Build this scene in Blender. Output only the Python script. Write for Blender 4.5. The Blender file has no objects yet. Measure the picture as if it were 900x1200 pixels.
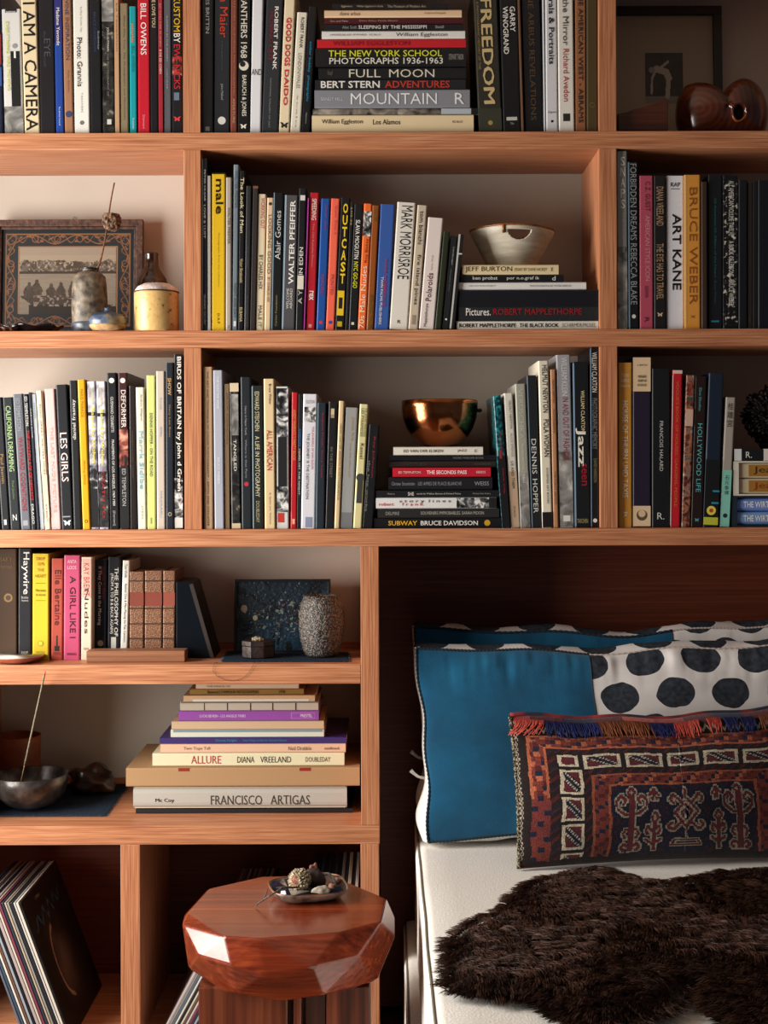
import bpy, bmesh, math, random
import numpy as np
from mathutils import Vector, Matrix, noise as mnoise

random.seed(7)
rng = np.random.default_rng(7)
SC = bpy.context.scene
COL = SC.collection
PI = math.pi

# ------------------------------------------------------------------ camera
F_PX, DIST, CAM_Z, ROLL = 1611.0, 2.9, 1.27, 0.0035
PX0, PY0 = 450.0, 550.0
cam_data = bpy.data.cameras.new('camera')
cam = bpy.data.objects.new('camera', cam_data); COL.objects.link(cam)
cam_data.sensor_fit = 'HORIZONTAL'; cam_data.sensor_width = 36.0
cam_data.lens = F_PX / 900.0 * 36.0
cam_data.shift_y = -(600.0 - PY0) / 900.0
cam_data.clip_start = 0.05
cam.location = (0, -DIST, CAM_Z)
cam.rotation_euler = (PI / 2, ROLL, 0)
SC.camera = cam

# ------------------------------------------------------------------ light
SC.view_settings.view_transform = 'Standard'
SC.view_settings.look = 'None'
SC.view_settings.exposure = 0.12
SC.view_settings.gamma = 1.0
SC.view_settings.use_curve_mapping = False
world = bpy.data.worlds.new('room_air'); SC.world = world
world.use_nodes = True
bg = world.node_tree.nodes['Background']
bg.inputs['Color'].default_value = (0.78, 0.82, 0.9, 1)
bg.inputs['Strength'].default_value = 0.07

def area(name, loc, target, sx, sy, power, color):
    d = bpy.data.lights.new(name, 'AREA'); d.shape = 'RECTANGLE'
    d.size = sx; d.size_y = sy; d.energy = power; d.color = color
    o = bpy.data.objects.new(name, d); COL.objects.link(o)
    o.location = loc
    o.rotation_euler = (Vector(target) - Vector(loc)).to_track_quat('-Z', 'Y').to_euler()
    return o
area('window_daylight', (-1.80, -0.78, 1.15), (0.3, -0.60, 1.0), 1.1, 1.5, 95, (1.0, 0.96, 0.90))

# ------------------------------------------------------------------ helpers
def lin(c):
    if isinstance(c, str):
        c = c.lstrip('#')
        if len(c) == 3: c = ''.join(x * 2 for x in c)
        c = [int(c[i:i + 2], 16) / 255 for i in (0, 2, 4)]
    return tuple(((x + 0.055) / 1.055) ** 2.4 if x > 0.04045 else x / 12.92 for x in c)

def at(px, py, y=0.0):
    """the world point that lies at depth y behind the shelf fronts"""
    dx, dy = px - PX0, py - PY0
    c, s = math.cos(ROLL), math.sin(ROLL)
    ux, uy = dx * c - dy * s, dx * s + dy * c
    k = (DIST + y) / F_PX
    return Vector((ux * k, y, CAM_Z - uy * k))

def at_z(px, py, z):
    p = at(px, py, 0); o = Vector((0, -DIST, CAM_Z))
    d = p - o; t = (z - CAM_Z) / d.z
    return o + d * t

def zs(py): return CAM_Z - (py - PY0) * DIST / F_PX

MATS = {}
def nodes_of(name):
    m = bpy.data.materials.new(name); m.use_nodes = True
    nt = m.node_tree
    return m, nt, nt.nodes['Principled BSDF']

def flat(color, rough=0.5, spec=0.5, metal=0.0, coat=0.0):
    key = ('flat', color, rough, spec, metal, coat)
    if key in MATS: return MATS[key]
    m, nt, b = nodes_of('paint')
    b.inputs['Base Color'].default_value = (*lin(color), 1)
    b.inputs['Roughness'].default_value = rough
    b.inputs['Specular IOR Level'].default_value = spec
    b.inputs['Metallic'].default_value = metal
    b.inputs['Coat Weight'].default_value = coat
    MATS[key] = m
    return m

def N(nt, typ, **kw):
    n = nt.nodes.new(typ)
    for k, v in kw.items():
        if k.startswith('i_'): n.inputs[k[2:].replace('_', ' ')].default_value = v
        else: setattr(n, k, v)
    return n

def ramp(nt, stops, interp='LINEAR'):
    r = nt.nodes.new('ShaderNodeValToRGB'); r.color_ramp.interpolation = interp
    e = r.color_ramp.elements
    while len(e) > 1: e.remove(e[-1])
    e[0].position = stops[0][0]; e[0].color = (*lin(stops[0][1]), 1)
    for p, c in stops[1:]:
        x = e.new(p); x.color = (*lin(c), 1)
    return r

def noisy(key, stops, scale=(1, 1, 1), nscale=5.0, detail=4, rough=0.5, spec=0.5, bump=0.0, metal=0.0, kind='noise', bscale=None, coat=0.0, distort=0.0, sheen=0.0):
    k = ('noisy', key)
    if k in MATS: return MATS[k]
    m, nt, b = nodes_of(key)
    tc = N(nt, 'ShaderNodeTexCoord'); mp = N(nt, 'ShaderNodeMapping')
    mp.inputs['Scale'].default_value = scale
    nt.links.new(tc.outputs['Object'], mp.inputs['Vector'])
    if kind == 'voronoi':
        t = N(nt, 'ShaderNodeTexVoronoi', i_Scale=nscale); out = t.outputs['Distance']
    else:
        t = N(nt, 'ShaderNodeTexNoise', i_Scale=nscale, i_Detail=detail, i_Distortion=distort); out = t.outputs['Fac']
    nt.links.new(mp.outputs['Vector'], t.inputs['Vector'])
    r = ramp(nt, stops); nt.links.new(out, r.inputs['Fac'])
    nt.links.new(r.outputs['Color'], b.inputs['Base Color'])
    b.inputs['Roughness'].default_value = rough
    b.inputs['Specular IOR Level'].default_value = spec
    b.inputs['Metallic'].default_value = metal
    b.inputs['Coat Weight'].default_value = coat
    b.inputs['Sheen Weight'].default_value = sheen
    if bump:
        src = out
        if bscale:
            t2 = N(nt, 'ShaderNodeTexNoise', i_Scale=bscale, i_Detail=3)
            nt.links.new(tc.outputs['Object'], t2.inputs['Vector']); src = t2.outputs['Fac']
        bm_ = N(nt, 'ShaderNodeBump', i_Strength=bump, i_Distance=0.003)
        nt.links.new(src, bm_.inputs['Height']); nt.links.new(bm_.outputs['Normal'], b.inputs['Normal'])
    MATS[k] = m
    return m

def wood(key, axis, c0, c1, c2, rough=0.45, fine=170.0, spec=0.4, coat=0.0, world_co=False, figure=0.35):
    k = ('wood', key)
    if k in MATS: return MATS[k]
    m, nt, b = nodes_of(key)
    tc = N(nt, 'ShaderNodeTexCoord'); mp = N(nt, 'ShaderNodeMapping')
    if world_co:
        g = N(nt, 'ShaderNodeNewGeometry'); src = g.outputs['Position']
    else: src = tc.outputs['Object']
    s = [1.0, 1.0, 1.0]; s['XYZ'.index(axis)] = 0.02
    mp.inputs['Scale'].default_value = s
    nt.links.new(src, mp.inputs['Vector'])
    n1 = N(nt, 'ShaderNodeTexNoise', i_Scale=fine, i_Detail=3, i_Roughness=0.55)
    n2 = N(nt, 'ShaderNodeTexNoise', i_Scale=fine / 9, i_Detail=4, i_Distortion=1.2)
    for n in (n1, n2): nt.links.new(mp.outputs['Vector'], n.inputs['Vector'])
    mx = N(nt, 'ShaderNodeMix', data_type='FLOAT'); mx.inputs[0].default_value = figure
    nt.links.new(n1.outputs['Fac'], mx.inputs[2]); nt.links.new(n2.outputs['Fac'], mx.inputs[3])
    r = ramp(nt, [(0.36, c0), (0.52, c1), (0.66, c2)])
    nt.links.new(mx.outputs[0], r.inputs['Fac'])
    nt.links.new(r.outputs['Color'], b.inputs['Base Color'])
    b.inputs['Roughness'].default_value = rough
    b.inputs['Specular IOR Level'].default_value = spec
    b.inputs['Coat Weight'].default_value = coat
    b.inputs['Coat Roughness'].default_value = 0.18
    bp = N(nt, 'ShaderNodeBump', i_Strength=0.12, i_Distance=0.001)
    nt.links.new(n1.outputs['Fac'], bp.inputs['Height']); nt.links.new(bp.outputs['Normal'], b.inputs['Normal'])
    MATS[k] = m
    return m

def attr_mat(key, rough=0.6, spec=0.3, coat=0.0, bump=0.0, bscale=300.0, sheen=0.0):
    k = ('attr', key)
    if k in MATS: return MATS[k]
    m, nt, b = nodes_of(key)
    a = N(nt, 'ShaderNodeAttribute', attribute_name='Col')
    nt.links.new(a.outputs['Color'], b.inputs['Base Color'])
    b.inputs['Roughness'].default_value = rough
    b.inputs['Specular IOR Level'].default_value = spec
    b.inputs['Coat Weight'].default_value = coat
    b.inputs['Coat Roughness'].default_value = 0.08
    b.inputs['Sheen Weight'].default_value = sheen
    if bump:
        tc = N(nt, 'ShaderNodeTexCoord')
        t2 = N(nt, 'ShaderNodeTexNoise', i_Scale=bscale, i_Detail=2)
        nt.links.new(tc.outputs['Object'], t2.inputs['Vector'])
        bm_ = N(nt, 'ShaderNodeBump', i_Strength=bump, i_Distance=0.002)
        nt.links.new(t2.outputs['Fac'], bm_.inputs['Height']); nt.links.new(bm_.outputs['Normal'], b.inputs['Normal'])
    MATS[k] = m
    return m

class MB:
    """collects shapes into one mesh"""
    def __init__(self): self.v, self.f, self.mi, self.sm = [], [], [], []
    def add(self, verts, faces, mi=0, smooth=False):
        o = len(self.v); self.v.extend(tuple(p) for p in verts)
        for f in faces:
            self.f.append(tuple(i + o for i in f)); self.mi.append(mi); self.sm.append(smooth)
        return self
    def box(self, lo, hi, mi=0):
        x0, y0, z0 = lo; x1, y1, z1 = hi
        v = [(x0, y0, z0), (x1, y0, z0), (x1, y1, z0), (x0, y1, z0), (x0, y0, z1), (x1, y0, z1), (x1, y1, z1), (x0, y1, z1)]
        return self.add(v, [(0, 3, 2, 1), (4, 5, 6, 7), (0, 1, 5, 4), (1, 2, 6, 5), (2, 3, 7, 6), (3, 0, 4, 7)], mi)
    def tube(self, pts, rad, n=8, mi=0, caps=True):
        pts = [Vector(p) for p in pts]; rs = rad if isinstance(rad, (list, tuple)) else [rad] * len(pts)
        vs, fs = [], []
        for i, p in enumerate(pts):
            t = (pts[min(i + 1, len(pts) - 1)] - pts[max(i - 1, 0)]).normalized()
            a = t.cross(Vector((0.13, 0.31, 0.94)))
            if a.length < 1e-3: a = t.cross(Vector((1, 0, 0)))
            a.normalize(); b = t.cross(a)
            for k in range(n):
                th = 2 * PI * k / n
                vs.append(p + (a * math.cos(th) + b * math.sin(th)) * rs[i])
        for i in range(len(pts) - 1):
            for k in range(n):
                fs.append((i * n + k, i * n + (k + 1) % n, (i + 1) * n + (k + 1) % n, (i + 1) * n + k))
        if caps:
            fs.append(tuple(range(n))[::-1]); fs.append(tuple((len(pts) - 1) * n + k for k in range(n)))
        return self.add(vs, fs, mi, True)
    def lathe(self, prof, n=40, c=(0, 0, 0), mi=0, fn=None):
        vs, fs = [], []
        for (r, z) in prof:
            for k in range(n):
                th = 2 * PI * k / n
                p = Vector((r * math.cos(th), r * math.sin(th), z))
                if fn: p = fn(p, th)
                vs.append(p + Vector(c))
        for i in range(len(prof) - 1):
            for k in range(n):
                fs.append((i * n + k, i * n + (k + 1) % n, (i + 1) * n + (k + 1) % n, (i + 1) * n + k))
        fs.append(tuple(range(n))[::-1]); fs.append(tuple((len(prof) - 1) * n + k for k in range(n)))
        return self.add(vs, fs, mi, True)
    def prism(self, poly, y0, y1, mi=0):
        """poly in x,z extruded along y"""
        n = len(poly)
        vs = [(x, y0, z) for x, z in poly] + [(x, y1, z) for x, z in poly]
        fs = [tuple(range(n)), tuple(range(n, 2 * n))[::-1]] + [(i, n + i, n + (i + 1) % n, (i + 1) % n) for i in range(n)]
        return self.add(vs, fs, mi)
    def build(self, name, mats, parent=None, bevel=0.0, seg=2, angle=None):
        me = bpy.data.meshes.new(name)
        me.from_pydata(self.v, [], self.f)
        ms = mats if isinstance(mats, (list, tuple)) else [mats]
        for m in ms: me.materials.append(m)
        me.polygons.foreach_set('material_index', self.mi)
        me.polygons.foreach_set('use_smooth', self.sm)
        me.update()
        if bevel or angle is not None:
            bm = bmesh.new(); bm.from_mesh(me)
            bmesh.ops.recalc_face_normals(bm, faces=bm.faces)
            if bevel:
                ed = [e for e in bm.edges if len(e.link_faces) == 2 and e.calc_face_angle(0) > 0.5]
                bmesh.ops.bevel(bm, geom=ed, offset=bevel, segments=seg, profile=0.6, affect='EDGES', clamp_overlap=True)
            bm.to_mesh(me); bm.free()
        o = bpy.data.objects.new(name, me); COL.objects.link(o)
        if parent: o.parent = parent
        return o

def tag(o, label=None, cat=None, group=None, kind=None):
    if label: o['label'] = label
    if cat: o['category'] = cat
    if group: o['group'] = group
    if kind: o['kind'] = kind
    return o

def thing(name, loc, label, cat, group=None, rot=(0, 0, 0)):
    o = bpy.data.objects.new(name, None); COL.objects.link(o)
    o.empty_display_size = 0.02
    o.location = loc; o.rotation_euler = rot
    return tag(o, label, cat, group)

def grid_mesh(name, nu, nv, pos, mats, parent=None, col=None, smooth=True, uv=True, closed=False):
    """a sheet of nu x nv cells; pos and col take arrays u, v in 0..1"""
    u, v = np.meshgrid(np.linspace(0, 1, nu + 1), np.linspace(0, 1, nv + 1))
    P = np.stack(pos(u, v), -1).reshape(-1, 3)
    i = np.arange(nu)[None, :] + np.arange(nv)[:, None] * (nu + 1)
    q = np.stack([i, i + 1, i + nu + 2, i + nu + 1], -1).reshape(-1, 4)
    me = bpy.data.meshes.new(name)
    me.vertices.add(len(P)); me.vertices.foreach_set('co', P.astype(np.float32).ravel())
    me.loops.add(len(q) * 4); me.loops.foreach_set('vertex_index', q.astype(np.int32).ravel())
    me.polygons.add(len(q)); me.polygons.foreach_set('loop_start', np.arange(0, len(q) * 4, 4, dtype=np.int32))
    me.polygons.foreach_set('use_smooth', np.full(len(q), smooth))
    me.update(calc_edges=True)
    if uv:
        l = me.uv_layers.new(name='UVMap')
        U = np.stack([u, v], -1).reshape(-1, 2)[q.ravel()]
        l.data.foreach_set('uv', U.astype(np.float32).ravel())
    if col is not None:
        uc, vc = np.meshgrid((np.arange(nu) + .5) / nu, (np.arange(nv) + .5) / nv)
        C = col(uc, vc).reshape(-1, 3)
        a = me.color_attributes.new('Col', 'FLOAT_COLOR', 'CORNER')
        C4 = np.concatenate([C, np.ones((len(C), 1))], 1)
        a.data.foreach_set('color', np.repeat(C4, 4, 0).astype(np.float32).ravel())
    for m in (mats if isinstance(mats, (list, tuple)) else [mats]): me.materials.append(m)
    o = bpy.data.objects.new(name, me); COL.objects.link(o)
    if parent: o.parent = parent
    return o

def L3(c): return np.array(lin(c))

def fbm(x, y, seed=0, octaves=4):
    """smooth value noise on arrays"""
    r = np.random.default_rng(seed); T = r.random((64, 64))
    out = 0; amp = 0.5
    for k in range(octaves):
        xs, ys = x * 2 ** k, y * 2 ** k
        xi, yi = np.floor(xs).astype(int), np.floor(ys).astype(int)
        fx, fy = xs - xi, ys - yi
        fx = fx * fx * (3 - 2 * fx); fy = fy * fy * (3 - 2 * fy)
        g = lambda a, b: T[a % 64, b % 64]
        out = out + amp * ((g(xi, yi) * (1 - fx) + g(xi + 1, yi) * fx) * (1 - fy) + (g(xi, yi + 1) * (1 - fx) + g(xi + 1, yi + 1) * fx) * fy)
        amp *= .5
    return out

_TX = {}
def text_shape(s, bold):
    k = (s, bold)
    if k in _TX: return _TX[k]
    c = bpy.data.curves.new('t', 'FONT'); c.body = s; c.resolution_u = 2; thick = 0.009 * bold - .003
    c.offset = 0.0 if 'M' in s and thick > 0 else thick
    o = bpy.data.objects.new('t', c)
    me = bpy.data.meshes.new_from_object(o)
    v = np.array([p.co[:2] for p in me.vertices]) if len(me.vertices) else np.zeros((0, 2))
    f = [tuple(p.vertices) for p in me.polygons]
    lift = np.zeros(len(v))
    if 'M' in s and thick > 0 and len(v):      # letters thickened by overlapping copies
        n_ = len(v); v = np.concatenate([v + (-thick, -thick * .5), v + (thick, thick * .5)]); lift = np.repeat([0.0, 1.0], n_); f = f + [tuple(i + n_ for i in q) for q in f]
    if len(v):
        lo, hi = v.min(0), v.max(0); v = (v - lo) / np.maximum(hi - lo, 1e-6)
    v = np.concatenate([v, lift[:, None]], 1)
    bpy.data.objects.remove(o); bpy.data.curves.remove(c); bpy.data.meshes.remove(me)
    _TX[k] = (v, f)
    return _TX[k]

# palette of the wood
W_H = wood('fir_along_x', 'X', '#95593c', '#b67853', '#c8916b', world_co=True, fine=330, figure=.22)
W_V = wood('fir_along_z', 'Z', '#95593c', '#b67853', '#c8916b', world_co=True, fine=330, figure=.22)
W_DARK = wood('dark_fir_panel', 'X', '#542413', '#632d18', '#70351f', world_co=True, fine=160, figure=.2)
PLASTER = noisy('painted_panel', [(0.3, '#b3a89c'), (0.7, '#bfb4a8')], nscale=3, rough=0.8, spec=0.2)
PAGES = noisy('page_edges', [(0.35, '#b9ab92'), (0.65, '#d9cdb4')], scale=(400, 1, 1), nscale=3, rough=0.9, spec=0.1)

# ------------------------------------------------------------------ the room
def struct(name, mb, m):
    return tag(mb.build(name, m), kind='structure')
XL, XR = -1.9, 2.6
struct('floor', MB().box((XL, -4.2, -0.05), (XR, 0.5, 0.0)), wood('floor_boards', 'X', '#3a2418', '#5a3a26', '#6b4830', world_co=True, fine=40))
struct('wall_back', MB().box((XL, 0.5, 0.0), (XR, 0.56, 2.75)), PLASTER)
struct('ceiling', MB().box((XL, -4.2, 2.75), (XR, 0.56, 2.81)), PLASTER)
wl = MB()
wl.box((XL - .12, -4.2, 0), (XL, -2.05, 2.75)).box((XL - .12, -0.60, 0), (XL, 0.5, 2.75))
wl.box((XL - .12, -2.05, 0), (XL, -0.60, .30)).box((XL - .12, -2.05, 2.15), (XL, -0.60, 2.75))
struct('wall_left', wl, PLASTER)
wf = MB()
for a, b in (((-2.05, .30), (-1.99, 2.15)), ((-.66, .30), (-.60, 2.15)), ((-1.36, .36), (-1.30, 2.09))):
    wf.box((XL - .09, a[0], a[1]), (XL - .03, b[0], b[1]))
for a, b in ((.30, .36), (2.09, 2.15)): wf.box((XL - .09, -1.99, a), (XL - .03, -.66, b))
struct('window_1', wf, flat('#e8e6e0', 0.4))

# ------------------------------------------------------------------ the bookcase
UP, LOW = 0.252, 0.40      # depths of the upper and the lower bays
Z1T, Z1B = zs(154.6), zs(174.8)
Z2T, Z2B = zs(386.5), zs(406.8)
Z3T, Z3B = zs(619.6), zs(640.2)
Z4T, Z4B = zs(778.0), zs(801.0)
Z5T, Z5B = zs(967.0), zs(989.0)
Z0T, Z0B = zs(-78), zs(-57)
Z6T = zs(1221)
def X(px): return (px - PX0) * DIST / F_PX
case = thing('bookcase', (0, 0, 0), 'built-in orange-brown fir bookcase of open shelves holding all the books', 'bookcase')
XA, XB = X(-262), X(1192)
def board(x0, x1, zb, zt, dep): MB().box((x0, 0, zb), (x1, dep, zt)).build('shelf_board', W_H, case, bevel=0.0015)
board(XA, XB, Z0B, Z0T, UP); board(XA, XB, Z1B, Z1T, UP); board(XA, XB, Z2B, Z2T, UP); board(XA, XB, Z3B, Z3T, LOW)
board(XA, X(422), Z4B, Z4T, LOW); board(XA, X(443.5), Z5B, Z5T, LOW); board(XA, X(443.5), .02, Z6T, LOW)
def upright(px0, px1, zb, zt, dep, y0=0.0): MB().box((X(px0), y0, zb), (X(px1), dep, zt)).build('upright', W_V, case, bevel=0.0015)
for zb, zt in ((Z1T, Z0B), (Z2T, Z1B), (Z3T, Z2B)):
    for a, b in ((216.2, 236.4), (703.2, 724), (-262, -242), (1172, 1192)): upright(a, b, zb, zt, UP)
upright(422, 443.5, Z5T, Z3B, LOW); upright(421, 442.5, Z6T, Z5B, LOW)
upright(139.5, 162.5, Z6T, Z5B, LOW); upright(-262, -242, Z6T, Z3B, LOW); upright(-141, -119, Z6T, Z5B, LOW)  # the last one stays unseen, added to shade the record bay
upright(1172, 1192, .02, Z3B, LOW)
for zb, zt in ((Z4T, Z3B), (Z5T, Z4B)): upright(-82, -61, zb, zt, LOW)  # unseen uprights left of view, added to cast shade on the fifth-shelf back
def panel(x0, x1, z0, z1, y, m): MB().box((x0, y, z0), (x1, y + .012, z1)).build('back_panel', m, case)
panel(XA, XB, Z3T, Z0T, UP, PLASTER)
panel(XA, X(422), Z4T, Z3B, .262, PLASTER); panel(XA, X(422), Z5T, Z4B, LOW, PLASTER)
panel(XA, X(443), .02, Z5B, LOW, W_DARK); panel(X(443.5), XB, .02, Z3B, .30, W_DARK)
for z, w in ((Z4T, .262), (Z5T, LOW)):
    MB().box((XA, w - .006, z), (X(422), w, z + .014)).build('cleat', W_H, case)
# ------------------------------------------------------------------ books
PHOTO = {
 'bw': noisy('photo_black_white', [(0.38, '#0d0d0f'), (0.5, '#5a5a5c'), (0.62, '#dcdad6')], nscale=55, detail=3, rough=.4, distort=1.0),
 'dark': noisy('photo_dark', [(0.4, '#0b0b0d'), (0.6, '#34322f'), (0.72, '#8d8578')], nscale=60, detail=3, rough=.4, distort=.8),
 'grey': noisy('photo_grey', [(0.35, '#4f4d4c'), (0.55, '#8f8c88'), (0.7, '#cfccc6')], nscale=30, detail=3, rough=.4, distort=.8),
 'pale': noisy('photo_pale', [(0.35, '#6d6878'), (0.5, '#b9b4bd'), (0.62, '#dcd8dc')], nscale=40, detail=3, rough=.4, distort=.8),
 'teal': noisy('photo_teal', [(0.42, '#06232a'), (0.55, '#0f5a63'), (0.68, '#3aa0a2')], nscale=120, detail=3, rough=.3),
 'skin': noisy('photo_skin', [(0.35, '#26100f'), (0.5, '#8a4438'), (0.65, '#d49a84')], nscale=45, detail=2, rough=.4, distort=1.0),
 'mixed': noisy('photo_mixed', [(0.3, '#17181c'), (0.42, '#5c2a22'), (0.5, '#a56a48'), (0.58, '#3b4652'), (0.7, '#c9b8a4')], nscale=40, detail=3, rough=.4, distort=1.5),
 'brown': noisy('photo_brown', [(0.35, '#2b2521'), (0.5, '#6f665e'), (0.65, '#a79c90')], nscale=26, detail=3, rough=.4, distort=1.0),
 'specks': noisy('photo_specks', [(0.52, '#0c0c0e'), (0.58, '#3a3936'), (0.66, '#c9c5ba')], nscale=110, detail=2, rough=.4),
}
GOLDP = noisy('tooled_leather', [(0.4, '#4f2c1e'), (0.52, '#7c5238'), (0.64, '#a07a58')], nscale=420, detail=2, rough=.5)

def make_book(loc, rot, w, h, z0, color, label, group, texts, a_top, a_bot, o):
    """spine faces -y; x across the spine from 0, z along it from z0"""
    dep = o.get('dep', 0.2); hard = o.get('hard', w > .011)
    x0 = o.get('ox', 0.0)
    b = thing('book', loc, label, 'book', group, rot)
    r = min(.0032, w * .32) if hard else min(.0012, w * .2)
    if o.get('round'): r = w * o['round']
    t = min(.0025, w * .18) if hard else min(.0008, w * .12)
    ns = 4
    arc1 = [(r - r * math.cos(k / ns * PI / 2), r - r * math.sin(k / ns * PI / 2)) for k in range(ns + 1)]
    outer = [(0, dep)] + arc1 + [(w - x, y) for x, y in arc1[::-1]] + [(w, dep)]
    if o.get('dome'):
        outer = [(0, dep)] + [(w / 2 - w / 2 * math.cos(k / 10 * PI), .45 * w - .45 * w * math.sin(k / 10 * PI) ** .7) for k in range(11)] + [(w, dep)]
    inner = [(min(max(x, t), w - t), max(y, t * 1.5)) for x, y in outer]
    n = len(outer)
    vs = [(x + x0, y, z0) for x, y in outer] + [(x + x0, y, z0 + h) for x, y in outer] + [(x + x0, y, z0) for x, y in inner] + [(x + x0, y, z0 + h) for x, y in inner]
    fs, mi = [], []
    for i in range(n - 1):
        fs += [(i, i + 1, n + i + 1, n + i), (2 * n + i + 1, 2 * n + i, 3 * n + i, 3 * n + i + 1), (n + i, n + i + 1, 3 * n + i + 1, 3 * n + i), (i + 1, i, 2 * n + i, 2 * n + i + 1)]
    fs += [(0, n, 3 * n, 2 * n), (2 * n - 1, n - 1, 3 * n - 1, 4 * n - 1)]
    rough = o.get('rough', .38 if hard else .45)
    cm = PHOTO[color] if color in PHOTO else (GOLDP if color == 'leather' else flat(color, rough, .4))
    MB().add(vs, fs).build('cover', cm, b)
    ins = .003 if hard else .0004
    MB().box((x0 + t, t * 1.5 + (.0 if not hard else .001), z0 + ins), (x0 + w - t, dep - (.005 if hard else .0005), z0 + h - ins)).build('page_block', PAGES, b)
    def zz(a): return z0 + h * (1 - (a - a_top) / (a_bot - a_top))
    lay = 0
    for e in o.get('extra', []):
        k = e[0]; lay += 1; yb = -.00012 * lay
        if k in ('band', 'photo', 'panel'):
            m = PHOTO[e[1]] if e[1] in PHOTO else flat(e[1], .45, .4)
            f0, f1 = (e[4], e[5]) if len(e) > 4 else (0.0, 1.0)
            g = .0002 if (f0, f1) == (0.0, 1.0) else 0
            xa, xb = x0 + f0 * w - g, x0 + f1 * w + g
            if (f0, f1) == (0.0, 1.0) and hard: xa += r * .3; xb -= r * .3
            MB().box((xa, yb - .0002, zz(e[3])), (xb, .0012, zz(e[2]))).build({'band': 'spine_band', 'photo': 'spine_photo', 'panel': 'spine_patch'}[k], m, b)
        elif k == 'side':       # coloured edge of the jacket turned towards the hinge
            MB().box((x0 - .0003, r * .2, z0 + .0005), (x0 + w * e[2], r * .2 + .004, z0 + h - .0005)).build('jacket_edge', flat(e[1], .4), b)
        elif k == 'disc':
            rr = e[3] * w / 2; zc = zz(e[2]); off = (e[4] if len(e) > 4 else .5) * w
            MB().add([(x0 + off + rr * math.cos(q / 18 * 2 * PI), yb - .0003, zc + rr * math.sin(q / 18 * 2 * PI)) for q in range(18)], [tuple(range(18))]).build('emblem', flat(e[1], .5), b)
        elif k == 'butterfly':
            zc = zz(e[2]); s = e[3] * w / 2; off = .5 * w
            pts = [(0, -.2), (.5, -.7), (.75, -.25), (.55, 0), (1, .7), (.4, .6), (0, .15), (-.4, .6), (-1, .7), (-.55, 0), (-.75, -.25), (-.5, -.7)]
            MB().add([(x0 + off + p * s, yb - .0003, zc + q * s) for p, q in pts], [tuple(range(12))]).build('emblem', flat(e[1], .5), b)
    for T in texts:
        s, c, a0, a1, cf = T[:5]
        off = T[5] if len(T) > 5 else 0.0
        mode = T[6] if len(T) > 6 else 'd'
        bold = T[7] if len(T) > 7 else 1
        if a0 < a_top + 2:      # the start of the title runs above the picture and the spine
            n_ = math.ceil(len(s) * (a_top + 2 - a0) / (a1 - a0)); a0 = a0 + (a1 - a0) * n_ / len(s); s = s[n_:].strip()
            if not s: continue
        yy = -.00012 * lay - .0006
        xc = x0 + w * (.5 + off); hw = w * cf / 2
        mb = MB(); items = [(s, a0, a1)]
        if mode == 's':
            q = (a1 - a0) / len(s); items = [(ch, a0 + q * (i + .06), a0 + q * (i + .9)) for i, ch in enumerate(s) if ch != ' ']
        for st, p0, p1 in items:
            v, f = text_shape(st, bold)
            if not len(v): continue
            za, zb_ = zz(p0), zz(p1)
            if mode == 'd': P = [(xc - hw + y * 2 * hw, yy - q_ * .0002, za + x * (zb_ - za)) for x, y, q_ in v]
            elif mode == 'u': P = [(xc + hw - y * 2 * hw, yy - q_ * .0002, zb_ + x * (za - zb_)) for x, y, q_ in v]
            else: P = [(xc - hw + x * 2 * hw, yy - q_ * .0002, zb_ + y * (za - zb_)) for x, y, q_ in v]
            mb.add(P, f)
        if mb.v: mb.build('lettering', flat(c, .5, .3), b)
    return b

BAYS = [(X(-242), X(216.2)), (X(236.4), X(703.2)), (X(724), X(1172))]
def row(specs, shelf_z, where, group, y=.006, sc=1.0):
    q = []
    for sp in specs:
        a, c, sh, top, color, label, texts = sp[:7]
        o = dict(sp[7]) if len(sp) > 7 else {}
        yy = o.get('y', y + random.uniform(0, .005))
        if 'dep' not in o: o['dep'] = min(random.uniform(.175, .21), UP - yy - .02)
        ybot = o.get('bot', PY0 + (CAM_Z - shelf_z) * F_PX / (DIST + yy))
        p0 = at(a, ybot, yy); p1 = at(c, ybot, yy); pt = at(a + sh, top, yy)
        H = pt.z - shelf_z - .0004
        q.append([p0.x, p1.x - p0.x - .0004, (pt.x - p0.x) / H, H, yy, ybot, o, sp])
    # neighbours may touch but not run into each other or the uprights
    for i, e in enumerate(q):
        if shelf_z > Z4T + .1:
            mid_ = e[0] + e[1] / 2
            for lo, hi in BAYS:
                if lo - .02 < mid_ < hi + .02:
                    le = lo + .0006 - min(e[0], e[0] + e[2] * e[3]); 
                    if le > 0: e[0] += le; e[1] = max(e[1] - le, .002)
                    re_ = max(e[0], e[0] + e[2] * e[3]) + e[1] - hi + .0006
                    if re_ > 0: e[1] = max(e[1] - re_, .002)
        if i:
            p = q[i - 1]; hm = min(p[3], e[3])
            ov = max(p[0] + p[1] - e[0], p[0] + p[1] + p[2] * hm - e[0] - e[2] * hm) + .0004
            if ov > 0 and p[0] + p[1] - e[0] < .03: p[1] = max(p[1] - ov, .0016)
    for x_, W, sl, H, yy, ybot, o, sp in q:
        ang = math.atan(sl); h = H / math.cos(ang); zb = shelf_z + .0004
        if ang > 0.003: loc = (x_ + W, yy, zb); o['ox'] = -W
        else: loc = (x_, yy, zb)
        make_book(loc, (0, ang, 0), W, h, 0.0, sp[4], sp[5] + ', ' + where, group, sp[6], sp[3], ybot, o)

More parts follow.
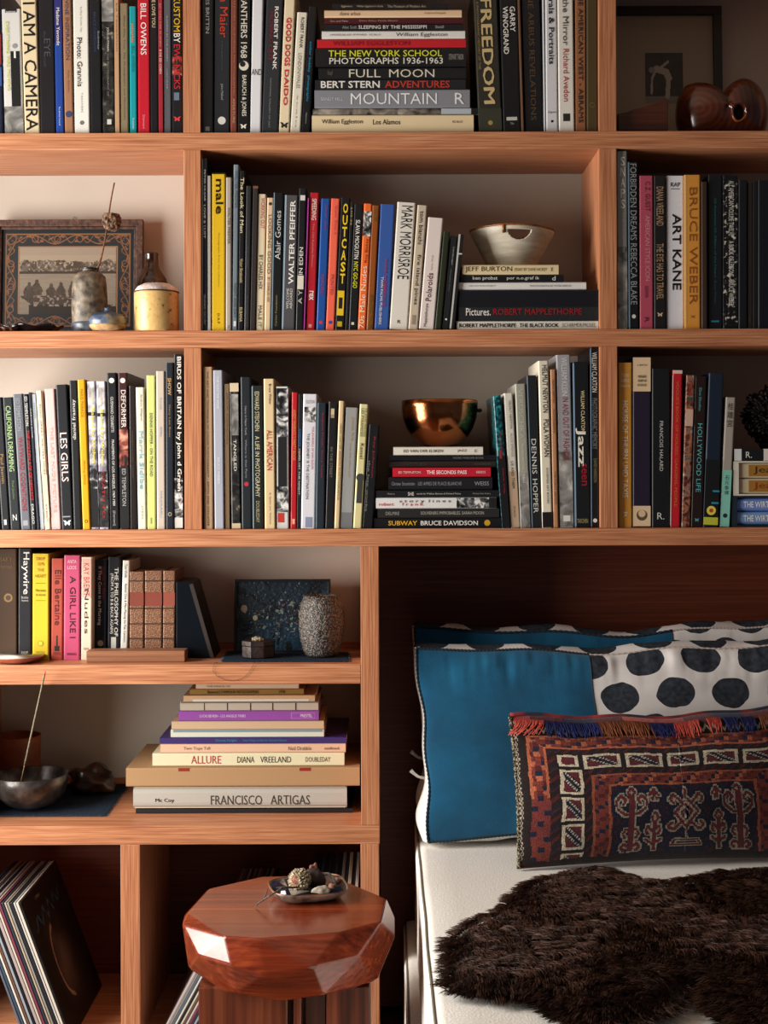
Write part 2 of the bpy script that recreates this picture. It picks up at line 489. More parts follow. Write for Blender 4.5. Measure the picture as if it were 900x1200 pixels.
def stack(specs, z_start, where, group, y=.01):
    z = z_start + .0004
    for sp in specs:
        x0, x1, yt, yb, color, label, texts = sp[:7]
        o = dict(sp[7]) if len(sp) > 7 else {}
        yy = o.get('y', y + random.uniform(0, .004))
        pa, pb = at(x0, (yt + yb) / 2, yy), at(x1, (yt + yb) / 2, yy)
        if pb.x > BAYS[1][1] - .0008 and pa.x < .4: pb.x = BAYS[1][1] - .0008
        th = (yb - yt) * (DIST + yy) / F_PX
        L = pb.x - pa.x; xc = (pa.x + pb.x) / 2
        o.setdefault('dep', .2)
        make_book((xc, yy, z), (0, -PI / 2, 0), th - .0003, L, -L / 2, color, label + (', ' + where if where else ''), group, texts, x0, x1, o)
        z += th
    return z

W_, K_, C_, D_ = '#e4e0d8', '#15130f', '#ddd0b4', '#17171a'
GA = 'books standing on the top shelf'
row([
 (-9, 5, -3, -22, '#1a2036', 'dark navy book cut off by the photo edge', [], {'extra': [('panel', '#7a1f24', 40, 75, 0, 1), ('panel', '#2a4a86', 78, 100, 0, 1)]}),
 (5.5, 28, -4, 11, '#c9c7c4', 'pale photo-jacket book with yellow lettering and a standing man', [('EVERYTHING WAS MOVING', '#c6c81e', 26, 106, .17, -.22), ('barbican', '#d8d6d0', 13, 15, .5, 0, 'h')],
   {'extra': [('photo', 'grey', 124, 155, 0.02, .98), ('panel', '#141414', 60, 124, .42, .9), ('disc', '#8b8986', 54, .26, .66), ('panel', '#d8d6d2', 60, 68, .6, .7), ('panel', '#141414', 11, 15, .2, .8)]}),
 (29, 47, -5, -15, '#d6c4a0', 'cream book with huge black lettering i am a camera', [('I AM A CAMERA', '#121010', 3, 152, .78, 0, 'd', 1)], {'hard': True}),
 (47.5, 65.3, -3, -25, '#1b171c', 'thick near-black book with faint lettering, right of the cream one', [('the', '#3c3a42', 36, 44, .2, -.1), ('EYE', '#44424a', 45, 66, .42, .05), ('club', '#3a3840', 67, 78, .2, -.1)]),
 (65.7, 75.3, -3, -12, '#1c3f8f', 'blue book with small white lettering', [('Madame Yevonde', W_, 9, 53, .42), ('The British Council', '#b9c6dd', 124, 146, .2)], {'extra': [('band', '#2b2a6c', -10, 50)]}),
 (76, 86.5, -3.5, -18, '#96694a', 'tan-brown cloth book with dim blue lettering', [('DIVINE INSPIRATION', '#4a4258', -8, 70, .42), ('Phyllis Galembo', '#7c4a38', 82, 108, .2)], {'rough': .7, 'extra': [('disc', '#2f3a62', 133, .75)]}),
 (87.3, 105.5, -2.5, -30, '#dddad2', 'white book with thin black title starting photo', [('Photo: Grannis', '#1a1a1a', 44, 101, .34, -.1, 'd', 1), ('Surfing Golden Age', '#a9a6a0', 8, 38, .14), ('TASCHEN', '#9a978f', 108, 131, .1), ], {'hard': True, 'extra': [('disc', '#6a6863', 143, .28)]}),
 (106.5, 119.5, -2.5, -25, '#151519', 'plain black book beside the white photo book', [('BRUCE DAVIDSON', '#2d3c60', 14, 60, .25), ('Subway', '#8a8a8a', 36, 58, .2, .3)]),
 (120, 134.5, -1.5, -20, 'dark', 'black book with a smoky photographic spine', [('JOHN GUTMANN', '#c4c1ba', 32, 60, .24), ('THE PHOTOGRAPHY OF', '#77736c', 62, 112, .16)], {'extra': [('photo', 'grey', -20, 25), ('panel', '#c4c1ba', 139, 145, .4, .75)]}),
 (135, 140.5, -1.5, -8, '#b48e6c', 'thin tan paperback between smoky and olive books', [('Ed Templeton', '#6e4a38', 4, 60, .3)]),
 (141.3, 151, -1, 4, '#83745a', 'short olive-khaki book left of the teal one', [('What Was True: The Photographs and Notebooks', '#4a3f2c', 18, 140, .22)]),
 (152.3, 160.7, -1, 7.5, '#139098', 'short teal book with orange lettering', [('suburbia', '#d97a3a', 27, 50, .5), ('BILL OWENS', '#0c6f78', 54, 84, .4), ('Fotofolio', '#bfe0dc', 138, 151, .22)]),
 (162, 176, -1, -12, '#b5172a', 'bright red book with bold white lettering', [('BILL OWENS', '#e8dcd6', 4, 64, .5), ('Damiani', '#d88088', 134, 150, .2)], {'hard': True}),
 (176.3, 185.7, -1, -16, '#141316', 'black book between two red books', [('WE LOVE YOU', '#c9b88e', -6, 32, .45)]),
 (186, 191.4, -1, -10, '#93202e', 'slim dark red book left of a grey one', [('ED VAN DER ELSKEN', '#c98a86', 4, 54, .35), ('B DE ED COEN', '#d8c6bc', 58, 86, .5)]),
 (191.8, 201, -.5, -14, '#55555c', 'slate grey book left of the last black one', [('SLEEPERS IN THE DESERT', '#9a9aa0', 18, 72, .2), ('GARY HUME', '#9a9aa0', 80, 104, .2)]),
 (201.6, 214, -.5, -24, '#16151a', 'black book lettered kustom in yellow and red against the upright', [('KUSTOM', '#d8b024', -4, 37, .6), ('BY', '#e0dcd4', 39, 50, .6), ('EWE NICKS', '#b6232c', 52, 104, .6)], {'extra': [('photo', 'skin', 66, 88, .05, .95), ('panel', '#5f6f80', 108, 117, .2, .7), ('butterfly', '#c8343a', 139, .7)]}),
], Z1T, 'top shelf, outer bay', GA)
row([
 (235.8, 250, .5, -22, '#131316', 'black book with faint grey lettering, first right of the upright', [('CHARLES BRITTIN', '#8e8c88', -26, 39, .3), ], {'extra': [('panel', '#55534f', 148, 153, .35, .7)]}),
 (250.5, 269.3, 1, -20, '#212428', 'thick charcoal book with red lettering', [('Vivian Maier', '#b93a26', -34, 44, .5, .1), ('A Photographer Found', '#4b4e52', 48, 82, .12), ('John Maloof', '#9a9a98', 98, 117, .2)], {'extra': [('disc', '#c9c6bf', 141, .5)]}),
 (270, 278, .8, -15, '#6f3322', 'narrow reddish-brown book', [('SMITH JONES CALIFORNIA PHOTOGRAPHIC', '#a4765a', -12, 112, .35), ('APERTURE', '#b08a6c', 115, 144, .35)], {'rough': .7}),
 (278.6, 292.2, 1, -25, '#121214', 'black book lettered panthers 1968 in cream', [('BLACK PANTHERS 1968', '#d6cfc0', -38, 68, .55), ('BARUCH & JONES', '#d6cfc0', 88, 136, .48)], {'extra': [('disc', '#cfc8b8', 77, .85), ('disc', '#121214', 75, .5, .4), ('butterfly', '#d8d2c2', 148, .6)]}),
 (292.8, 305.8, 3.5, -25, '#d4d4d8', 'white book with the small word and across its spine', [('AND', '#2a2a2c', 81, 88, .92, 0, 'h', 0)], {'hard': True}),
 (306.6, 325.8, 6.5, -18, '#2a2c30', 'charcoal book with spaced white capitals beside the white book', [('ROBERT FRANK', '#dcd8d0', 8, 82, .24, .15, 'd', 2), ('MOVING OUT', '#7c2430', 14, 72, .22, -.14), ('NATIONAL GALLERY OF ART', '#7c7c78', 92, 150, .1, -.05)]),
 (326.4, 339.2, 8, -20, '#dccbaa', 'cream book with chunky red lettering and a butterfly', [('GOOD DOGS', '#c02434', 21, 78, .5, 0, 'd', 3), ('DAIDO', '#c02434', 82, 124, .4, 0, 'd', 3)], {'extra': [('butterfly', '#1a1816', 147, .8)]}),
 (339.8, 352.2, 8.5, 15, '#d9d3c2', 'short cream-white book with small grey lettering', [('ROBERT FRANK', '#2a2824', 21, 57, .32, .05), ('LONDON/WALES', '#8f897c', 63, 104, .34), ('scalo', '#9a9488', 112, 150, .12)]),
 (352.8, 362.6, 9, 8, '#141517', 'leaning black book with cyan lettering next to the stack', [('esther bubley', '#1c86b0', 49, 85, .36), ('photographs', '#1c86b0', 89, 119, .36), ('Aperture', '#9a9a98', 132, 145, .2)]),
 (561.5, 589, -7, -20, '#2e2c24', 'thick blackish book with large cream hand-drawn title', [('FREEDOM', '#c2aa7c', -2, 123, .48, .0, 'd', 3), ('A PHOTOGRAPHIC HISTORY OF THE', '#8a7448', 2, 82, .1, -.36)], {'extra': [('band', '#35362a', 128, 154), ('disc', '#9c8244', 145, .2)]}),
 (590, 610.8, -5, -18, '#131315', 'black book with two-line bold white capitals', [('GARRY', '#d8d5cd', 8, 38, .3, .2, 'd', 2), ('WINOGRAND', '#d8d5cd', 8, 64, .3, -.2, 'd', 2), ('Yale', '#8a8884', 144, 147, .22, 0, 'h')], {'extra': [('panel', '#b9b6b0', 138, 142, .2, .8)]}),
 (611.3, 614.2, -5, -10, '#6b4b36', 'sliver-thin brown book between two black books', []),
 (615.5, 636.8, -5, -22, '#17161a', 'thick black book with dim bronze capitals', [('DIANE ARBUS REVELATIONS', '#5a432c', -30, 142, .3, 0, 'd', 0)]),
 (637.3, 639.6, -2, -14, '#c9cbd0', 'very thin white booklet beside thick black book', []),
 (640.2, 654.2, -1.5, -20, '#cfced2', 'white book with bold black lettering ending portraits', [('Avedon: Murals & Portraits', '#1a1a1e', -50, 76, .46, 0, 'd', 2), ('Gagosian', '#3a3a3e', 131, 134, .7, 0, 'h')], {'extra': [('disc', '#1a1a1e', 143, .22)]}),
 (655, 673.6, -2, -20, '#dcd8cf', 'white book with grey and red serif lettering', [('Evidence in the Mirror', '#4a4844', -60, 54, .36), ('Richard Avedon', '#b23a38', 58, 120, .36)], {'hard': True, 'extra': [('panel', '#2a2826', 134, 143, .28, .72)]}),
 (674.3, 687.2, -.5, -20, '#8f5a38', 'rust-brown cloth book with dark capitals', [('IN THE AMERICAN WEST - ABRAMS', '#2c2420', -24, 145, .42)], {'rough': .7}),
 (687.8, 701.4, -.3, -12, '#453719', 'dark olive book against the upright', [], {'rough': .65, 'extra': [('disc', '#6b5a2a', 124, .5), ('disc', '#453719', 124, .38)]}),
], Z1T, 'top shelf, centre bay', GA)
GAS = 'stack of flat books on the top shelf'
stack([
 (365.5, 555, 133, 154.5, '#dcc7a0', 'thick cream book with los alamos lettering, lowest of top-shelf stack', [('William Eggleston', '#3a342a', 377, 425, .3, .1), ('Los Alamos', '#3a342a', 437, 469, .28, .1), ('SCALO', '#4a4438', 530, 542, .12, .1)], {'hard': True}),
 (366.5, 561, 125, 133, 'brown', 'photo-wrapped thin book on the cream lowest one, top shelf', [], {'extra': [('panel', '#a8b0b8', 517, 552, .08, .92), ('panel', '#141414', 552, 560, .05, .95)]}),
 (368.5, 550.5, 103, 125, '#7f7f86', 'grey book lettered mountain, top-shelf stack', [('SANDY HILL', '#b9b9be', 376, 402, .18), ('MOUNTAIN', '#dedde0', 411, 512, .6, 0, 'd', 0), ('R', '#d8d8da', 533, 544, .6)], {'hard': True}),
 (369, 545.6, 91, 103, '#1d1e24', 'black book lettered adventures in red, top-shelf stack', [('BERT STERN', '#dcd8d0', 376, 445, .7, 0, 'd', 2), ('ADVENTURES', '#b33426', 451, 527, .7, 0, 'd', 2)]),
 (373, 546, 76.5, 91, '#17181a', 'black book lettered full moon, top-shelf stack', [('FULL', '#cfc8b4', 409, 446, .66, 0, 'd', 0), ('MOON', '#cfc8b4', 456, 509, .66, 0, 'd', 0), ('Knopf', '#5a5850', 384, 390, .5)], {'y': .016}),
 (369.5, 546, 54.5, 76.5, '#151517', 'black book with yellow over white capitals, top-shelf stack', [('THE NEW YORK SCHOOL', '#cfcf2e', 385, 518, .34, .2, 'd', 1), ('PHOTOGRAPHS 1936-1963', '#d6d2c8', 386, 519, .34, -.2, 'd', 1), ('STEWART TABORI', '#8a8880', 526, 543, .3)], {'hard': True}),
 (371.5, 546, 44, 54.5, '#b81c26', 'bright red book near the middle of top-shelf stack', [('WILLIAM EGGLESTON', '#8c1219', 390, 480, .5, 0, 'd', 1)]),
 (377, 545, 34, 44, '#d9d5d0', 'white book above the red one, top-shelf stack', [('HASSELBLAD AWARD  SCALO', '#7a7674', 387, 446, .2), ('William Eggleston', '#2a2826', 464, 524, .55, -.05, 'd', 0)]),
 (379.5, 543, 27, 34, '#17171a', 'thin black book lettered sleeping, top-shelf stack', [('Alec Soth', '#8a8886', 401, 418, .55), ('SLEEPING BY THE MISSISSIPPI', '#dcd8d0', 420, 500, .6), ('Steidl', '#9a9896', 510, 520, .5)]),
 (380, 543, 19, 27, '#46131a', 'maroon book third from the top of top-shelf stack', [('Sun and Palm', '#a48a78', 387, 408, .3), ('Diane Arbus: Family Albums', '#a48a78', 421, 466, .3)]),
 (380, 541, 10, 19, '#d8b896', 'peach-cream book second from the top of top-shelf stack', [('diane arbus', '#6a5240', 398, 422, .5, 0, 'd', 0), ('An Aperture Monograph', '#7a6450', 497, 522, .25)]),
 (389, 525, 2.5, 10, '#161517', 'black book topmost of top-shelf stack', [('Eggleston', '#a89478', 400, 413, .4), ("William Eggleston's Guide", '#a89478', 418, 449, .4), ('The Museum of Modern Art', '#a89478', 454, 499, .4)]),
], Z1T, '', GAS)

GB = 'books standing on the second shelf'
row([
 (235, 243, 0, 185.6, '#17171c', 'black book with a grey edge against the upright', [('PETER HUJAR', '#c6c4be', 199, 236, .38), ('LOVE & LUST', '#c6c4be', 240, 279, .38), ('FRAENKEL GALLERY', '#8f8d88', 345, 380, .34)], {'hard': False, 'extra': [('panel', '#9fa0a4', 186, 386, 0, .2)]}),
 (243.6, 247.4, -.3, 206, '#a9a29a', 'thin pale grey booklet left of the yellow book', []),
 (248, 264, .2, 203, '#d0a81c', 'yellow book lettered male', [('male', '#17140e', 210, 251, .55, .06, 'd', 2), ('Photographs from the collection', '#7a6414', 273, 336, .1), ('D.A.P', '#3a300e', 367, 379, .16)], {'hard': True, 'extra': [('panel', '#1a1612', 202.6, 204.2, 0, 1)]}),
 (264.5, 271.3, .4, 208, '#a3978a', 'beige-grey book right of the yellow one', [('WALTER PFEIFFER', '#4a423a', 243, 286, .4), ('Z', '#5a5248', 381, 384, .4, 0, 'h')]),
 (271.8, 278.3, 2, 193, '#6c7880', 'tall blue-grey book lettered night and day', [('WALTER PFEIFFER', '#4c565e', 200, 244, .5), ('NIGHT AND DAY', '#3f484f', 332, 372, .5)], {'extra': [('panel', '#c9ccd0', 376, 382, .3, .75)]}),
 (278.8, 285.6, 2, 200, '#151416', 'black book with cream lettering about the look of men', [('The Look of Men', '#d8c8a0', 208, 273, .62), ('Victor Skrebneski', '#bca878', 303, 331, .5), ('ELBANA', '#bca878', 360, 377, .5)]),
 (286, 292.7, 2.5, 218, '#28272a', 'charcoal book with barely visible lettering', [('PAUL CADMUS', '#454447', 288, 314, .4), ('THE MALE NUDE', '#454447', 346, 384, .4)]),
 (293.2, 299, 3.5, 218, '#2a2422', 'narrow dark brown book beside the cream one', [], {'extra': [('panel', '#6a4a34', 218, 221, .0, 1)]}),
 (299.4, 309, 3.2, 227.6, '#d4c4a6', 'cream book with red working out lettering', [('WORKING OUT', '#a82430', 232, 268, .5, .1), ('BY CHARLES HIX', '#26221c', 299, 339, .48, 0), ('MALE IT', '#4a443a', 358, 383, .4)]),
 (309.6, 317.6, 3.6, 232, '#cdb292', 'tan-cream book lettered looking good', [('LOOKING GOOD', '#4a2c22', 252, 321, .5, 0, 'd', 0), ('BY CHARLES HIX', '#5a4030', 325, 354, .36)], {'extra': [('disc', '#2a2420', 239, .5)]}),
 (318, 329.6, 3, 226, '#141517', 'black book with thin white upward lettering', [('Alair Gomes', '#c9c9c6', 247, 304, .55, .0, 'u', 0), ('Cartier Foundation', '#7c7444', 346, 382, .22, -.05, 'u')], {'extra': [('panel', '#7f9fb4', 226, 386, 0, .08)]}),
 (330, 345.6, 4, 229, '#4b484c', 'dark grey book with bold white upward capitals', [('WALTER PFEIFFER', '#dedad4', 235, 333, .4, .12, 'u', 2), ('WELCOME', '#c4c0ba', 338, 362, .2, -.1, 'u'), ('ABOARD', '#c4c0ba', 338, 362, .2, .16, 'u')], {'extra': [('panel', '#8fa4b0', 229, 386, 0, .13)]}),
 (346.4, 355.4, 4, 221, '#17181a', 'black book lettered in eden with a white label', [('IN EDEN', '#d8d4cc', 290, 322, .5, 0, 'u', 1), ('A Y', '#b8b4ac', 340, 356, .5, 0, 'u')], {'extra': [('panel', '#cfc8b8', 323, 339, .1, .9), ('panel', '#c8c6c0', 229, 235, .2, .85)]}),
 (355.7, 357.4, 5, 232, '#b23c98', 'sliver-thin magenta booklet left of the red book', []),
 (358.4, 369, 5.2, 226, '#b01e2a', 'red book with white slanted title at its top', [('SPEEDING', '#e0d2c6', 233, 258, .5), ('The Old Reliable Photos', '#c97c74', 262, 313, .2), ('rex', '#e0d2c6', 341, 352, .5, 0, 'd', 2)], {'extra': [('panel', '#c98a86', 380, 384, .3, .65)]}),
 (370.6, 381.2, 6, 233, '#1d4a92', 'blue book with red lettering and a red heart', [('Queer Zines', '#8a3a5c', 240, 270, .3, .1, 'd', 0), ('PRINTED', '#8a3a5c', 322, 346, .34)], {'extra': [('disc', '#c2283a', 378, .4)]}),
 (381.6, 392, 6.5, 233, '#e0624a', 'coral book with a blue heart', [('Queer Zines 2', '#a43c44', 241, 275, .3, .1, 'd', 0), ('PRINTED', '#a43c44', 322, 346, .34)], {'extra': [('disc', '#27408f', 378, .4)]}),
 (392.6, 404, 7, 232, '#161518', 'black book with stacked yellow capitals outcast', [('OUTCAST', '#e2c01e', 238, 334, .5, .04, 's', 3)], {'extra': [('panel', '#d8b41c', 341, 370, .1, .8), ('panel', '#1a1712', 349, 362, .25, .65), ('panel', '#b89c20', 377, 383, .2, .7)]}),
 (404.4, 408, 6.5, 237, '#1c1a1c', 'thin black book right of outcast', [('SS-DIT', '#b89c5c', 242, 264, .5, 0, 'u')]),
 (408.4, 418.8, 7, 239.6, '#17181a', 'black book with white and yellow nightlife lettering', [('SLAVA MOGUTIN', '#dcd8d0', 258, 304, .5, 0, 'd', 2), ('NYC GO-GO', '#d2cc30', 307, 338, .5, 0, 'd', 2)], {'extra': [('panel', '#cfcac0', 378, 381, .3, .6)]}),
 (419.2, 428.8, 7.5, 239, '#e0662a', 'orange book with a black photo near its top', [('70s Male Nudes', '#ecd6c0', 312, 385, .62, -.05, 'u', 0), ('Roy Blakey', '#2a1a14', 280, 308, .42, .1, 'u', 0)], {'extra': [('photo', 'bw', 248, 277, .02, .98)]}),
 (429.2, 437.8, 7.2, 241, '#8a481a', 'burnt-orange-brown book with green lettering', [('ROVER', '#4a5a20', 245, 260, .4), ('BIGLAND MALES', '#4a5a20', 346, 385, .4)]),
 (438.6, 455.5, 7.5, 240, '#34559a', 'blue book with red and white publisher lettering', [('MARK MORRISROE', '#a82c48', 304, 360, .18, .1, 'd', 2), ('TWIN PALMS PUBLISHERS', '#d8d4d0', 325, 381, .18, -.12, 'd', 1)], {'hard': True}),
 (456.2, 477.8, 9.5, 238, '#d6d0c6', 'thick white book with tall condensed black capitals', [('MARK MORRISROE', '#17140f', 242, 328, .62, .06, 'd', 0), ('R', '#3a3630', 376, 380, .18, 0, 'h')], {'hard': True}),
 (478.4, 490, 11, 241, '#bfb09c', 'greige book with lower-case black lettering', [('tom bianchi', '#2a241c', 248, 287, .42), ('fire island pines', '#2a241c', 299, 358, .45)], {'extra': [('panel', '#8d8072', 370, 381, .3, .7)]}),
 (490.7, 508.8, 11, 256, '#d9ccc6', 'pinkish-white book lettered polaroids upward', [('Polaroids', '#5a2230', 321, 354, .36, -.05, 'u', 1), ('Mapplethorpe', '#3a2a2c', 357, 384, .22, -.1, 'u', 1), ('Sylvia Wolf', '#a08c88', 300, 318, .12, 0, 'u')], {'hard': True}),
 (509.2, 517.2, 10.5, 272, '#262c1a', 'dark moss-green book right of polaroids', []),
 (517.6, 525.8, 10.5, 277, '#212226', 'charcoal book with small slanted white lettering', [('Landscape', '#9a9a98', 290, 311, .3, .1), ('Christopher Makos', '#7a7a78', 316, 342, .22)], {'extra': [('disc', '#d8d6d0', 375, .3)]}),
 (526.6, 532.8, 11, 275, '#1a1a1c', 'thin black book with a white edge beside the stack', [], {'hard': False, 'extra': [('panel', '#b9b7b0', 275, 386, 0, .35), ('panel', '#cfcdc6', 297, 298.5, .35, 1)]}),
], Z2T, 'second shelf, centre bay', GB)
zB = stack([
 (535, 701.8, 376, 386.5, '#dad6cc', 'white lowest book of the second-shelf stack with black capitals', [('ROBERT MAPPLETHORPE', '#17150f', 538, 605, .45, 0, 'd', 2), ('THE BLACK BOOK', '#17150f', 609, 655, .45, 0, 'd', 2), ('SCHIRMER/MOSEL', '#7a776e', 659, 699, .45, 0, 'd', 0)], {'dep': .21}),
 (537.5, 701.4, 339.6, 376, '#15151b', 'big black book with pictures lettering under the white thin book', [('Pictures.', '#dcd8d0', 546, 575, .24, -.21, 'd', 1), ('ROBERT MAPPLETHORPE', '#8a1f24', 578, 682, .2, -.21, 'd', 2)], {'dep': .21, 'extra': [('panel', '#212225', 537.6, 701.3, .02, .44)]}),
 (537.5, 687, 330.5, 339.6, '#d9d6d2', 'thin white book in the second-shelf stack', [('THE FUCCONS PROJECT', '#7c7a76', 549, 581, .24), ('PHOTOGRAPHS BY PETER BERLIN', '#7c7a76', 621, 669, .24)]),
 (540, 660.7, 321.7, 330.5, '#17171a', 'thin black book in the second-shelf stack under the cream one', [('ken probst', '#cfcbc2', 554, 583, .6), ('por n.o.graf ik', '#cfcbc2', 594, 632, .55), ('d', '#cfcbc2', 647, 651, .6)]),
 (541.7, 654.6, 310, 321.7, '#d8c49a', 'cream book on top of the second-shelf stack under the bowl', [('JEFF BURTON', '#2f2818', 545, 600, .62, 0, 'd', 0), ('ESSAY BY DAVE HICKEY', '#5a4e38', 603, 641, .3), ('X', '#2a3a30', 645, 648, .4)]),
], Z2T, '', 'stack of flat books on the second shelf')
row([
 (723.8, 736, -1, 177, '#8f908e', 'tall silver-grey book lettered snaps', [('SNAPS', '#dedcd6', 183, 246, .44, .08, 's', 1), ('ELLEN VON UNWERTH', '#b4b2ac', 250, 296, .28, .1)], {'extra': [('photo', 'grey', 290, 385)]}),
 (737, 749, -1.2, 190, '#141518', 'black book with tall thin grey capitals, dreams in its title', [('FORBIDDEN DREAMS', '#8d9194', 192, 282, .62, .02, 'd', 0), ('REBECCA BLAKE', '#8d9194', 286, 358, .62, .02, 'd', 0)], {'extra': [('panel', '#6c8494', 190, 385, 0, .12), ('disc', '#c9c7c2', 372, .4)]}),
 (749.7, 766, -.5, 206, '#a8485a', 'dusty pink book', [('C.Z. GUEST', '#5a1f2c', 213, 248, .34, .1, 'd', 0), ('AMERICAN STYLE ICON', '#c98a90', 253, 330, .34, .1, 'd', 0), ('SUSANNA', '#5a1f2c', 336, 350, .25), ('R', '#5a1f2c', 373, 379, .3)], {'hard': True}),
 (766.6, 780.7, -.3, 206, '#1b191a', 'black book with condensed peach capitals and a small triangle', [('DIANA VREELAND', '#b08c6c', 219, 265, .58, 0, 'd', 0), ('THE EYE HAS TO TRAVEL', '#b08c6c', 286, 352, .58, 0, 'd', 0)], {'extra': [('butterfly', '#c4a888', 370, .5)]}),
 (781.6, 801.8, -.3, 206, '#dcdae0', 'white book with bold black capitals about art', [('ART KANE', '#131216', 251, 341, .5, .08, 'd', 2), ('RAP', '#2a2a2e', 214, 219, .55, 0, 'h')], {'hard': True, 'extra': [('panel', '#6a686e', 221, 222, .25, .75)]}),
 (802.3, 821.3, -.3, 205, '#cf8a35', 'orange-ochre book with spaced brown capitals', [('BRUCE WEBER', '#8a5220', 220, 358, .48, .04, 'd', 0), ('X', '#7a4a20', 371, 374, .3, 0, 'h')], {'hard': True, 'rough': .6, 'extra': [('panel', '#e0b878', 206, 383, .0, .12)]}),
 (822, 829.5, -.3, 213, '#3a2a22', 'narrow dark brown book right of the orange one', []),
 (830, 847, -.2, 205, '#17181d', 'black book with small teal lettering', [('All American XI: Affairs of the Heart', '#1f5e68', 232, 326, .16), ('Bruce Weber', '#1c4c62', 330, 357, .16)], {'extra': [('panel', '#1f7a94', 377, 379, .2, .75)]}),
 (847.4, 865, -.2, 206, '#121214', 'black-and-white photo-covered book with white title', [('ALL AMERICAN VOLUME TWELVE', '#c9c6be', 212, 277, .34, .05), ('A BOOK OF LESSONS', '#c9c6be', 283, 325, .34, .05), ('BRUCE WEBER', '#c9c6be', 329, 360, .34, .05)], {'extra': [('photo', 'specks', 210, 383, .03, .97)]}),
 (865.6, 876.2, 0, 211, '#14161c', 'plain navy-black book right of the photo-covered one', []),
 (876.8, 882, 0, 214, '#2c221c', 'thin very dark brown book between two blackish books', [], {'extra': [('panel', '#3a2a1c', 372, 380, .1, .6)]}),
 (882.6, 888, 0, 213, '#15161a', 'thin black book second from the photo edge', []),
 (888.6, 904, 0, 211, '#12151d', 'blue-black book cut by the photo edge', []),
], Z2T, 'second shelf, outer right bay', 'books standing on the second shelf, right bay')

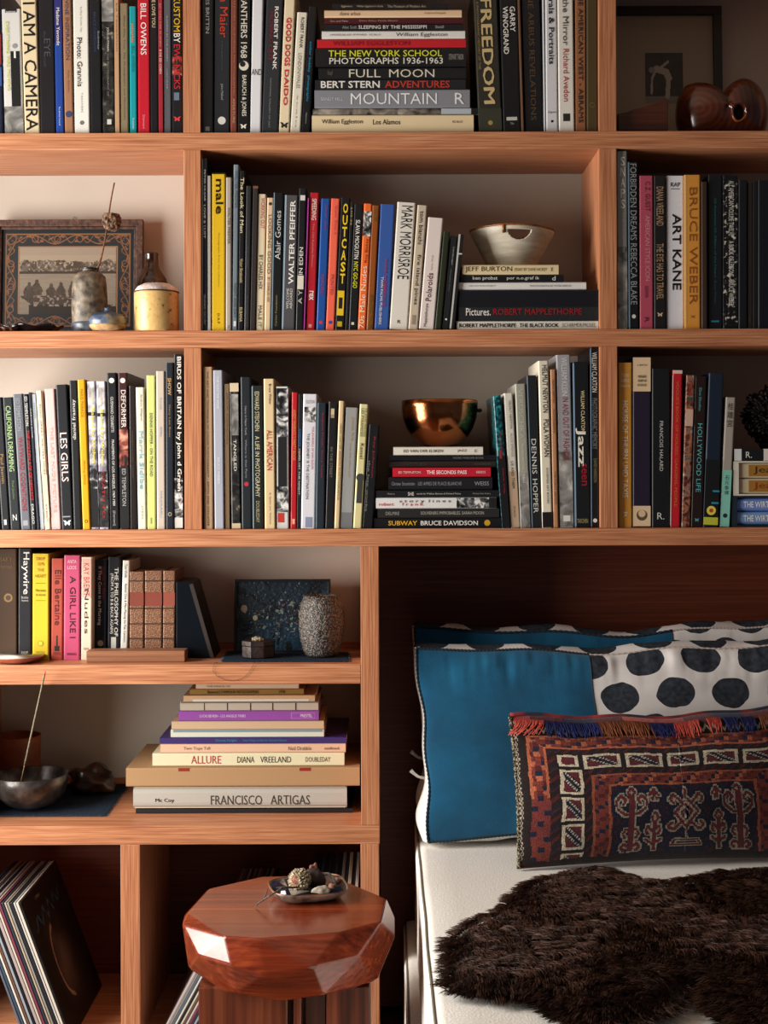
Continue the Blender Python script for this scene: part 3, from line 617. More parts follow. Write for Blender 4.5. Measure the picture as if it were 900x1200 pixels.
GC = 'books standing on the third shelf'
row([
 (-8, 1.5, -10, 468, '#17181c', 'black book cut off by the photo edge', []),
 (2, 12, -9.5, 466, '#16171b', 'black book with brown lettering at the photo edge', [('Paul Jasmin', '#8a6a44', 532, 566, .5), ('1', '#c9c6c0', 608, 614, .3, 0, 'h')]),
 (12.4, 24.4, -9.5, 466, '#1c2124', 'black book lettered california dreaming in pale green', [('CALIFORNIA DREAMING', '#9cb87c', 476, 552, .5), ('Paul Jasmin', '#5c6c48', 563, 584, .3), ('N', '#c9c6c0', 602, 609, .4, 0, 'h')]),
 (24.8, 36.4, -10, 462, '#5f6168', 'grey book with dark red wayward lettering', [('ED TEMPLETON', '#8c8e94', 467, 505, .42), ('WAYWARD COGNITIONS', '#8c1c28', 512, 598, .46)], {'extra': [('panel', '#8c8c90', 609, 615, .25, .75)]}),
 (36.8, 43.2, -10, 462, '#17181c', 'slim black book with white and red lettering', [('ED TEMPLETON', '#cfccc6', 465, 499, .5), ('THE GOLDEN AGE OF NEGLECT', '#b0202c', 504, 586, .55), ('DRAGO', '#cfccc6', 590, 613, .4)]),
 (43.6, 47, -10.2, 460, '#1b2334', 'slim navy book', [('AARON ROSE', '#b4b4b8', 478, 513, .4)]),
 (47.3, 52.2, -10.4, 462, '#a7adb2', 'slim pale grey-blue book', [('stones', '#80868c', 472, 490, .3)]),
 (52.6, 59.6, -10.5, 458, '#dacdb0', 'narrow cream book with vertical small lettering', [('EIGHT GREAT WRITERS MORE', '#5c5040', 474, 556, .22), ('STEIDL', '#6a5e4c', 590, 612, .2)], {'extra': [('panel', '#cbb8a4', 556, 606, 0, 1)]}),
 (60, 71.8, -8, 456, '#d8b0ac', 'pale pink book', [('THE LAST NUDE PICTURE', '#c09690', 500, 600, .3)], {'hard': True}),
 (72.6, 86, -7.5, 451, '#1a1b1f', 'black book lettered les girls', [('LES GIRLS', '#d8c8c4', 507, 564, .6), ], {'hard': True, 'extra': [('butterfly', '#d8d4d0', 612, .7), ('panel', '#8a8a90', 604, 605.4, .1, .8)]}),
 (86.5, 96.4, -5.5, 446, '#17181a', 'black book with white lower-case upward lettering', [('daniel frasnay', '#c9c6c0', 468, 515, .55, 0, 'u', 1)]),
 (97, 106.2, -6.5, 445, '#d69c16', 'bright yellow-orange book', [('PARIS PARADE', '#9a6c10', 456, 489, .4), ('Daniel Frasnay', '#8a5e10', 539, 567, .3, 0, 'u'), ('O', '#3a280a', 608, 612, .4, 0, 'h')]),
 (106.6, 116.4, -5, 447, 'pale', 'first of two purple-grey photo books lettered raised by wolves', [('Raised by Wolves', '#d0c43c', 478, 543, .5, .1, 'd', 2), ('Jim Goldberg', '#c8c070', 454, 474, .35, .1)], {'extra': [('photo', 'bw', 545, 572), ('panel', '#121214', 572, 617, .05, .95), ('panel', '#141416', 483, 487, .05, .95)]}),
 (117, 128, -4.5, 447, 'pale', 'second of two photo books lettered raised by wolves', [('Raised by Wolves', '#cfc34c', 480, 545, .46, .0, 'd', 2), ('Jim Goldberg', '#b8b070', 454, 476, .35, 0), ('DEATH TO', '#a01e2a', 552, 606, .3)], {'extra': [('photo', 'bw', 552, 572), ('photo', 'dark', 572, 617), ('panel', '#141416', 484, 488, .05, .95)]}),
 (128.4, 140, -3.5, 437, '#17171b', 'black book with white los angeles fragments lettering', [('GUSMANO CESARETTI', '#c9c6c0', 465, 506, .3), ('FRAGMENTS OF LOS ANGELES, 1969-1989', '#c9c6c0', 515, 592, .3), ('[Damiani]', '#9a9894', 598, 615, .26)], {'extra': [('disc', '#d8d4cc', 446, .55)]}),
 (140.6, 152, -2.5, 437, '#3a1a1c', 'maroon book lettered deformer with a face', [('DEFORMER', '#dcd4cc', 457, 501, .5, .05, 'd', 1), ('ED TEMPLETON', '#a8a4a2', 549, 592, .4, 0, 'd', 0)], {'extra': [('photo', 'skin', 503, 545), ('panel', '#151517', 547, 618, .03, .97), ('disc', '#d8d0c8', 446, .55)]}),
 (152.4, 161.5, -1.5, 452, '#1e1613', 'very dark brown book behind the white paperback', [('DANNY LYON  LIGHT', '#5a4636', 505, 560, .2, 0)]),
 (162, 172, -3, 454, '#dcd6c2', 'white paperback with pale cyan lettering', [('Andrea Wagner', '#5a564c', 462, 494, .25, .1), ('Marrk Sidibe', '#86b8c4', 505, 573, .5, 0, 'd', 2), ('STEIDL', '#9a968c', 592, 609, .2)]),
 (172.3, 183, -.8, 440, '#c8cf7c', 'pale lime-yellow book', [('DENNIS HOPPER - ON THE ROAD', '#3c4024', 484, 558, .3, 0, 'd', 1)], {'extra': [('panel', '#8c9050', 606, 613, .4, .55)]}),
 (183.8, 194, -1, 435, '#c2b3a4', 'taupe-cream book right of the lime one', [('PETER FRASER', '#8c98b0', 466, 480, .2), ('MATERIAL', '#8c98b0', 500, 512, .2), ('NAZRAELI', '#8c98b0', 575, 606, .2)]),
 (194.6, 204, -.6, 425, '#1d232c', 'navy-black book with small gold script', [('SHOW', '#cfa060', 443, 463, .45), ('Gary Lee Boas', '#8a7454', 474, 512, .3)], {'extra': [('disc', '#b8a078', 602, .5), ('disc', '#1d232c', 602, .34)]}),
 (204.5, 214.9, -1, 415, '#151517', 'tall black-and-white book lettered birds, against the upright', [('BIRDS OF BRITAIN by John d Green', '#e0dcd4', 418, 575, .6, .05, 'd', 2)], {'extra': [('photo', 'bw', 560, 619), ('panel', '#c9c6c0', 606, 618, .05, .95)]}),
], Z3T, 'third shelf, outer left bay', GC + ', left bay')
row([
 (238.8, 250, -.8, 430, '#b3906e', 'tall tan book with tiny black capitals against the upright', [('THE ART AND TECHNIQUE OF COLOR PHOTOGRAPHY - SIMON AND SCHUSTER', '#2a2018', 435, 616, .2, -.05)], {'rough': .7}),
 (251.6, 263, -2, 434, '#a3a6b2', 'tall lavender-grey book', [('THE WAY WE WERE', '#d4d6de', 441, 479, .26), ('BRUCE WEBER', '#d4d6de', 536, 567, .26)], {'hard': True}),
 (263.8, 270.6, -.8, 450, '#7a6248', 'narrow khaki-brown book', [('JACK PIERSON', '#4a3a28', 460, 520, .3)]),
 (271.3, 282.6, -2.6, 449, 'dark', 'photo book with a cream band at its top', [('TANGLED', '#c9c6be', 515, 552, .3)], {'extra': [('panel', '#cbb89a', 449, 459, 0, 1), ('photo', 'grey', 462, 510, .2, .9), ('panel', '#c2b090', 613, 619, 0, 1)]}),
 (283.4, 295.3, -1.6, 442, '#202428', 'charcoal book with a tiny red dot', [('Here is New York', '#8f9296', 476, 510, .2), ('Where is that Paris', '#7c8084', 515, 560, .2)], {'extra': [('disc', '#b0243c', 567, .45)]}),
 (296.3, 308.7, -1.4, 452, '#1f2422', 'black-green book with cream photography lettering', [('EDWARD STEICHEN', '#cfc49c', 459, 505, .42, 0, 'd', 0), ('A LIFE IN PHOTOGRAPHY', '#cfc49c', 511, 582, .42, 0, 'd', 0), ('DOUBLEDAY', '#a89e7c', 587, 612, .34, 0, 'd', 0)], {'extra': [('panel', '#8ca0a8', 453, 619, 0, .1)]}),
 (310.4, 323, -1.5, 444, '#d2b98e', 'cream book with red all american lettering', [('Bruce Weber', '#3a2e1e', 450, 474, .24, .1), ('ALL AMERICAN', '#b0302c', 504, 551, .5, 0, 'd', 1), ('A Quiet Inn, Volume', '#6a5438', 577, 614, .16)], {'hard': True, 'rough': .6}),
 (324, 338.8, -.6, 453, '#c9c7c4', 'book whose spine shows a black-and-white standing man', [], {'extra': [('photo', 'bw', 455, 512, .04, .96), ('panel', '#1a1a1c', 512, 570, .15, .85), ('photo', 'bw', 570, 600, .04, .96), ('panel', '#b8342c', 601, 612, .1, .6)]}),
 (340.3, 347.8, 1.6, 460, '#b01c24', 'bright red narrow book lettered party book', [("ANDY WARHOL'S PARTY BOOK", '#c98a4c', 480, 540, .5)], {'extra': [('panel', '#e0a07c', 608, 614, .3, .7)]}),
 (348, 352.2, 2, 462, '#17181b', 'slim black book between the red and white books', [('AVEDON', '#2c70b0', 502, 523, .6), ('HARD HIT THE NIGHT', '#cfccc6', 526, 580, .4)]),
 (352.7, 369.2, 2.8, 462, '#cfcdd4', 'white book with journey lettering and a small portrait', [('THE JOURNALS OF DAN ELDON', '#a82440', 500, 550, .18, .2, 'd', 1), ('THE JOURNEY IS THE DESTINATION', '#2a2a30', 508, 585, .24, -.14, 'd', 1), ('ELDON', '#8c8a90', 469, 473, .6, 0, 'h')], {'extra': [('photo', 'bw', 477, 495, .08, .92), ('panel', '#8088a0', 606, 618, .3, .8)]}),
 (369.8, 380.4, 2.3, 472, '#232a32', 'blue-black book with dull red lettering', [('Robert Frank: Story Lines', '#8c2a34', 484, 560, .28, .1)], {'extra': [('panel', '#6f8494', 473, 619, 0, .13)]}),
 (381, 391.2, 4.2, 471, '#1a1a1c', 'black book with a small cream label', [('IN THE STREET', '#6c6a64', 524, 560, .3)], {'extra': [('panel', '#c4b090', 479, 486, .3, .7), ('panel', '#a08868', 486, 490, .3, .7)]}),
 (391.7, 398.2, 5.6, 470, '#cfb48a', 'narrow cream-tan book', [('HENRI CARTIER BRESSON', '#6a543a', 497, 546, .3), ('PHOTOGRAPHS', '#5a4630', 548, 586, .3)]),
 (398.6, 413, 6.6, 478, '#8f8f8e', 'grey cloth book with small gold lettering', [('Jacob Riis', '#a8824e', 489, 517, .28, .1), ('how the other half', '#a8824e', 520, 560, .14)], {'hard': True, 'rough': .75, 'extra': [('panel', '#6f6f72', 601, 619, .0, 1)]}),
 (413.8, 424, 8, 474, '#d0c692', 'cream-yellow book with a dark figure low on it', [('LES PYRAMIDES', '#5c5634', 479, 512, .3, -.15), ('DE JOHN WATERS', '#5c5634', 479, 512, .3, .2), ('Kessel', '#2a2820', 520, 538, .4)], {'extra': [('disc', '#3a3a36', 560, .95), ('panel', '#3a3a36', 556, 590, .2, .8)]}),
 (424.6, 437, 8, 498, '#17171a', 'black book at the end of the row before the stack', [('Ray Johnson', '#8c2430', 512, 560, .24, .1), ('the late works', '#7c7a74', 540, 600, .2, -.25)]),
], Z3T, 'third shelf, centre bay', GC + ', centre bay')
zC = stack([
 (438, 587, 608, 620, '#151518', 'black lowest book of third-shelf stack, lettered subway in yellow', [('SUBWAY', '#d6a21c', 455, 489, .46, 0, 'd', 2), ('BRUCE DAVIDSON', '#dcd9d2', 493, 560, .46, 0, 'd', 2)], {'extra': [('disc', '#c2961e', 571, .6)]}),
 (442.5, 585, 597, 608, '#262526', 'dark grey book above the subway one, third-shelf stack', [('DELPIRE', '#8c8a84', 452, 468, .35), ('SOUVENIRS IMPROBABLES, SARAH MOON', '#a8a49a', 493, 567, .4, 0, 'd', 0)]),
 (440.5, 582, 584, 597, '#d6d4d2', 'white book with spaced black and red lettering, third-shelf stack', [('s t o r y  l i n e s', '#2a2a2c', 468, 528, .34, .15, 'd', 1), ('robert', '#b82434', 444, 461, .28, -.1, 'd', 1), ('f r a n k', '#b82434', 471, 496, .28, -.1, 'd', 1)], {'extra': [('photo', 'bw', 535, 573, .04, .96), ('panel', '#1a1a1c', 573, 582, .02, .98)]}),
 (441, 586, 575.6, 584, '#18181c', 'black book lettered she, third-shelf stack', [('Mahoney', '#8a8884', 454, 463, .3), ('SHE', '#d0cdc6', 478, 485, .5), ('works by Wallace Berman & Richard Prince', '#a8a6a0', 488, 540, .32), ('Michael Kohn Gallery', '#8a8884', 554, 575, .3)], {'y': .012}),
 (455, 577, 560, 575.6, '#1c1c20', 'thick black book under the red one, third-shelf stack', [('Christer Stromholm', '#8a8a8c', 459, 486, .26, 0, 'd', 0), ('LES AMIES DE PLACE BLANCHE', '#8a8a8c', 490, 541, .26, 0, 'd', 0), ('WEISS', '#8a8a8c', 556, 573, .3)], {'y': .02}),
 (460, 575, 549, 560, '#b81c30', 'red book lettered the seconds pass', [('ED TEMPLETON', '#dcc4bc', 467, 493, .24), ('THE SECONDS PASS', '#ecdcd4', 500, 547, .4, 0, 'd', 2), ('SEEDS', '#dcc4bc', 558, 569, .24)], {'y': .012}),
 (456, 581, 541, 549, '#312824', 'dark brown book above the red one, third-shelf stack', [('UNTITLED', '#4a4038', 470, 500, .4), ('PANTHEON', '#5a5048', 556, 575, .3)], {'y': .03}),
 (456, 581, 534.5, 541, '#17181c', 'thin black book below the white jazz one', [('MOSES VINEGAR BOOK', '#77777a', 531, 567, .35)], {'y': .025}),
 (461, 566, 524.7, 534.5, '#d8d2c6', 'white book lettered jazz under the copper bowl', [('ED VAN DER ELSKEN', '#3a342c', 473, 519, .34), ('JAZZ', '#3a342c', 536, 547, .34), ('E', '#8a8478', 556, 559, .34)]),
], Z3T, '', 'stack of flat books on the third shelf')
row([
 (588.5, 598.2, -11, 464, 'teal', 'teal starry book leaning beside the stack', [('Horst Faas', '#9c1f2c', 507, 535, .22, .1), ('Dark City', '#9c1f2c', 550, 580, .22, .1)], {'extra': [('panel', '#141216', 535, 619, .0, 1), ('panel', '#8c2a2c', 528, 538, .3, .6)]}),
 (598.8, 609.4, -8.5, 461, '#d6d0c4', 'white book with a tan lower half', [('HELMUT NEWTON', '#5a544a', 470, 503, .24, .1), ('ALICE SPRINGS', '#7a746a', 508, 536, .24, .1), ('US AND THEM', '#4a443a', 541, 573, .3, 0), ('SCALO', '#5a5044', 594, 607, .2)], {'extra': [('panel', '#b89c82', 553, 619, 0, 1)]}),
 (610, 622.4, -6.5, 450, '#9c9a8c', 'grey-green book with pale thin capitals', [('VERUSCHKA', '#b8b8ac', 456, 515, .45, 0, 'd', 0), ('TRANSFIGURATIONS', '#c4c4b8', 520, 551, .22), ('T&H', '#d0d0c4', 556, 566, .22)], {'extra': [('photo', 'grey', 553, 619, .06, .94)]}),
 (623.2, 634.6, -6, 440, '#1f2125', 'charcoal book with widely spaced white capitals', [('DENNIS', '#d4d2ca', 515, 556, .5, 0, 'd', 0), ('HOPPER', '#d4d2ca', 562, 602, .5, 0, 'd', 0)], {'extra': [('panel', '#7a90a0', 441, 619, 0, .1)]}),
 (635.6, 647.8, -5, 423, '#dcd2be', 'cream book with bold black capitals ending woman', [('HELMUT NEWTON', '#17140f', 428, 484, .5, .1, 'd', 1), ('POLA WOMAN', '#17140f', 492, 536, .5, .1, 'd', 1), ('SCHIRMER ART BOOKS', '#3a342a', 549, 591, .18, .1)], {'hard': True, 'extra': [('panel', '#1a1416', 601, 619, 0, 1)]}),
 (648.4, 655, -3.8, 433, '#b5835c', 'narrow terracotta-tan book', [('HELMUT NEWTON', '#4a2e1e', 445, 472, .3), ('PHOTOGRAPHS', '#4a2e1e', 480, 508, .3), ('THE FORTY ARTISTS', '#4a2e1e', 553, 592, .25)]),
 (656.2, 673, -4.5, 416, '#98969a', 'grey photo-spine book with dark red fashion lettering', [('WILLIAM KLEIN', '#d0ced0', 419, 464, .4, .06, 'd', 0), ('IN AND OUT OF FASHION', '#8c2430', 466, 540, .4, .06, 'd', 0)], {'hard': True, 'extra': [('photo', 'grey', 530, 618, .04, .96), ('panel', '#d4d2cc', 605, 612, .25, .75)]}),
 (673.8, 692, -2.8, 424, '#17181c', 'black book with big white jazz lettering', [('WILLIAM CLAXTON', '#d8c896', 458, 507, .24, .12), ('Jazz', '#e4e0d4', 502, 548, .66, -.05, 'd', 2), ('seen', '#8c1c28', 544, 570, .36, .15, 'd', 2), ('TASCHEN', '#9a9468', 609, 614, .7, 0, 'h')], {'hard': True, 'extra': [('panel', '#7f9ab4', 426, 618, 0, .1)]}),
 (692.6, 703.4, -1, 407, '#15161a', 'tall black book with grey memory lettering against the upright', [('WILLIAM CLAXTON', '#c8c8bc', 413, 460, .62, .0, 'd', 1), ('PHOTOGRAPHIC MEMORY', '#6c7072', 467, 527, .62, .0, 'd', 1), ('DAVID HARRISON', '#6c6c50', 538, 566, .4, .05)], {'extra': [('panel', '#7f9ab4', 409, 618, 0, .1), ('disc', '#d4d2cc', 611, .5)]}),
], Z3T, 'third shelf, centre bay', GC + ', centre bay')
row([
 (725, 741, -.2, 425, '#d0913a', 'golden-orange book with long white title', [('HOUSE OF THURN UND TAXIS', '#ece2d0', 470, 584, .42, 0, 'd', 0), ('TODD', '#e4d2b0', 438, 442, .6, 0, 'h'), ('EBERLE', '#e4d2b0', 444, 448, .6, 0, 'h'), ('ABRAMS', '#e4d2b0', 451, 454, .7, 0, 'h'), ('R', '#e4d2b0', 601, 608, .3)], {'hard': True}),
 (741.6, 763, 0, 419, '#241d30', 'thick aubergine book with cream bands at both ends', [('C. BEATON', '#3a342c', 427, 429, .55, 0, 'h'), ('MESSAGE', '#2a261e', 440, 443, .45, 0, 'h'), ('FROM THE', '#2a261e', 445, 448, .45, 0, 'h'), ('INTERIOR', '#2a261e', 450, 453, .5, 0, 'h')], {'hard': True, 'extra': [('panel', '#d8bc98', 419, 459, 0, 1), ('panel', '#d8bc98', 594, 618, 0, 1), ('disc', '#5a4a38', 605, .6), ('disc', '#d0b490', 603, .4)]}),
 (764, 785, 0, 432, '#161719', 'thick black book with small white capitals mid-spine', [('FRANCOIS HALARD', '#c4c2bc', 494, 553, .2, .03, 'd', 0), ('R.', '#c9c7c0', 602, 610, .4, 0, 'h', 0)], {'hard': True}),
 (785.4, 797.2, 3, 434, '#b81a28', 'worn red book with gold lettering', [("VOGUE'S BOOK OF HOUSES, GARDENS, PEOPLE", '#b8782c', 447, 595, .34, 0, 'd', 0)], {'hard': True, 'extra': [('panel', '#d4b8ac', 434, 438, 0, 1), ('panel', '#cfb0a4', 440, 617, 0, .08)]}),
 (798.3, 809, 6, 440, 'mixed', 'book with a collage of colour photos on its spine', [('VOGUE', '#8c2424', 446, 465, .5)], {'extra': [('panel', '#30483c', 466, 469, .1, .9), ('panel', '#c4a08c', 480, 500, .1, .9)]}),
 (809.5, 823.4, 5.2, 441, '#231613', 'dark brown book with turquoise hollywood life lettering', [('Eliot Elisofon', '#5aa8ac', 455, 482, .22, -.02, 'd', 0), ('HOLLYWOOD LIFE', '#5fb0b4', 497, 578, .4, .04, 'd', 0)], {'extra': [('butterfly', '#4aa0a4', 611, .4)]}),
 (824, 841.6, 7, 438, '#1a2434', 'navy book with a black lower half and yellow flower', [], {'hard': True, 'extra': [('panel', '#141416', 540, 618, 0, 1), ('disc', '#d8cc50', 600, .62), ('disc', '#b83a24', 600, .28), ('panel', '#b8b83c', 608, 617, .0, 1), ('panel', '#2f88a4', 576, 578, .55, 1), ('panel', '#2f88a4', 590, 592, .5, .98)]}),
 (843.2, 855, 7.5, 466, '#9f958c', 'grey book with a mint lower half and black characters', [('\u6842\u96e2\u5bae', '#1c1a18', 472, 502, .55, 0, 's', 0), ('\u77f3\u5143\u6cf0\u535a', '#26302c', 558, 582, .4, 0, 's', 0)], {'extra': [('panel', '#7fbfb0', 552, 619, 0, 1), ('disc', '#1c241f', 606, .45)]}),
], Z3T, 'third shelf, outer right bay', GC + ', right bay')

GD = 'books standing on the fourth shelf'
row([
 (-14, 20.3, -.3, 643.5, '#45301f', 'broad brown book at the photo edge', [('MARY', '#7a5c34', 653, 658, .5, .1, 'h'), ('PICKFORD', '#7a5c34', 663, 666, .5, .1, 'h')], {'extra': [('disc', '#8a6a3a', 700, .3, .7), ('disc', '#45301f', 700, .18, .7)], 'hard': True}),
 (21, 37, .3, 643, '#1b1920', 'black book lettered haywire in white', [('Haywire', '#dcd8d0', 647, 696, .58, .05, 'd', 1), ('Brooke', '#b0aca6', 698, 701, .5, 0, 'h'), ('Hayward', '#b0aca6', 702, 705, .5, 0, 'h'), ('KNOPF', '#b0aca6', 762, 765, .5, 0, 'h')], {'hard': True}),
 (37.8, 57.3, .3, 649, '#cbb22a', 'yellow book with small red capitals', [('DROP', '#a8582c', 653, 656.5, .5, 0, 'h'), ('GUN', '#a8582c', 659, 662.5, .4, 0, 'h'), ('THE', '#a8582c', 666, 669.5, .4, 0, 'h'), ('HEART', '#a8582c', 673, 676.5, .65, 0, 'h'), ('Mercedes', '#5a4c18', 690, 693, .6, 0, 'h'), ('de Acosta', '#5a4c18', 695, 698, .6, 0, 'h'), ('NOLTINO', '#8a7420', 762, 764.5, .5, 0, 'h')], {'hard': True, 'extra': [('panel', '#7a6a1c', 683, 683.7, .2, .8), ('panel', '#7a6a1c', 703, 703.7, .2, .8), ('disc', '#a08c20', 753, .35), ('disc', '#d8c022', 753, .24)]}),
 (59.6, 73.6, .8, 654.7, '#a23e2c', 'faded red-orange book with dark script and a tower', [('Elle Bertaine', '#4a1c18', 668, 732, .5, .05, 'd', 0), ('NORTON', '#6a2a1c', 763, 766, .6, 0, 'h')], {'rough': .6, 'hard': True, 'extra': [('panel', '#2a1a18', 744, 760, .44, .56), ('panel', '#2a1a18', 756, 762, .3, .7)]}),
 (74.4, 93.6, .6, 651, '#b5486a', 'hot pink book lettered a girl like i', [('A GIRL LIKE I', '#3a1420', 675, 747, .36, .05, 'd', 1), ('ANITA', '#e4b8c0', 656, 660, .55, 0, 'h'), ('LOOS', '#e4b8c0', 663, 667, .55, 0, 'h'), ('VIKING', '#4a1a28', 764, 767, .6, 0, 'h')], {'hard': True}),
 (94.6, 109.4, .6, 653, '#d8c2ac', 'cream book mottled with red lettering', [('KAY BRENT', '#a83a34', 660, 698, .5, 0, 'd', 0), ('Nudes', '#3a2c26', 690, 742, .36, 0, 'd', 0), ('VIKING', '#8a5a4c', 758, 761, .5, 0, 'h')], {'hard': True, 'extra': [('panel', '#cfa494', 655, 700, .1, .9)]}),
 (110.7, 124.8, .6, 656, '#1a202c', 'navy-black book behind the wood strip with white lettering', [('If They Come in the Morning', '#f2efe8', 664, 732, .34, -.1, 'd', 1), ('Angela Y. Davis', '#98303a', 664, 702, .28, .22, 'd', 1)], {'y': .10, 'extra': [('disc', '#c9b890', 753, .5)]}),
 (125.6, 140.4, 1, 653, '#17181c', 'black book behind the wood strip with two-line white title', [('THE PHILOSOPHY OF', '#d4d1ca', 665, 745, .3, .2, 'd', 1), ('(FROM A TO B & BACK AGAIN)', '#d4d1ca', 672, 742, .3, -.18, 'd', 1)], {'y': .10, 'extra': [('panel', '#c4c0b8', 746, 761, .3, .7)]}),
 (140.8, 149.4, 3, 657, '#d8d2c8', 'narrow white book behind the wood strip', [('Tom Wolfe', '#3a3630', 661, 677, .36), ('Radical Chic & Mau-Mauing the Flak Catchers', '#3a3630', 684, 752, .36)], {'y': .10}),
 (151.6, 168.6, .3, 670, 'leather', 'first tooled brown leather volume behind the wood strip', [], {'y': .10, 'hard': True, 'rough': .5, 'extra': [('band', '#7a3a2c', 694, 710), ('band', '#3a2a1e', 680, 681.5), ('band', '#3a2a1e', 712, 713.5), ('band', '#3a2a1e', 730, 731.5), ('band', '#3a2a1e', 747, 748.5)]}),
 (169.4, 190, .4, 669, 'leather', 'second and thickest tooled brown leather volume behind the wood strip', [], {'y': .10, 'hard': True, 'extra': [('band', '#7c3a2e', 694, 710), ('band', '#3a2a1e', 680, 681.5), ('band', '#3a2a1e', 712, 713.5), ('band', '#3a2a1e', 730, 731.5), ('band', '#3a2a1e', 747, 748.5)]}),
 (190.6, 205, .6, 669, 'leather', 'third tooled leather volume, next to the dark glass wedge', [], {'y': .10, 'hard': True, 'extra': [('band', '#8a4638', 694, 710), ('band', '#3a2a1e', 680, 681.5), ('band', '#3a2a1e', 712, 713.5), ('band', '#3a2a1e', 730, 731.5), ('band', '#3a2a1e', 747, 748.5)]}),
], Z4T, 'fourth shelf', GD, y=.07)

GE = 'stack of large flat books on the fifth shelf'
stack([
 (159, 413.5, 948.5, 953.5, '#1c1c22', 'thin black portfolio lowest of the fifth-shelf stack', [], {'dep': .27, 'y': .105, 'hard': False}),
 (156, 406.5, 921, 948.5, '#aaa59c', 'worn grey linen book lettered mc coy and artigas in black', [('Mc Coy', '#26221c', 182, 204, .2, -.12, 'd', 1), ('FRANCISCO', '#3a342c', 247, 307, .4, -.1, 'd', 0), ('ARTIGAS', '#3a342c', 317, 363, .4, -.1, 'd', 0)], {'dep': .26, 'y': .10, 'hard': True, 'rough': .85, 'round': .3}),
 (147.6, 421.5, 899, 921, '#a5825c', 'big tan cardboard portfolio tied with two red clasps', [], {'dep': .265, 'y': .095, 'hard': True, 'rough': .8, 'extra': [('panel', '#8a2c22', 209, 222, .82, .99), ('panel', '#8a2c22', 351, 364, .82, .99),]}),
 (178.6, 403.5, 883.5, 899, '#d8d0ae', 'cream-yellow book lettered allure in red, on the cardboard portfolio', [('ALLURE', '#b02c3c', 224, 259, .6, 0, 'd', 0), ('DIANA', '#2a2820', 278, 298, .46, 0, 'd', 0), ('VREELAND', '#2a2820', 305, 341, .46, 0, 'd', 0), ('DOUBLEDAY', '#4a463a', 358, 387, .36, 0, 'd', 0)], {'dep': .22, 'y': .11, 'hard': True}),
 (188, 405, 873, 883.5, '#d8b296', 'peach-pink book above the allure one', [('Two Tops Tall', '#6a4a38', 215, 246, .42, 0, 'd', 0), ('Neil Drabble', '#6a4a38', 338, 365, .42, 0, 'd', 0), ('steidlmack', '#6a4a38', 380, 398, .3)], {'dep': .22, 'y': .11}),
 (187, 406, 866, 873, '#3a2a68', 'dark purple large book under the mint-white one', [('Donna Knight', '#2f8a94', 253, 278, .5), ('Four Ways to Die for Second Heaven', '#2f8a94', 285, 336, .4)], {'dep': .235, 'y': .115, 'hard': False}),
 (200, 379.5, 857, 866, '#cfd0c0', 'mint-white book with a blue-grey upper strip', [], {'dep': .2, 'y': .12, 'hard': False, 'extra': [('panel', '#7a9098', 203, 378, .66, .98)]}),
 (201, 379.5, 847, 857, '#c4a888', 'kraft-paper book under the violet one', [], {'dep': .21, 'y': .118, 'hard': True, 'rough': .8}),
 (209, 373.5, 835, 847, '#914ea2', 'bright violet book in the fifth-shelf stack', [('LUCAS BEHREN - LOS ANGELES TRIBES', '#dcc4dc', 234, 288, .26), ('PRESTEL', '#e4d4e4', 352, 366, .3, 0)], {'dep': .2, 'y': .12, 'hard': True, 'extra': [('panel', '#b878c4', 341, 369, .2, .8), ('panel', '#914ea2', 342, 368.4, .25, .75)]}),
 (211, 373, 824.5, 835, '#b8ac9c', 'book with an exposed stitched binding above the violet one', [], {'dep': .2, 'y': .12, 'rough': .9, 'extra': [('panel', '#2a2622', q, q + 1, .05, .95) for q in (239, 266, 293, 319, 346)] + [('panel', '#6c6a66', 212, 372, .86, .98)]}),
 (215, 369, 817, 824.5, '#c8a47c', 'thin tan and white booklet near the top of the fifth-shelf stack', [], {'dep': .2, 'y': .12, 'hard': False, 'extra': [('panel', '#d8d2c8', 226, 362, .05, .4)]}),
 (222.7, 356, 809.6, 817, '#8a6a38', 'olive-tan book second from top of the fifth-shelf stack', [("Bennett's FAMOUS SKYSCRAPERS", '#3a2a14', 243, 303, .5), ('1978', '#3a2a14', 327, 334, .5)], {'dep': .19, 'y': .125}),
 (229.6, 350, 804, 809.6, '#cbb298', 'thin cream booklet topmost of the fifth-shelf stack', [('THE PENCIL OF', '#7a6650', 242, 270, .4)], {'dep': .18, 'y': .125}),
], Z5T, '', GE)
# ------------------------------------------------------------------ objects on the shelves
def mask_rect(x, y, a, b, c, d): return (x >= a) & (x < c) & (y >= b) & (y < d)

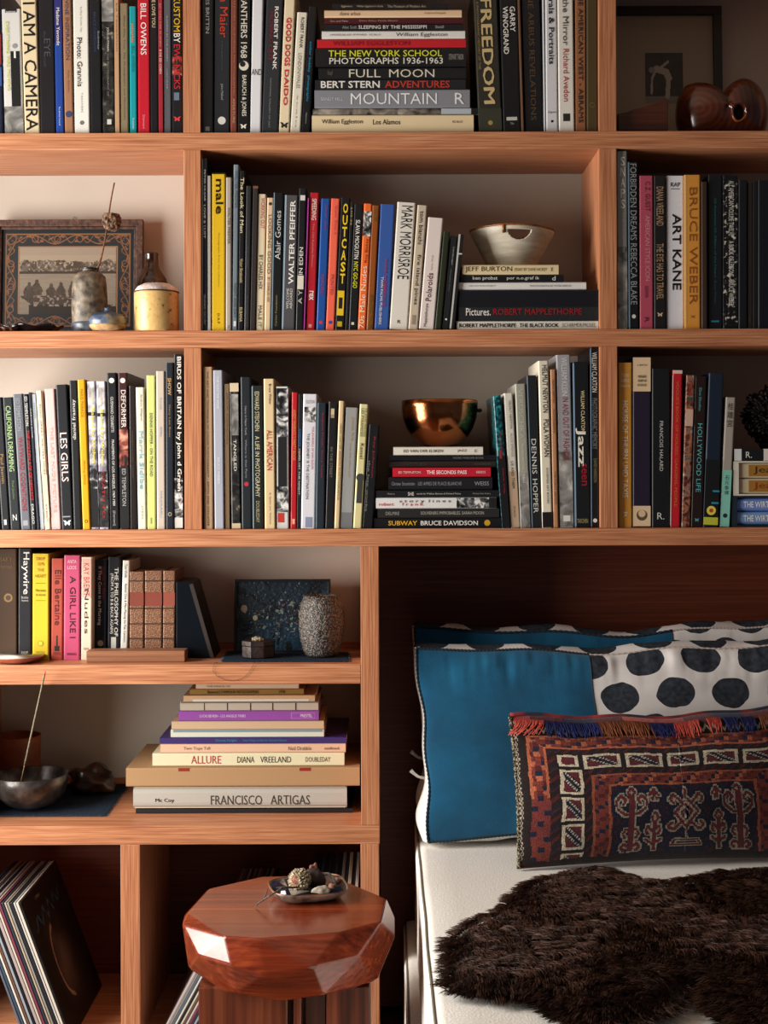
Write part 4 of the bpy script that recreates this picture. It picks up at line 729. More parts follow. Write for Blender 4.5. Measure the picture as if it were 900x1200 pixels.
# --- framed landscape photograph, second shelf, outer left bay
def framed_boats():
    y = .205
    p0, p1 = at(-10, 388, y), at(167, 257, y)
    W, H = p1.x - p0.x, p1.z - Z2T
    t = thing('picture_frame', (p0.x, y, Z2T + .001), 'antique framed photo of people in a boat with painted scrolls around it', 'picture frame', rot=(-.06, 0, 0))
    fr = noisy('aged_gilt', [(0.3, '#2c1c14'), (0.55, '#4e3022'), (0.75, '#6a4530')], nscale=90, rough=.55, bump=.6)
    k = W / 177.0
    m = MB()
    def ring(a, b, y0, y1):
        m.box((a, y0, a), (W - a, y1, b)).box((a, y0, H - b), (W - a, y1, H - a)).box((a, y0, b), (b, y1, H - b)).box((W - b, y0, b), (W - a, y1, H - b))
    ring(0, 8 * k, -.012, .006); ring(8 * k, 11 * k, -.006, .004)
    m.build('moulding', fr, t, bevel=.0015)
    MB().box((8 * k, .002, 8 * k), (W - 8 * k, .006, H - 8 * k)).build('backing', flat('#241c18', .9), t)
    def colmat(u, v):
        px, py = u * 155 , (1 - v) * 115      # pixel-like units inside the moulding
        c = np.zeros(u.shape + (3,)) + L3('#1b2126')
        mx = np.minimum(px, 155 - px); my = np.minimum(py, 115 - py)
        d = np.minimum(mx, my)
        c[d > 5] = L3('#26292a')
        s = np.where(my < mx, px, py * 1.0)
        q = np.where(my < mx, my, mx)
        wv = 10 + 4.5 * np.sin(s * .33); wv2 = 10 - 4.5 * np.sin(s * .33 + .8); 
        wob = fbm(s * .11, q * .1, 17) * 6; g = (np.abs(q - wv) < .55) | (np.abs(q - 11 - 5 * np.sin(s * .12 + .4)) < .6) | ((np.abs(np.hypot((s % 26) - 13, q - 10.5) - 3.6) < .5)) | ((np.abs(q - 10 - 3 * np.sin(s * .165)) < 1.1) & (np.sin(s * .5 + wob) > .35))
        c[g & (d > 4.5) & (d < 17)] = L3('#7d5236')
        c[(np.abs(d - 5) < .7)] = L3('#7a5638')
        c[(d > 19) & (d < 24)] = L3('#8f6a4c')
        c[(d > 20.5) & (d < 21.4)] = L3('#6b4a34')
        return c
    grid_mesh('painted_mat', 300, 220, lambda u, v: (11 * k + u * (W - 22 * k), 0 * u - .0005, 11 * k + v * (H - 22 * k)), attr_mat('painted_mat', .35, .5, .4), t, colmat)
    def photo(u, v): return photo_(u, v) * .62
    def photo_(u, v):
        n = fbm(u * 26, v * 20, 3); n2 = fbm(u * 60, v * 34, 9)
        y_ = 1 - v
        c = np.zeros(u.shape + (3,)) + L3('#b3a08c')
        sky, mid, dk = L3('#bba890'), L3('#8f7d6c'), L3('#4d4038')
        c[y_ > .12] = sky
        town = (y_ > .16 + .09 * fbm(u * 14, v * 0, 5)) & (y_ < .38)
        c[town] = (mid * (n2[..., None] * 1.5) + .02)[town]
        c[(town) & (n > .52)] = L3('#5a4b40')
        c[(town) & (n2 > .62)] = L3('#c2b09a')
        wat = y_ >= .38
        c[wat] = (L3('#a39482') * (.82 + .35 * fbm(u * 8, v * 40, 11))[..., None])[wat]
        c[(y_ > .36) & (y_ < .395)] = dk
        hull = (y_ > .72 + .35 * (u - .15) ** 2) & (y_ < .95 - .0 * u) & (u > .0 + (y_ - .72) * .7)
        hull &= ~((u < .12) & (y_ > .76 + (0.12 - u) * .1) & (y_ < .90 - (.12 - u)*.2) & (u < .02 + (y_-.74)*.9))
        c[hull] = (L3('#574a40') * (.6 + .7 * n2)[..., None])[hull]
        c[(y_ > .86) & (u > .1 + (y_ - .86) * 0)] = L3('#3d342e')
        for cx, top in ((.1, .5), (.18, .46), (.33, .52), (.43, .5), (.55, .49), (.64, .55), (.74, .5), (.86, .53)):
            body = (((u - cx) / (.05 * (.7 + .8 * n))) ** 2 + ((y_ - top - .2) / .14) ** 2 < 1) & (y_ < .76)
            head = ((u - cx + .012 * (n - .5)) / .018) ** 2 + ((y_ - top - .05) / .032) ** 2 < 1
            c[body | head] = (L3('#5a4d43') * (.45 + 1.2 * n2)[..., None])[body | head]
        spots = (fbm(u * 40, v * 30, 21) > .55) & (y_ > .72) & (y_ < .88) & (u > .15)
        c[spots] = L3('#a8988a')
        return c
    m0 = 32 * k
    grid_mesh('photograph', 220, 170, lambda u, v: (m0 + u * (W - 2 * m0), 0 * u - .0012, 30 * k + v * (H - 62 * k)), attr_mat('old_print', .35, .5, .3), t, photo)
    hk = at(86, 254, y); lx = hk.x - p0.x
    MB().tube([(lx + .0035 * math.cos(a), -.002, H + .004 + .0035 * math.sin(a)) for a in np.linspace(0, 2 * PI, 13)], .0007, 6).build('hanging_loop', flat('#3a3632', .3, metal=.8), t)
framed_boats()

def lathe_thing(name, px, py_bot, py_top, y, prof_px, m, label, cat, zb, fn=None, n=48, part='body'):
    """prof_px: (radius px, py) list"""
    k = (DIST + y) / F_PX
    c = at(px, py_bot, y)
    t = thing(name, (c.x, y, zb + .0004), label, cat)
    zref = at(px, py_bot, y).z
    prof = [(max(r * k, 1e-4), max((py_bot - p) * k, 0)) for r, p in prof_px]
    o = MB().lathe(prof, n, fn=fn).build(part, m, t)
    return t, k

def dent(seed, amp, f):
    def fn(p, th):
        d = mnoise.noise(Vector((p.x * f + seed, p.y * f, p.z * f)))
        r = Vector((p.x, p.y, 0)); l = max(r.length, 1e-5)
        return p + r / l * d * amp
    return fn

STONEW = noisy('mottled_stoneware', [(0.32, '#2e2826'), (0.45, '#5a5044'), (0.56, '#6f6252'), (0.7, '#8d8070')], nscale=60, rough=.5, bump=.5)
t, k = lathe_thing('stoneware_vase', 105, 387.2, 311, .055, [(1, 387.2), (19, 387.2), (20, 384), (20.5, 370), (20.8, 350), (20, 330), (18.5, 321), (14, 317), (9.5, 315.6), (7.5, 315), (7.5, 313.4), (8.6, 311.4), (8, 310.6), (6.4, 311), (6, 314), (5, 320), (1, 340)], STONEW, 'tall mottled grey-brown stoneware vase holding a twig with a seed pod', 'vase', Z2T, dent(1, .0016, 60))
dk = noisy('dark_glaze', [(0.4, '#1c1a1c'), (0.6, '#3a3a44')], nscale=30, rough=.25)
MB().tube([(8.2 * k * math.cos(a), 8.2 * k * math.sin(a), (387.2 - 311.6) * k) for a in np.linspace(0, 2 * PI, 33)], 1.1 * k, 8).build('rim', dk, t)
MB().lathe([(18.9 * k, .0003), (20.5 * k, 2.5 * k), (20.9 * k, 9 * k), (20.8 * k, 12 * k)], 48, fn=dent(1, .0016, 60)).build('glazed_foot', noisy('slate_glaze', [(0.35, '#23262e'), (0.6, '#5c6470'), (.75, '#8a8074')], nscale=40, rough=.3), t)
# twig with the pod
a, b = at(110.5, 330, .055), at(136, 214, .055)
tw = thing('twig', (a.x, .055, a.z), 'thin brown twig rising from the mottled vase', 'twig')
pts = [Vector((0, 0, 0)).lerp(b - a, s) + Vector((.0035 * math.sin(s * 5), .002 * math.sin(s * 3), 0)) for s in np.linspace(0, 1, 14)]
BARK = noisy('bark', [(0.35, '#4a2818'), (0.6, '#7a4428'), (.75, '#8f5a3c')], nscale=160, rough=.8, bump=.5)
MB().tube(pts, [.0021 - .0006 * i / 13 for i in range(14)], 7).build('stem', BARK, tw)
pc = at(131, 259, .055) - a
bm = bmesh.new(); bmesh.ops.create_icosphere(bm, subdivisions=4, radius=1)
for v in bm.verts:
    z = max(-.85, min(.62, v.co.z)); n_ = mnoise.noise(v.co * 3.2) * .22 + mnoise.noise(v.co * 9) * .14
    v.co = Vector((v.co.x * (1 + n_) * .0195, v.co.y * (1 + n_) * .0195, z * .0235 * (1 + n_ * .4)))
me = bpy.data.meshes.new('seed_pod'); bm.to_mesh(me); bm.free()
for p in me.polygons: p.use_smooth = False
me.materials.append(noisy('pod_husk', [(0.35, '#33241a'), (0.55, '#6c4f3a'), (.7, '#94755a')], nscale=120, rough=.95, bump=.8))
o = bpy.data.objects.new('seed_pod', me); COL.objects.link(o); o.parent = tw; o.location = pc

t, k = lathe_thing('bud_pot', 126.5, 387.2, 359.5, .022, [(1, 387.2), (13, 387.2), (17, 386), (20.5, 382), (22.3, 376), (21, 371), (16, 367), (9, 364.8), (4.6, 363.6), (3.6, 361.5), (4.6, 359.6), (3.4, 359.3), (2.5, 362), (1, 366)], None or noisy('blue_to_tan_glaze', [(0.38, '#2b3a52'), (0.5, '#51617a'), (0.6, '#9a8a68'), (.75, '#b59a6a')], nscale=24, rough=.3, bump=.2), 'small squat pot with blue and tan glaze beside the tall vase', 'pot', Z2T, dent(4, .001, 50))
MB().lathe([(13.2 * k, .0003), (17.2 * k, 1.2 * k), (20.8 * k, 5.2 * k), (21.6 * k, 7.6 * k)], 48, fn=dent(4, .001, 50)).build('bare_foot', noisy('bare_clay', [(0.4, '#a07a50'), (0.6, '#c09a68')], nscale=60, rough=.7), t)

t, k = lathe_thing('ceramic_jar', 183.5, 387.2, 337, .04, [(1, 387.2), (25, 387.2), (26, 386), (26, 343), (25.6, 340.6), (24.8, 339.4)], noisy('speckled_tan_glaze', [(0.3, '#6a5434'), (0.36, '#c7a062'), (0.6, '#d2ac70'), (.72, '#b88a4c')], nscale=85, rough=.35, bump=.15), 'cylindrical speckled tan jar with a white shoulder in front of the dark bottle', 'jar', Z2T, dent(6, .0008, 30))
MB().lathe([(25.4 * k, 47 * k), (25 * k, 48.6 * k), (22 * k, 53 * k), (15 * k, 56.5 * k), (1 * k, 58 * k)], 48).build('white_shoulder', noisy('chalk_glaze', [(0.4, '#b9aea6'), (0.6, '#ddd4cc')], nscale=80, rough=.5, bump=.4), t)
MB().tube([(25.7 * k * math.cos(a), 25.7 * k * math.sin(a), 46.6 * k) for a in np.linspace(0, 2 * PI, 41)], .9 * k, 6).build('rim_line', flat('#4c2a1a', .4), t)
t, k = lathe_thing('glazed_bottle', 178.5, 387.4, 289, .135, [(1, 387.4), (19, 387.4), (20.5, 380), (20.5, 345), (20, 331), (17.5, 320), (12.5, 311), (8.8, 305), (8, 300), (7.8, 293), (8.4, 291.5), (8.4, 289.6), (7, 289), (5.5, 291), (5, 300), (1, 320)], noisy('tenmoku_glaze', [(0.42, '#120c0b'), (0.58, '#33190f'), (0.66, '#5c3219'), (0.72, '#a98266')], nscale=28, rough=.12, spec=.7, distort=1.5), 'dark glossy brown bottle with a narrow neck behind the tan jar', 'bottle', Z2T)

# wavy black dish at the photo's edge of the second shelf
c = at(36, 387, .07); k = (DIST + .07) / F_PX
t = thing('wavy_dish', (c.x, .075, Z2T + .0004), 'low glossy black dish with a wavy edge in front of the framed boat photo', 'dish')
def wavy(p, th):
    r = math.hypot(p.x, p.y)
    w_ = 1 + .05 * math.sin(7 * th)
    return Vector((p.x * 1.15 * w_, p.y * .95 * w_, p.z + (.003 * math.sin(7 * th + 1) * min(1, p.z / .015))))
MB().lathe([(.001, 0), (.03, 0), (.046, .006), (.056, .016), (.058, .017), (.05, .011), (.03, .005), (.001, .0045)], 84, fn=wavy).build('body', noisy('black_lacquer', [(.4, '#0c0b0e'), (.6, '#1c1a1f')], nscale=20, rough=.12, spec=.7), t)
c = at(10, 387, .03)
t = thing('shell_dish', (c.x - .01, .035, Z2T + .0004), 'brown ruffled shell-shaped dish at the edge of the second shelf', 'dish')
MB().lathe([(.001, 0), (.016, 0), (.026, .004), (.033, .009), (.034, .0095), (.028, .005), (.001, .003)], 64, fn=lambda p, th: Vector((p.x * (1 + .08 * math.sin(11 * th)), p.y * .8, p.z + .0016 * math.sin(11 * th)))).build('body', noisy('brown_shell', [(.35, '#2a1612'), (.6, '#6a4436'), (.75, '#9a8074')], nscale=70, rough=.2), t)

# --- conical bowl with a half-moon hole
def cone_bowl():
    c = at(599.5, 310, .10); k = (DIST + .1) / F_PX
    t = thing('ceramic_bowl', (c.x, .10, zB + .0006), 'cream conical bowl with a half-moon hole under its brown rim', 'bowl', rot=(0, .015, 0))
    prof_o = [(26, 0), (29, 6), (35, 16), (41, 27), (46, 36), (48.4, 41), (49.6, 45)]
    th_ = 1.8
    n, mrow = 260, 60
    R = lambda s, o: np.interp(s, [0, .15, .4, .65, .85, .95, 1], [p[0] for p in prof_o]) - o
    Zf = lambda s: np.interp(s, [0, .15, .4, .65, .85, .95, 1], [p[1] for p in prof_o])
    vs, idx = [], {}
    def hole(th, s):
        d = (th - (-PI / 2 + .1)) / .30
        return (d * d + ((1.0 - s - .05) / .25) ** 2 < 1) and s < .93
    cell = {}
    for i in range(mrow):
        for j in range(n):
            thc = -PI + (j + .5) / n * 2 * PI
            cell[i, j] = not hole(thc, (i + .5) / mrow)
    def vid(i, j, o):
        j %= n
        q = (i, j, o)
        if q not in idx:
            s = i / mrow; th = -PI + j / n * 2 * PI; r = R(s, th_ * o) * k
            idx[q] = len(vs); vs.append((r * math.cos(th), r * math.sin(th), Zf(s) * k))
        return idx[q]
    fs = []
    for (i, j), keep in cell.items():
        if not keep: continue
        fs.append((vid(i, j, 0), vid(i, j + 1, 0), vid(i + 1, j + 1, 0), vid(i + 1, j, 0)))
        fs.append((vid(i, j, 1), vid(i + 1, j, 1), vid(i + 1, j + 1, 1), vid(i, j + 1, 1)))
        for di, dj, e in ((-1, 0, ((i, j), (i, j + 1))), (1, 0, ((i + 1, j + 1), (i + 1, j))), (0, -1, ((i + 1, j), (i, j))), (0, 1, ((i, j + 1), (i + 1, j + 1)))):
            nb = (i + di, (j + dj) % n)
            if nb not in cell or not cell[nb]:
                (a0, b0), (a1, b1) = e
                fs.append((vid(a0, b0, 0), vid(a0, b0, 1), vid(a1, b1, 1), vid(a1, b1, 0)))
    fs.append(tuple(vid(0, j, 1) for j in range(n)))
    mb = MB().add(vs, fs, 0, True)
    mb.build('bowl_wall', noisy('cream_stoneware', [(0.3, '#a69b86'), (0.5, '#bdb4a2'), (0.7, '#d2cabb')], scale=(1, 1, 5), nscale=14, rough=.5, spec=.3, bump=.15), t)
    rp = [(49 * k * math.cos(a), 49 * k * math.sin(a), 45 * k + .0008 * math.sin(3 * a)) for a in np.linspace(0, 2 * PI, 61)]
    RB = noisy('iron_rim', [(0.35, '#4a2814'), (0.6, '#9a5f30')], nscale=60, rough=.35)
    MB().tube(rp, 1.3 * k, 8).build('rim', RB, t)
    a = -PI / 2 - .29
    MB().tube([(R(s, 0) * k * 1.01 * math.cos(a), R(s, 0) * k * 1.01 * math.sin(a), Zf(s) * k) for s in (.86, .93, 1.0)], 1.9 * k, 8).build('notch_bridge', RB, t)
cone_bowl()

# --- black framed photograph on the top shelf, outer right bay
def framed_dancer():
    y = .215
    p0, p1 = at(708, 153, y), at(846, 7, y)
    W, H = p1.x - p0.x, p1.z - Z1T
    t = thing('picture_frame', (p0.x, y, Z1T + .001), 'black framed small photo with a wide mat behind the burl wood vase', 'picture frame', rot=(-.04, 0, 0))
    k = W / 138.0; b = 9.5 * k
    MB().box((0, -.012, 0), (W, .008, b)).box((0, -.012, H - b), (W, .008, H)).box((0, -.012, b), (b, .008, H - b)).box((W - b, -.012, b), (W, .008, H - b)).build('moulding', flat('#0c0b0c', .35), t, bevel=.001)
    MB().box((b, .0, b), (W - b, .005, H - b)).build('mat_board', flat('#a8967e', .7, .3, coat=.25), t)
    def ph(u, v):
        c = np.zeros(u.shape + (3,)) + (L3('#4a4640') * (.55 + .6 * fbm(u * 9, v * 9, 2))[..., None])
        c[v < .14] = L3('#8a8276'); 
        def seg(a, bb, w_, col):
            ax, ay = a; bx, by = bb; tt = np.clip(((u - ax) * (bx - ax) + (v - ay) * (by - ay)) / ((bx - ax) ** 2 + (by - ay) ** 2), 0, 1)
            d = np.hypot(u - ax - tt * (bx - ax), (v - ay - tt * (by - ay)) * 1.33)
            c[d < w_] = L3(col)
        for s in (((.58, .12), (.62, .5), .06), ((.62, .5), (.55, .62), .09), ((.55, .62), (.3, .68), .09), ((.3, .68), (.18, .5), .035), ((.4, .7), (.6, .82), .035), ((.16, .2), (.18, .5), .03)):
            seg(s[0], s[1], s[2], '#b5ab9c')
        c[np.hypot(u - .17, (v - .66) * 1.33) < .08] = L3('#9a9084')
        return c
    q0 = at(757, 121, y) ; q1 = at(801, 61, y)
    x0, x1, z0, z1 = q0.x - p0.x, q1.x - p0.x, q0.z - Z1T, q1.z - Z1T
    grid_mesh('photograph', 60, 80, lambda u, v: (x0 + u * (x1 - x0), 0 * u - .0008, z0 + v * (z1 - z0)), attr_mat('grey_print', .5, .3, .2), t, ph)
framed_dancer()

WALNUT = wood('dark_walnut', 'X', '#2a120b', '#4a2213', '#69341c', rough=.3, fine=90, coat=.3)
def wood_wedge():
    y0 = .02
    P = [at(px, py, y0) for px, py in ((700, 153), (783, 153), (783, 117), (780, 114.5), (765, 122), (742, 128), (735, 131), (722, 133), (700, 138))]
    t = thing('wood_wedge', (P[0].x + .055, y0, Z1T + .0004), 'dark rough-topped wooden wedge in front of the black framed photo', 'wood block')
    x0 = at(724.5, 153, y0).x
    poly = [(max(p.x, x0) - t.location.x, max(p.z - Z1T, 0)) for p in P]
    poly = [poly[0], poly[1], poly[2], poly[3], poly[4], poly[5], poly[6], poly[7]]
    MB().prism(poly, 0, .05).build('body', WALNUT, t, bevel=.0015)
wood_wedge()

def burl_vase():
    y0 = .095; k = (DIST + y0) / F_PX
    c = at(845, 118, y0)
    out = [(893, 152), (896, 142), (898.5, 125), (896, 106), (888, 90), (877, 82), (868, 80.5), (859, 84), (851, 92), (846, 98), (841, 96), (834, 91), (822, 86), (812, 85.5), (802, 89), (796, 98), (792.5, 112), (792, 128), (795, 142), (799, 152), (820, 153), (845, 153), (870, 153)]
    ang = np.array([math.atan2(118 - p[1], p[0] - 845) for p in out]); rad = np.array([math.hypot(p[0] - 845, 118 - p[1]) for p in out])
    o = np.argsort(ang); ang, rad = ang[o], rad[o]
    ang = np.concatenate([ang - 2 * PI, ang, ang + 2 * PI]); rad = np.tile(rad, 3)
    t = thing('burl_vase', (c.x, y0, Z1T + .0004), 'polished dark burl wood vase with two lobes and a knot hole', 'vase')
    zc = 35 * k
    na, nb = 160, 80
    vs, fs = [], []
    hx, hz = (858 - 845) * k, (118 - 127) * k
    for j in range(nb + 1):
        ph = PI * j / nb
        for i in range(na):
            a = 2 * PI * i / na
            R_ = np.interp(a, ang, rad) * k if a <= PI else np.interp(a - 2 * PI, ang, rad) * k
            s = math.sin(ph) ** .8
            # the notch softens towards the front and back
            x, z = R_ * s * math.cos(a), R_ * s * math.sin(a)
            yy = -.062 * math.cos(ph) * (1 + .10 * math.cos(a) ** 2)
            z = max(z, -zc + .0002)
            if yy < 0:
                d = math.hypot((x - hx) / (7 * k), (z - hz) / (9 * k))
                if d < 1: yy += .03 * (1 - d * d)
                elif d < 1.5: yy -= .003 * (1.5 - d) * 2
            vs.append((x, yy, z + zc))
    for j in range(nb):
        for i in range(na):
            fs.append((j * na + i, j * na + (i + 1) % na, (j + 1) * na + (i + 1) % na, (j + 1) * na + i))
    m, nt, b = nodes_of('burl_wood')
    tc = N(nt, 'ShaderNodeTexCoord'); wv = N(nt, 'ShaderNodeTexWave', wave_type='RINGS', rings_direction='Y', i_Scale=24, i_Distortion=5.0, i_Detail=2)
    mp = N(nt, 'ShaderNodeMapping'); mp.inputs['Location'].default_value = (.06, 0, -.06)
    nt.links.new(tc.outputs['Object'], mp.inputs['Vector']); nt.links.new(mp.outputs['Vector'], wv.inputs['Vector'])
    r = ramp(nt, [(0.1, '#451c0e'), (0.6, '#4c2010'), (0.95, '#542513')])
    nt.links.new(wv.outputs['Fac'], r.inputs['Fac']); nt.links.new(r.outputs['Color'], b.inputs['Base Color'])
    b.inputs['Roughness'].default_value = .22; b.inputs['Coat Weight'].default_value = .4; b.inputs['Coat Roughness'].default_value = .15
    MB().add(vs, fs, 0, True).build('body', m, t)
    pts = [(hx + 8.2 * k * math.cos(a), -.064 + .004, hz + zc + 10.4 * k * math.sin(a) * (1 + .1 * math.sin(2 * a))) for a in np.linspace(0, 2 * PI, 29)]
    MB().tube(pts, .0022, 8).build('knot_rim', noisy('sapwood', [(.4, '#8a4a22'), (.6, '#b06a34')], nscale=50, rough=.3), t)
    rid = [((px - 845) * k, 0, (118 - py) * k + zc) for px, py in ((806, 89), (815, 88.5), (824, 89), (834, 93.5), (841, 98.5), (846, 100.5), (851, 95), (859, 87), (866, 83.5))]
    MB().tube([(a_, -.012, c_) for a_, b_, c_ in rid], [.002, .004, .0055, .006, .006, .006, .006, .0045, .002], 10).build('sapwood_ridge', noisy('ridge_wood', [(.4, '#6a3016'), (.6, '#94522a')], nscale=40, rough=.3), t)
    MB().lathe([(.0005, 0), (5.5 * k, 0.0), (5.5 * k, .001), (.0005, .001)], 24, fn=lambda p, th: Vector((p.x + hx, -.055 + p.z, p.y * 1.3 + hz + zc))).build('knot_hole', flat('#080504', .9), t)
burl_vase()

# --- copper bowl on the third-shelf stack
t, k = lathe_thing('copper_bowl', 515.5, 523.8, 469, .10, [(1, 523.8), (14, 523.6), (24, 520), (33, 512), (39, 502), (43, 490), (44.6, 478), (45, 470), (44.2, 469.2), (43.2, 470), (42.6, 480), (40, 492), (35, 503), (27, 512), (15, 518), (1, 520)], None or noisy('copper', [(0.3, '#8a4a2c'), (0.6, '#c07a4c')], nscale=12, rough=.17, metal=1.0, bump=.25, bscale=40), 'shiny hammered copper bowl on the third-shelf stack of books', 'bowl', zC + .0002, dent(9, .0012, 22), n=64)
c = at(561, 481, .1) - Vector(t.location)
MB().tube([(c.x - .006, 0, c.z), (c.x + .004, 0, c.z), (c.x + .007, 0, c.z)], [.0035, .0045, .002], 10).build('knob', flat('#15100e', .5), t)

# --- right end of the third shelf: slipcases, book and black sculpture
def slipcase(name, x0, x1, yt, yb, z0, shell, label, vols):
    y0 = .012
    p0, p1 = at(x0, yb, y0), at(x1, yt, y0)
    H = (yb - yt) * (DIST + y0) / F_PX; L = p1.x - p0.x
    t = thing(name, (p0.x, y0, z0 + .0003), label, 'slipcase')
    w_ = .0035
    e = .012
    # the case is open towards the room and shows a side wall
    m = MB().box((0, 0, 0), (L, .2, w_)).box((0, 0, H - w_), (L, .2, H)).box((0, .0, w_), (e, .2, H - w_)).box((L - w_, 0, w_), (L, .2, H - w_)).box((e, .19, w_), (L - w_, .2, H - w_))
    m.build('case', shell, t, bevel=.0008)
    return t, L, H, w_, e, y0, p0
NAVY = flat('#1b2736', .5)
t, L, H, w_, e, y0, p0 = slipcase('slipcase', 857.5, 960, 582, 618.5, Z3T, NAVY, 'navy slipcase holding two pale blue volumes, third shelf by the photo edge', 2)
vh = (H - 2 * w_) / 2
def volume(z0, h, L, p0, e, y0, color, letter, label, group, tx=None, dome=True, lab=None):
    o = {'dep': .17, 'dome': True} if dome else {'dep': .17, 'hard': True, 'round': .2}
    make_book((p0.x + e + .0008, y0 + .003, z0), (0, -PI / 2, 0), h, L - e - .0055, -(L - e - .0055), color, label, group, [], 0, 100, o)
def vol(z0, h, x0, L, y0, color, texts, label, dome):
    o = {'dep': .17, 'hard': True, 'round': .32 if dome else .12, 'rough': .5}
    o['extra'] = [e_ for e_ in texts if e_[0] == 'panel']
    make_book((x0 + L / 2, y0, z0), (0, -PI / 2, 0), h, L, -L / 2, color, label, 'volumes inside slipcases', [e_ for e_ in texts if e_[0] != 'panel'], 0, 100, o)
for i in range(2):
    vol(Z3T + w_ + .0008 + i * vh, vh - .001, p0.x + e + .0006, L - e - w_ - .0012, y0 + .004, ('#6f93c4', '#6a86cc')[i], [('THE WIRT', '#e0e2e6', 8, 40, .45, 0, 'd', 2), ('SHAFTER', '#e0e2e6', 44, 76, .45, 0, 'd', 2)], ('lower', 'upper')[i] + ' of two pale blue volumes with white lettering in the navy slipcase', True)
zt = Z3T + H + .0005
t, L, H, w_, e, y0, p0 = slipcase('slipcase', 859.5, 962, 541, 581.5, zt, flat('#d2cabb', .6), 'off-white slipcase of two tan volumes on top of the navy slipcase', 2)
vh = (H - 2 * w_) / 2
for i in range(2):
    vol(zt + w_ + .0008 + i * vh, vh - .001, p0.x + e * .6 + .006, L - e * .6 - w_ - .0072, y0 + .004, '#c4b193', [('panel', '#9a6c2c', 12, 80, .12, .88), ('Jean', ('#8c2c1c', '#3a2a14')[i], 18, 50, .52, 0, 'd', 0)], ('lower tan volume with red jean label', 'upper tan volume with dark jean label')[i] + ' in the off-white slipcase', False)
zt2 = zt + H + .0003
zt3 = stack([(860.5, 955, 526, 540.5, '#17181b', 'black-and-white book under the spiky black sculpture', [('R.', '#dcdad4', 874, 881, .5, 0, 'd', 0)], {'hard': True, 'y': .012, 'extra': [('panel', '#cfd0d2', 860.5, 869, .02, .98), ('panel', '#d8cdc6', 895, 950, .02, .98)]})], zt2, '', 'book on the slipcases')
def spiky():
    y0 = .1; k = (DIST + y0) / F_PX; c = at(905, 495, y0)
    t = thing('coral_sculpture', (c.x, y0, zt3 + .0006), 'glossy black spiky coral-like lump on the black-and-white book', 'sculpture')
    bm = bmesh.new(); bmesh.ops.create_icosphere(bm, subdivisions=6, radius=1)
    R_ = 32 * k
    for v in bm.verts:
        n_ = mnoise.noise(v.co * 4) * .2 + abs(mnoise.noise(v.co * 9)) * .35 + mnoise.noise(v.co * 17) * .12
        v.co = v.co * R_ * (1 + n_ - .12)
    zmin = min(v.co.z for v in bm.verts)
    for v in bm.verts: v.co.z -= zmin - .004
    me = bpy.data.meshes.new('body'); bm.to_mesh(me); bm.free()
    for p in me.polygons: p.use_smooth = True
    me.materials.append(noisy('black_glaze', [(.4, '#07070a'), (.6, '#15161b')], nscale=30, rough=.15, spec=.8))
    o = bpy.data.objects.new('body', me); COL.objects.link(o); o.parent = t
    MB().lathe([(.001, 0), (.024, 0), (.027, .003), (.03, .012), (.001, .012)], 32).build('foot', flat('#1c222c', .4), t)
spiky()

# --- fourth shelf
def saucer():
    c = at(19, 772, .035); k = (DIST + .035) / F_PX
    t = thing('saucer', (c.x, .042, Z4T + .0004), 'small terracotta saucer with a white inside at the front of the fourth shelf', 'saucer')
    t['label'] = 'small terracotta saucer with a white inside, before the haywire book'
    MB().lathe([(.001, 0), (.03, 0), (.046, .006), (.056, .013), (.0565, .0145), (.055, .0145), (.045, .008)], 56).build('terracotta_shell', noisy('terracotta', [(.4, '#9a4a30'), (.6, '#b55f42')], nscale=40, rough=.6), t)
    MB().lathe([(.0548, .0142), (.045, .0082), (.03, .004), (.001, .0035)], 56).build('white_glaze', noisy('white_glaze', [(.4, '#bdb6ac'), (.6, '#d8d2c8')], nscale=30, rough=.25), t)
saucer()
def strip():
    y0 = .035
    p0, p1 = at(101, 778, y0), at(216.5, 763.5, y0)
    t = thing('wood_strip', ((p0.x + p1.x) / 2, y0, Z4T + .0004), 'low brown wooden strip lying in front of the leather volumes', 'wood strip')
    L = p1.x - p0.x
    wd = wood('brown_strip', 'X', '#6a3f28', '#8f5d3e', '#a87250', fine=120, rough=.6)
    MB().box((-L / 2, 0, 0), (L / 2, .05, .024)).build('body', wd, t, bevel=.0015)
strip()
def wedge_glass():
    y0 = .09
    p = [at(px, py, y0) for px, py in ((206.3, 764), (251, 766), (226, 684), (222, 682), (206.3, 682))]
    t = thing('triangular_bookend', (p[0].x, y0, Z4T + .0004), 'dark glassy triangular bookend at the end of the leather volumes', 'bookend')
    poly = [(q.x - p[0].x, max(q.z - Z4T, 0)) for q in p]; poly[0] = (poly[0][0], 0); poly[1] = (poly[1][0], 0)
    m = MB().prism(poly, .004, .12); m.build('body', flat('#0b1016', .3, .2), t, bevel=.001)
    a, b = Vector((poly[1][0], 0, poly[1][1])), Vector((poly[2][0], 0, poly[2][1]))
    d = (b - a).normalized(); nrm = Vector((-d.z, 0, d.x)) if False else Vector((d.z, 0, -d.x))
    lowp = [a - nrm * .0085, a]
    for q_ in lowp: q_.z = max(q_.z, .0003)
    MB().add([lowp[0], lowp[1], b, b - nrm * .0085, lowp[0] + Vector((0, .005, 0)), lowp[1] + Vector((0, .005, 0)), b + Vector((0, .005, 0)), b - nrm * .0085 + Vector((0, .005, 0))], [(0, 1, 2, 3), (4, 7, 6, 5), (0, 4, 5, 1), (1, 5, 6, 2), (2, 6, 7, 3), (3, 7, 4, 0)]).build('bevelled_edge', flat('#39322f', .3), t)
wedge_glass()
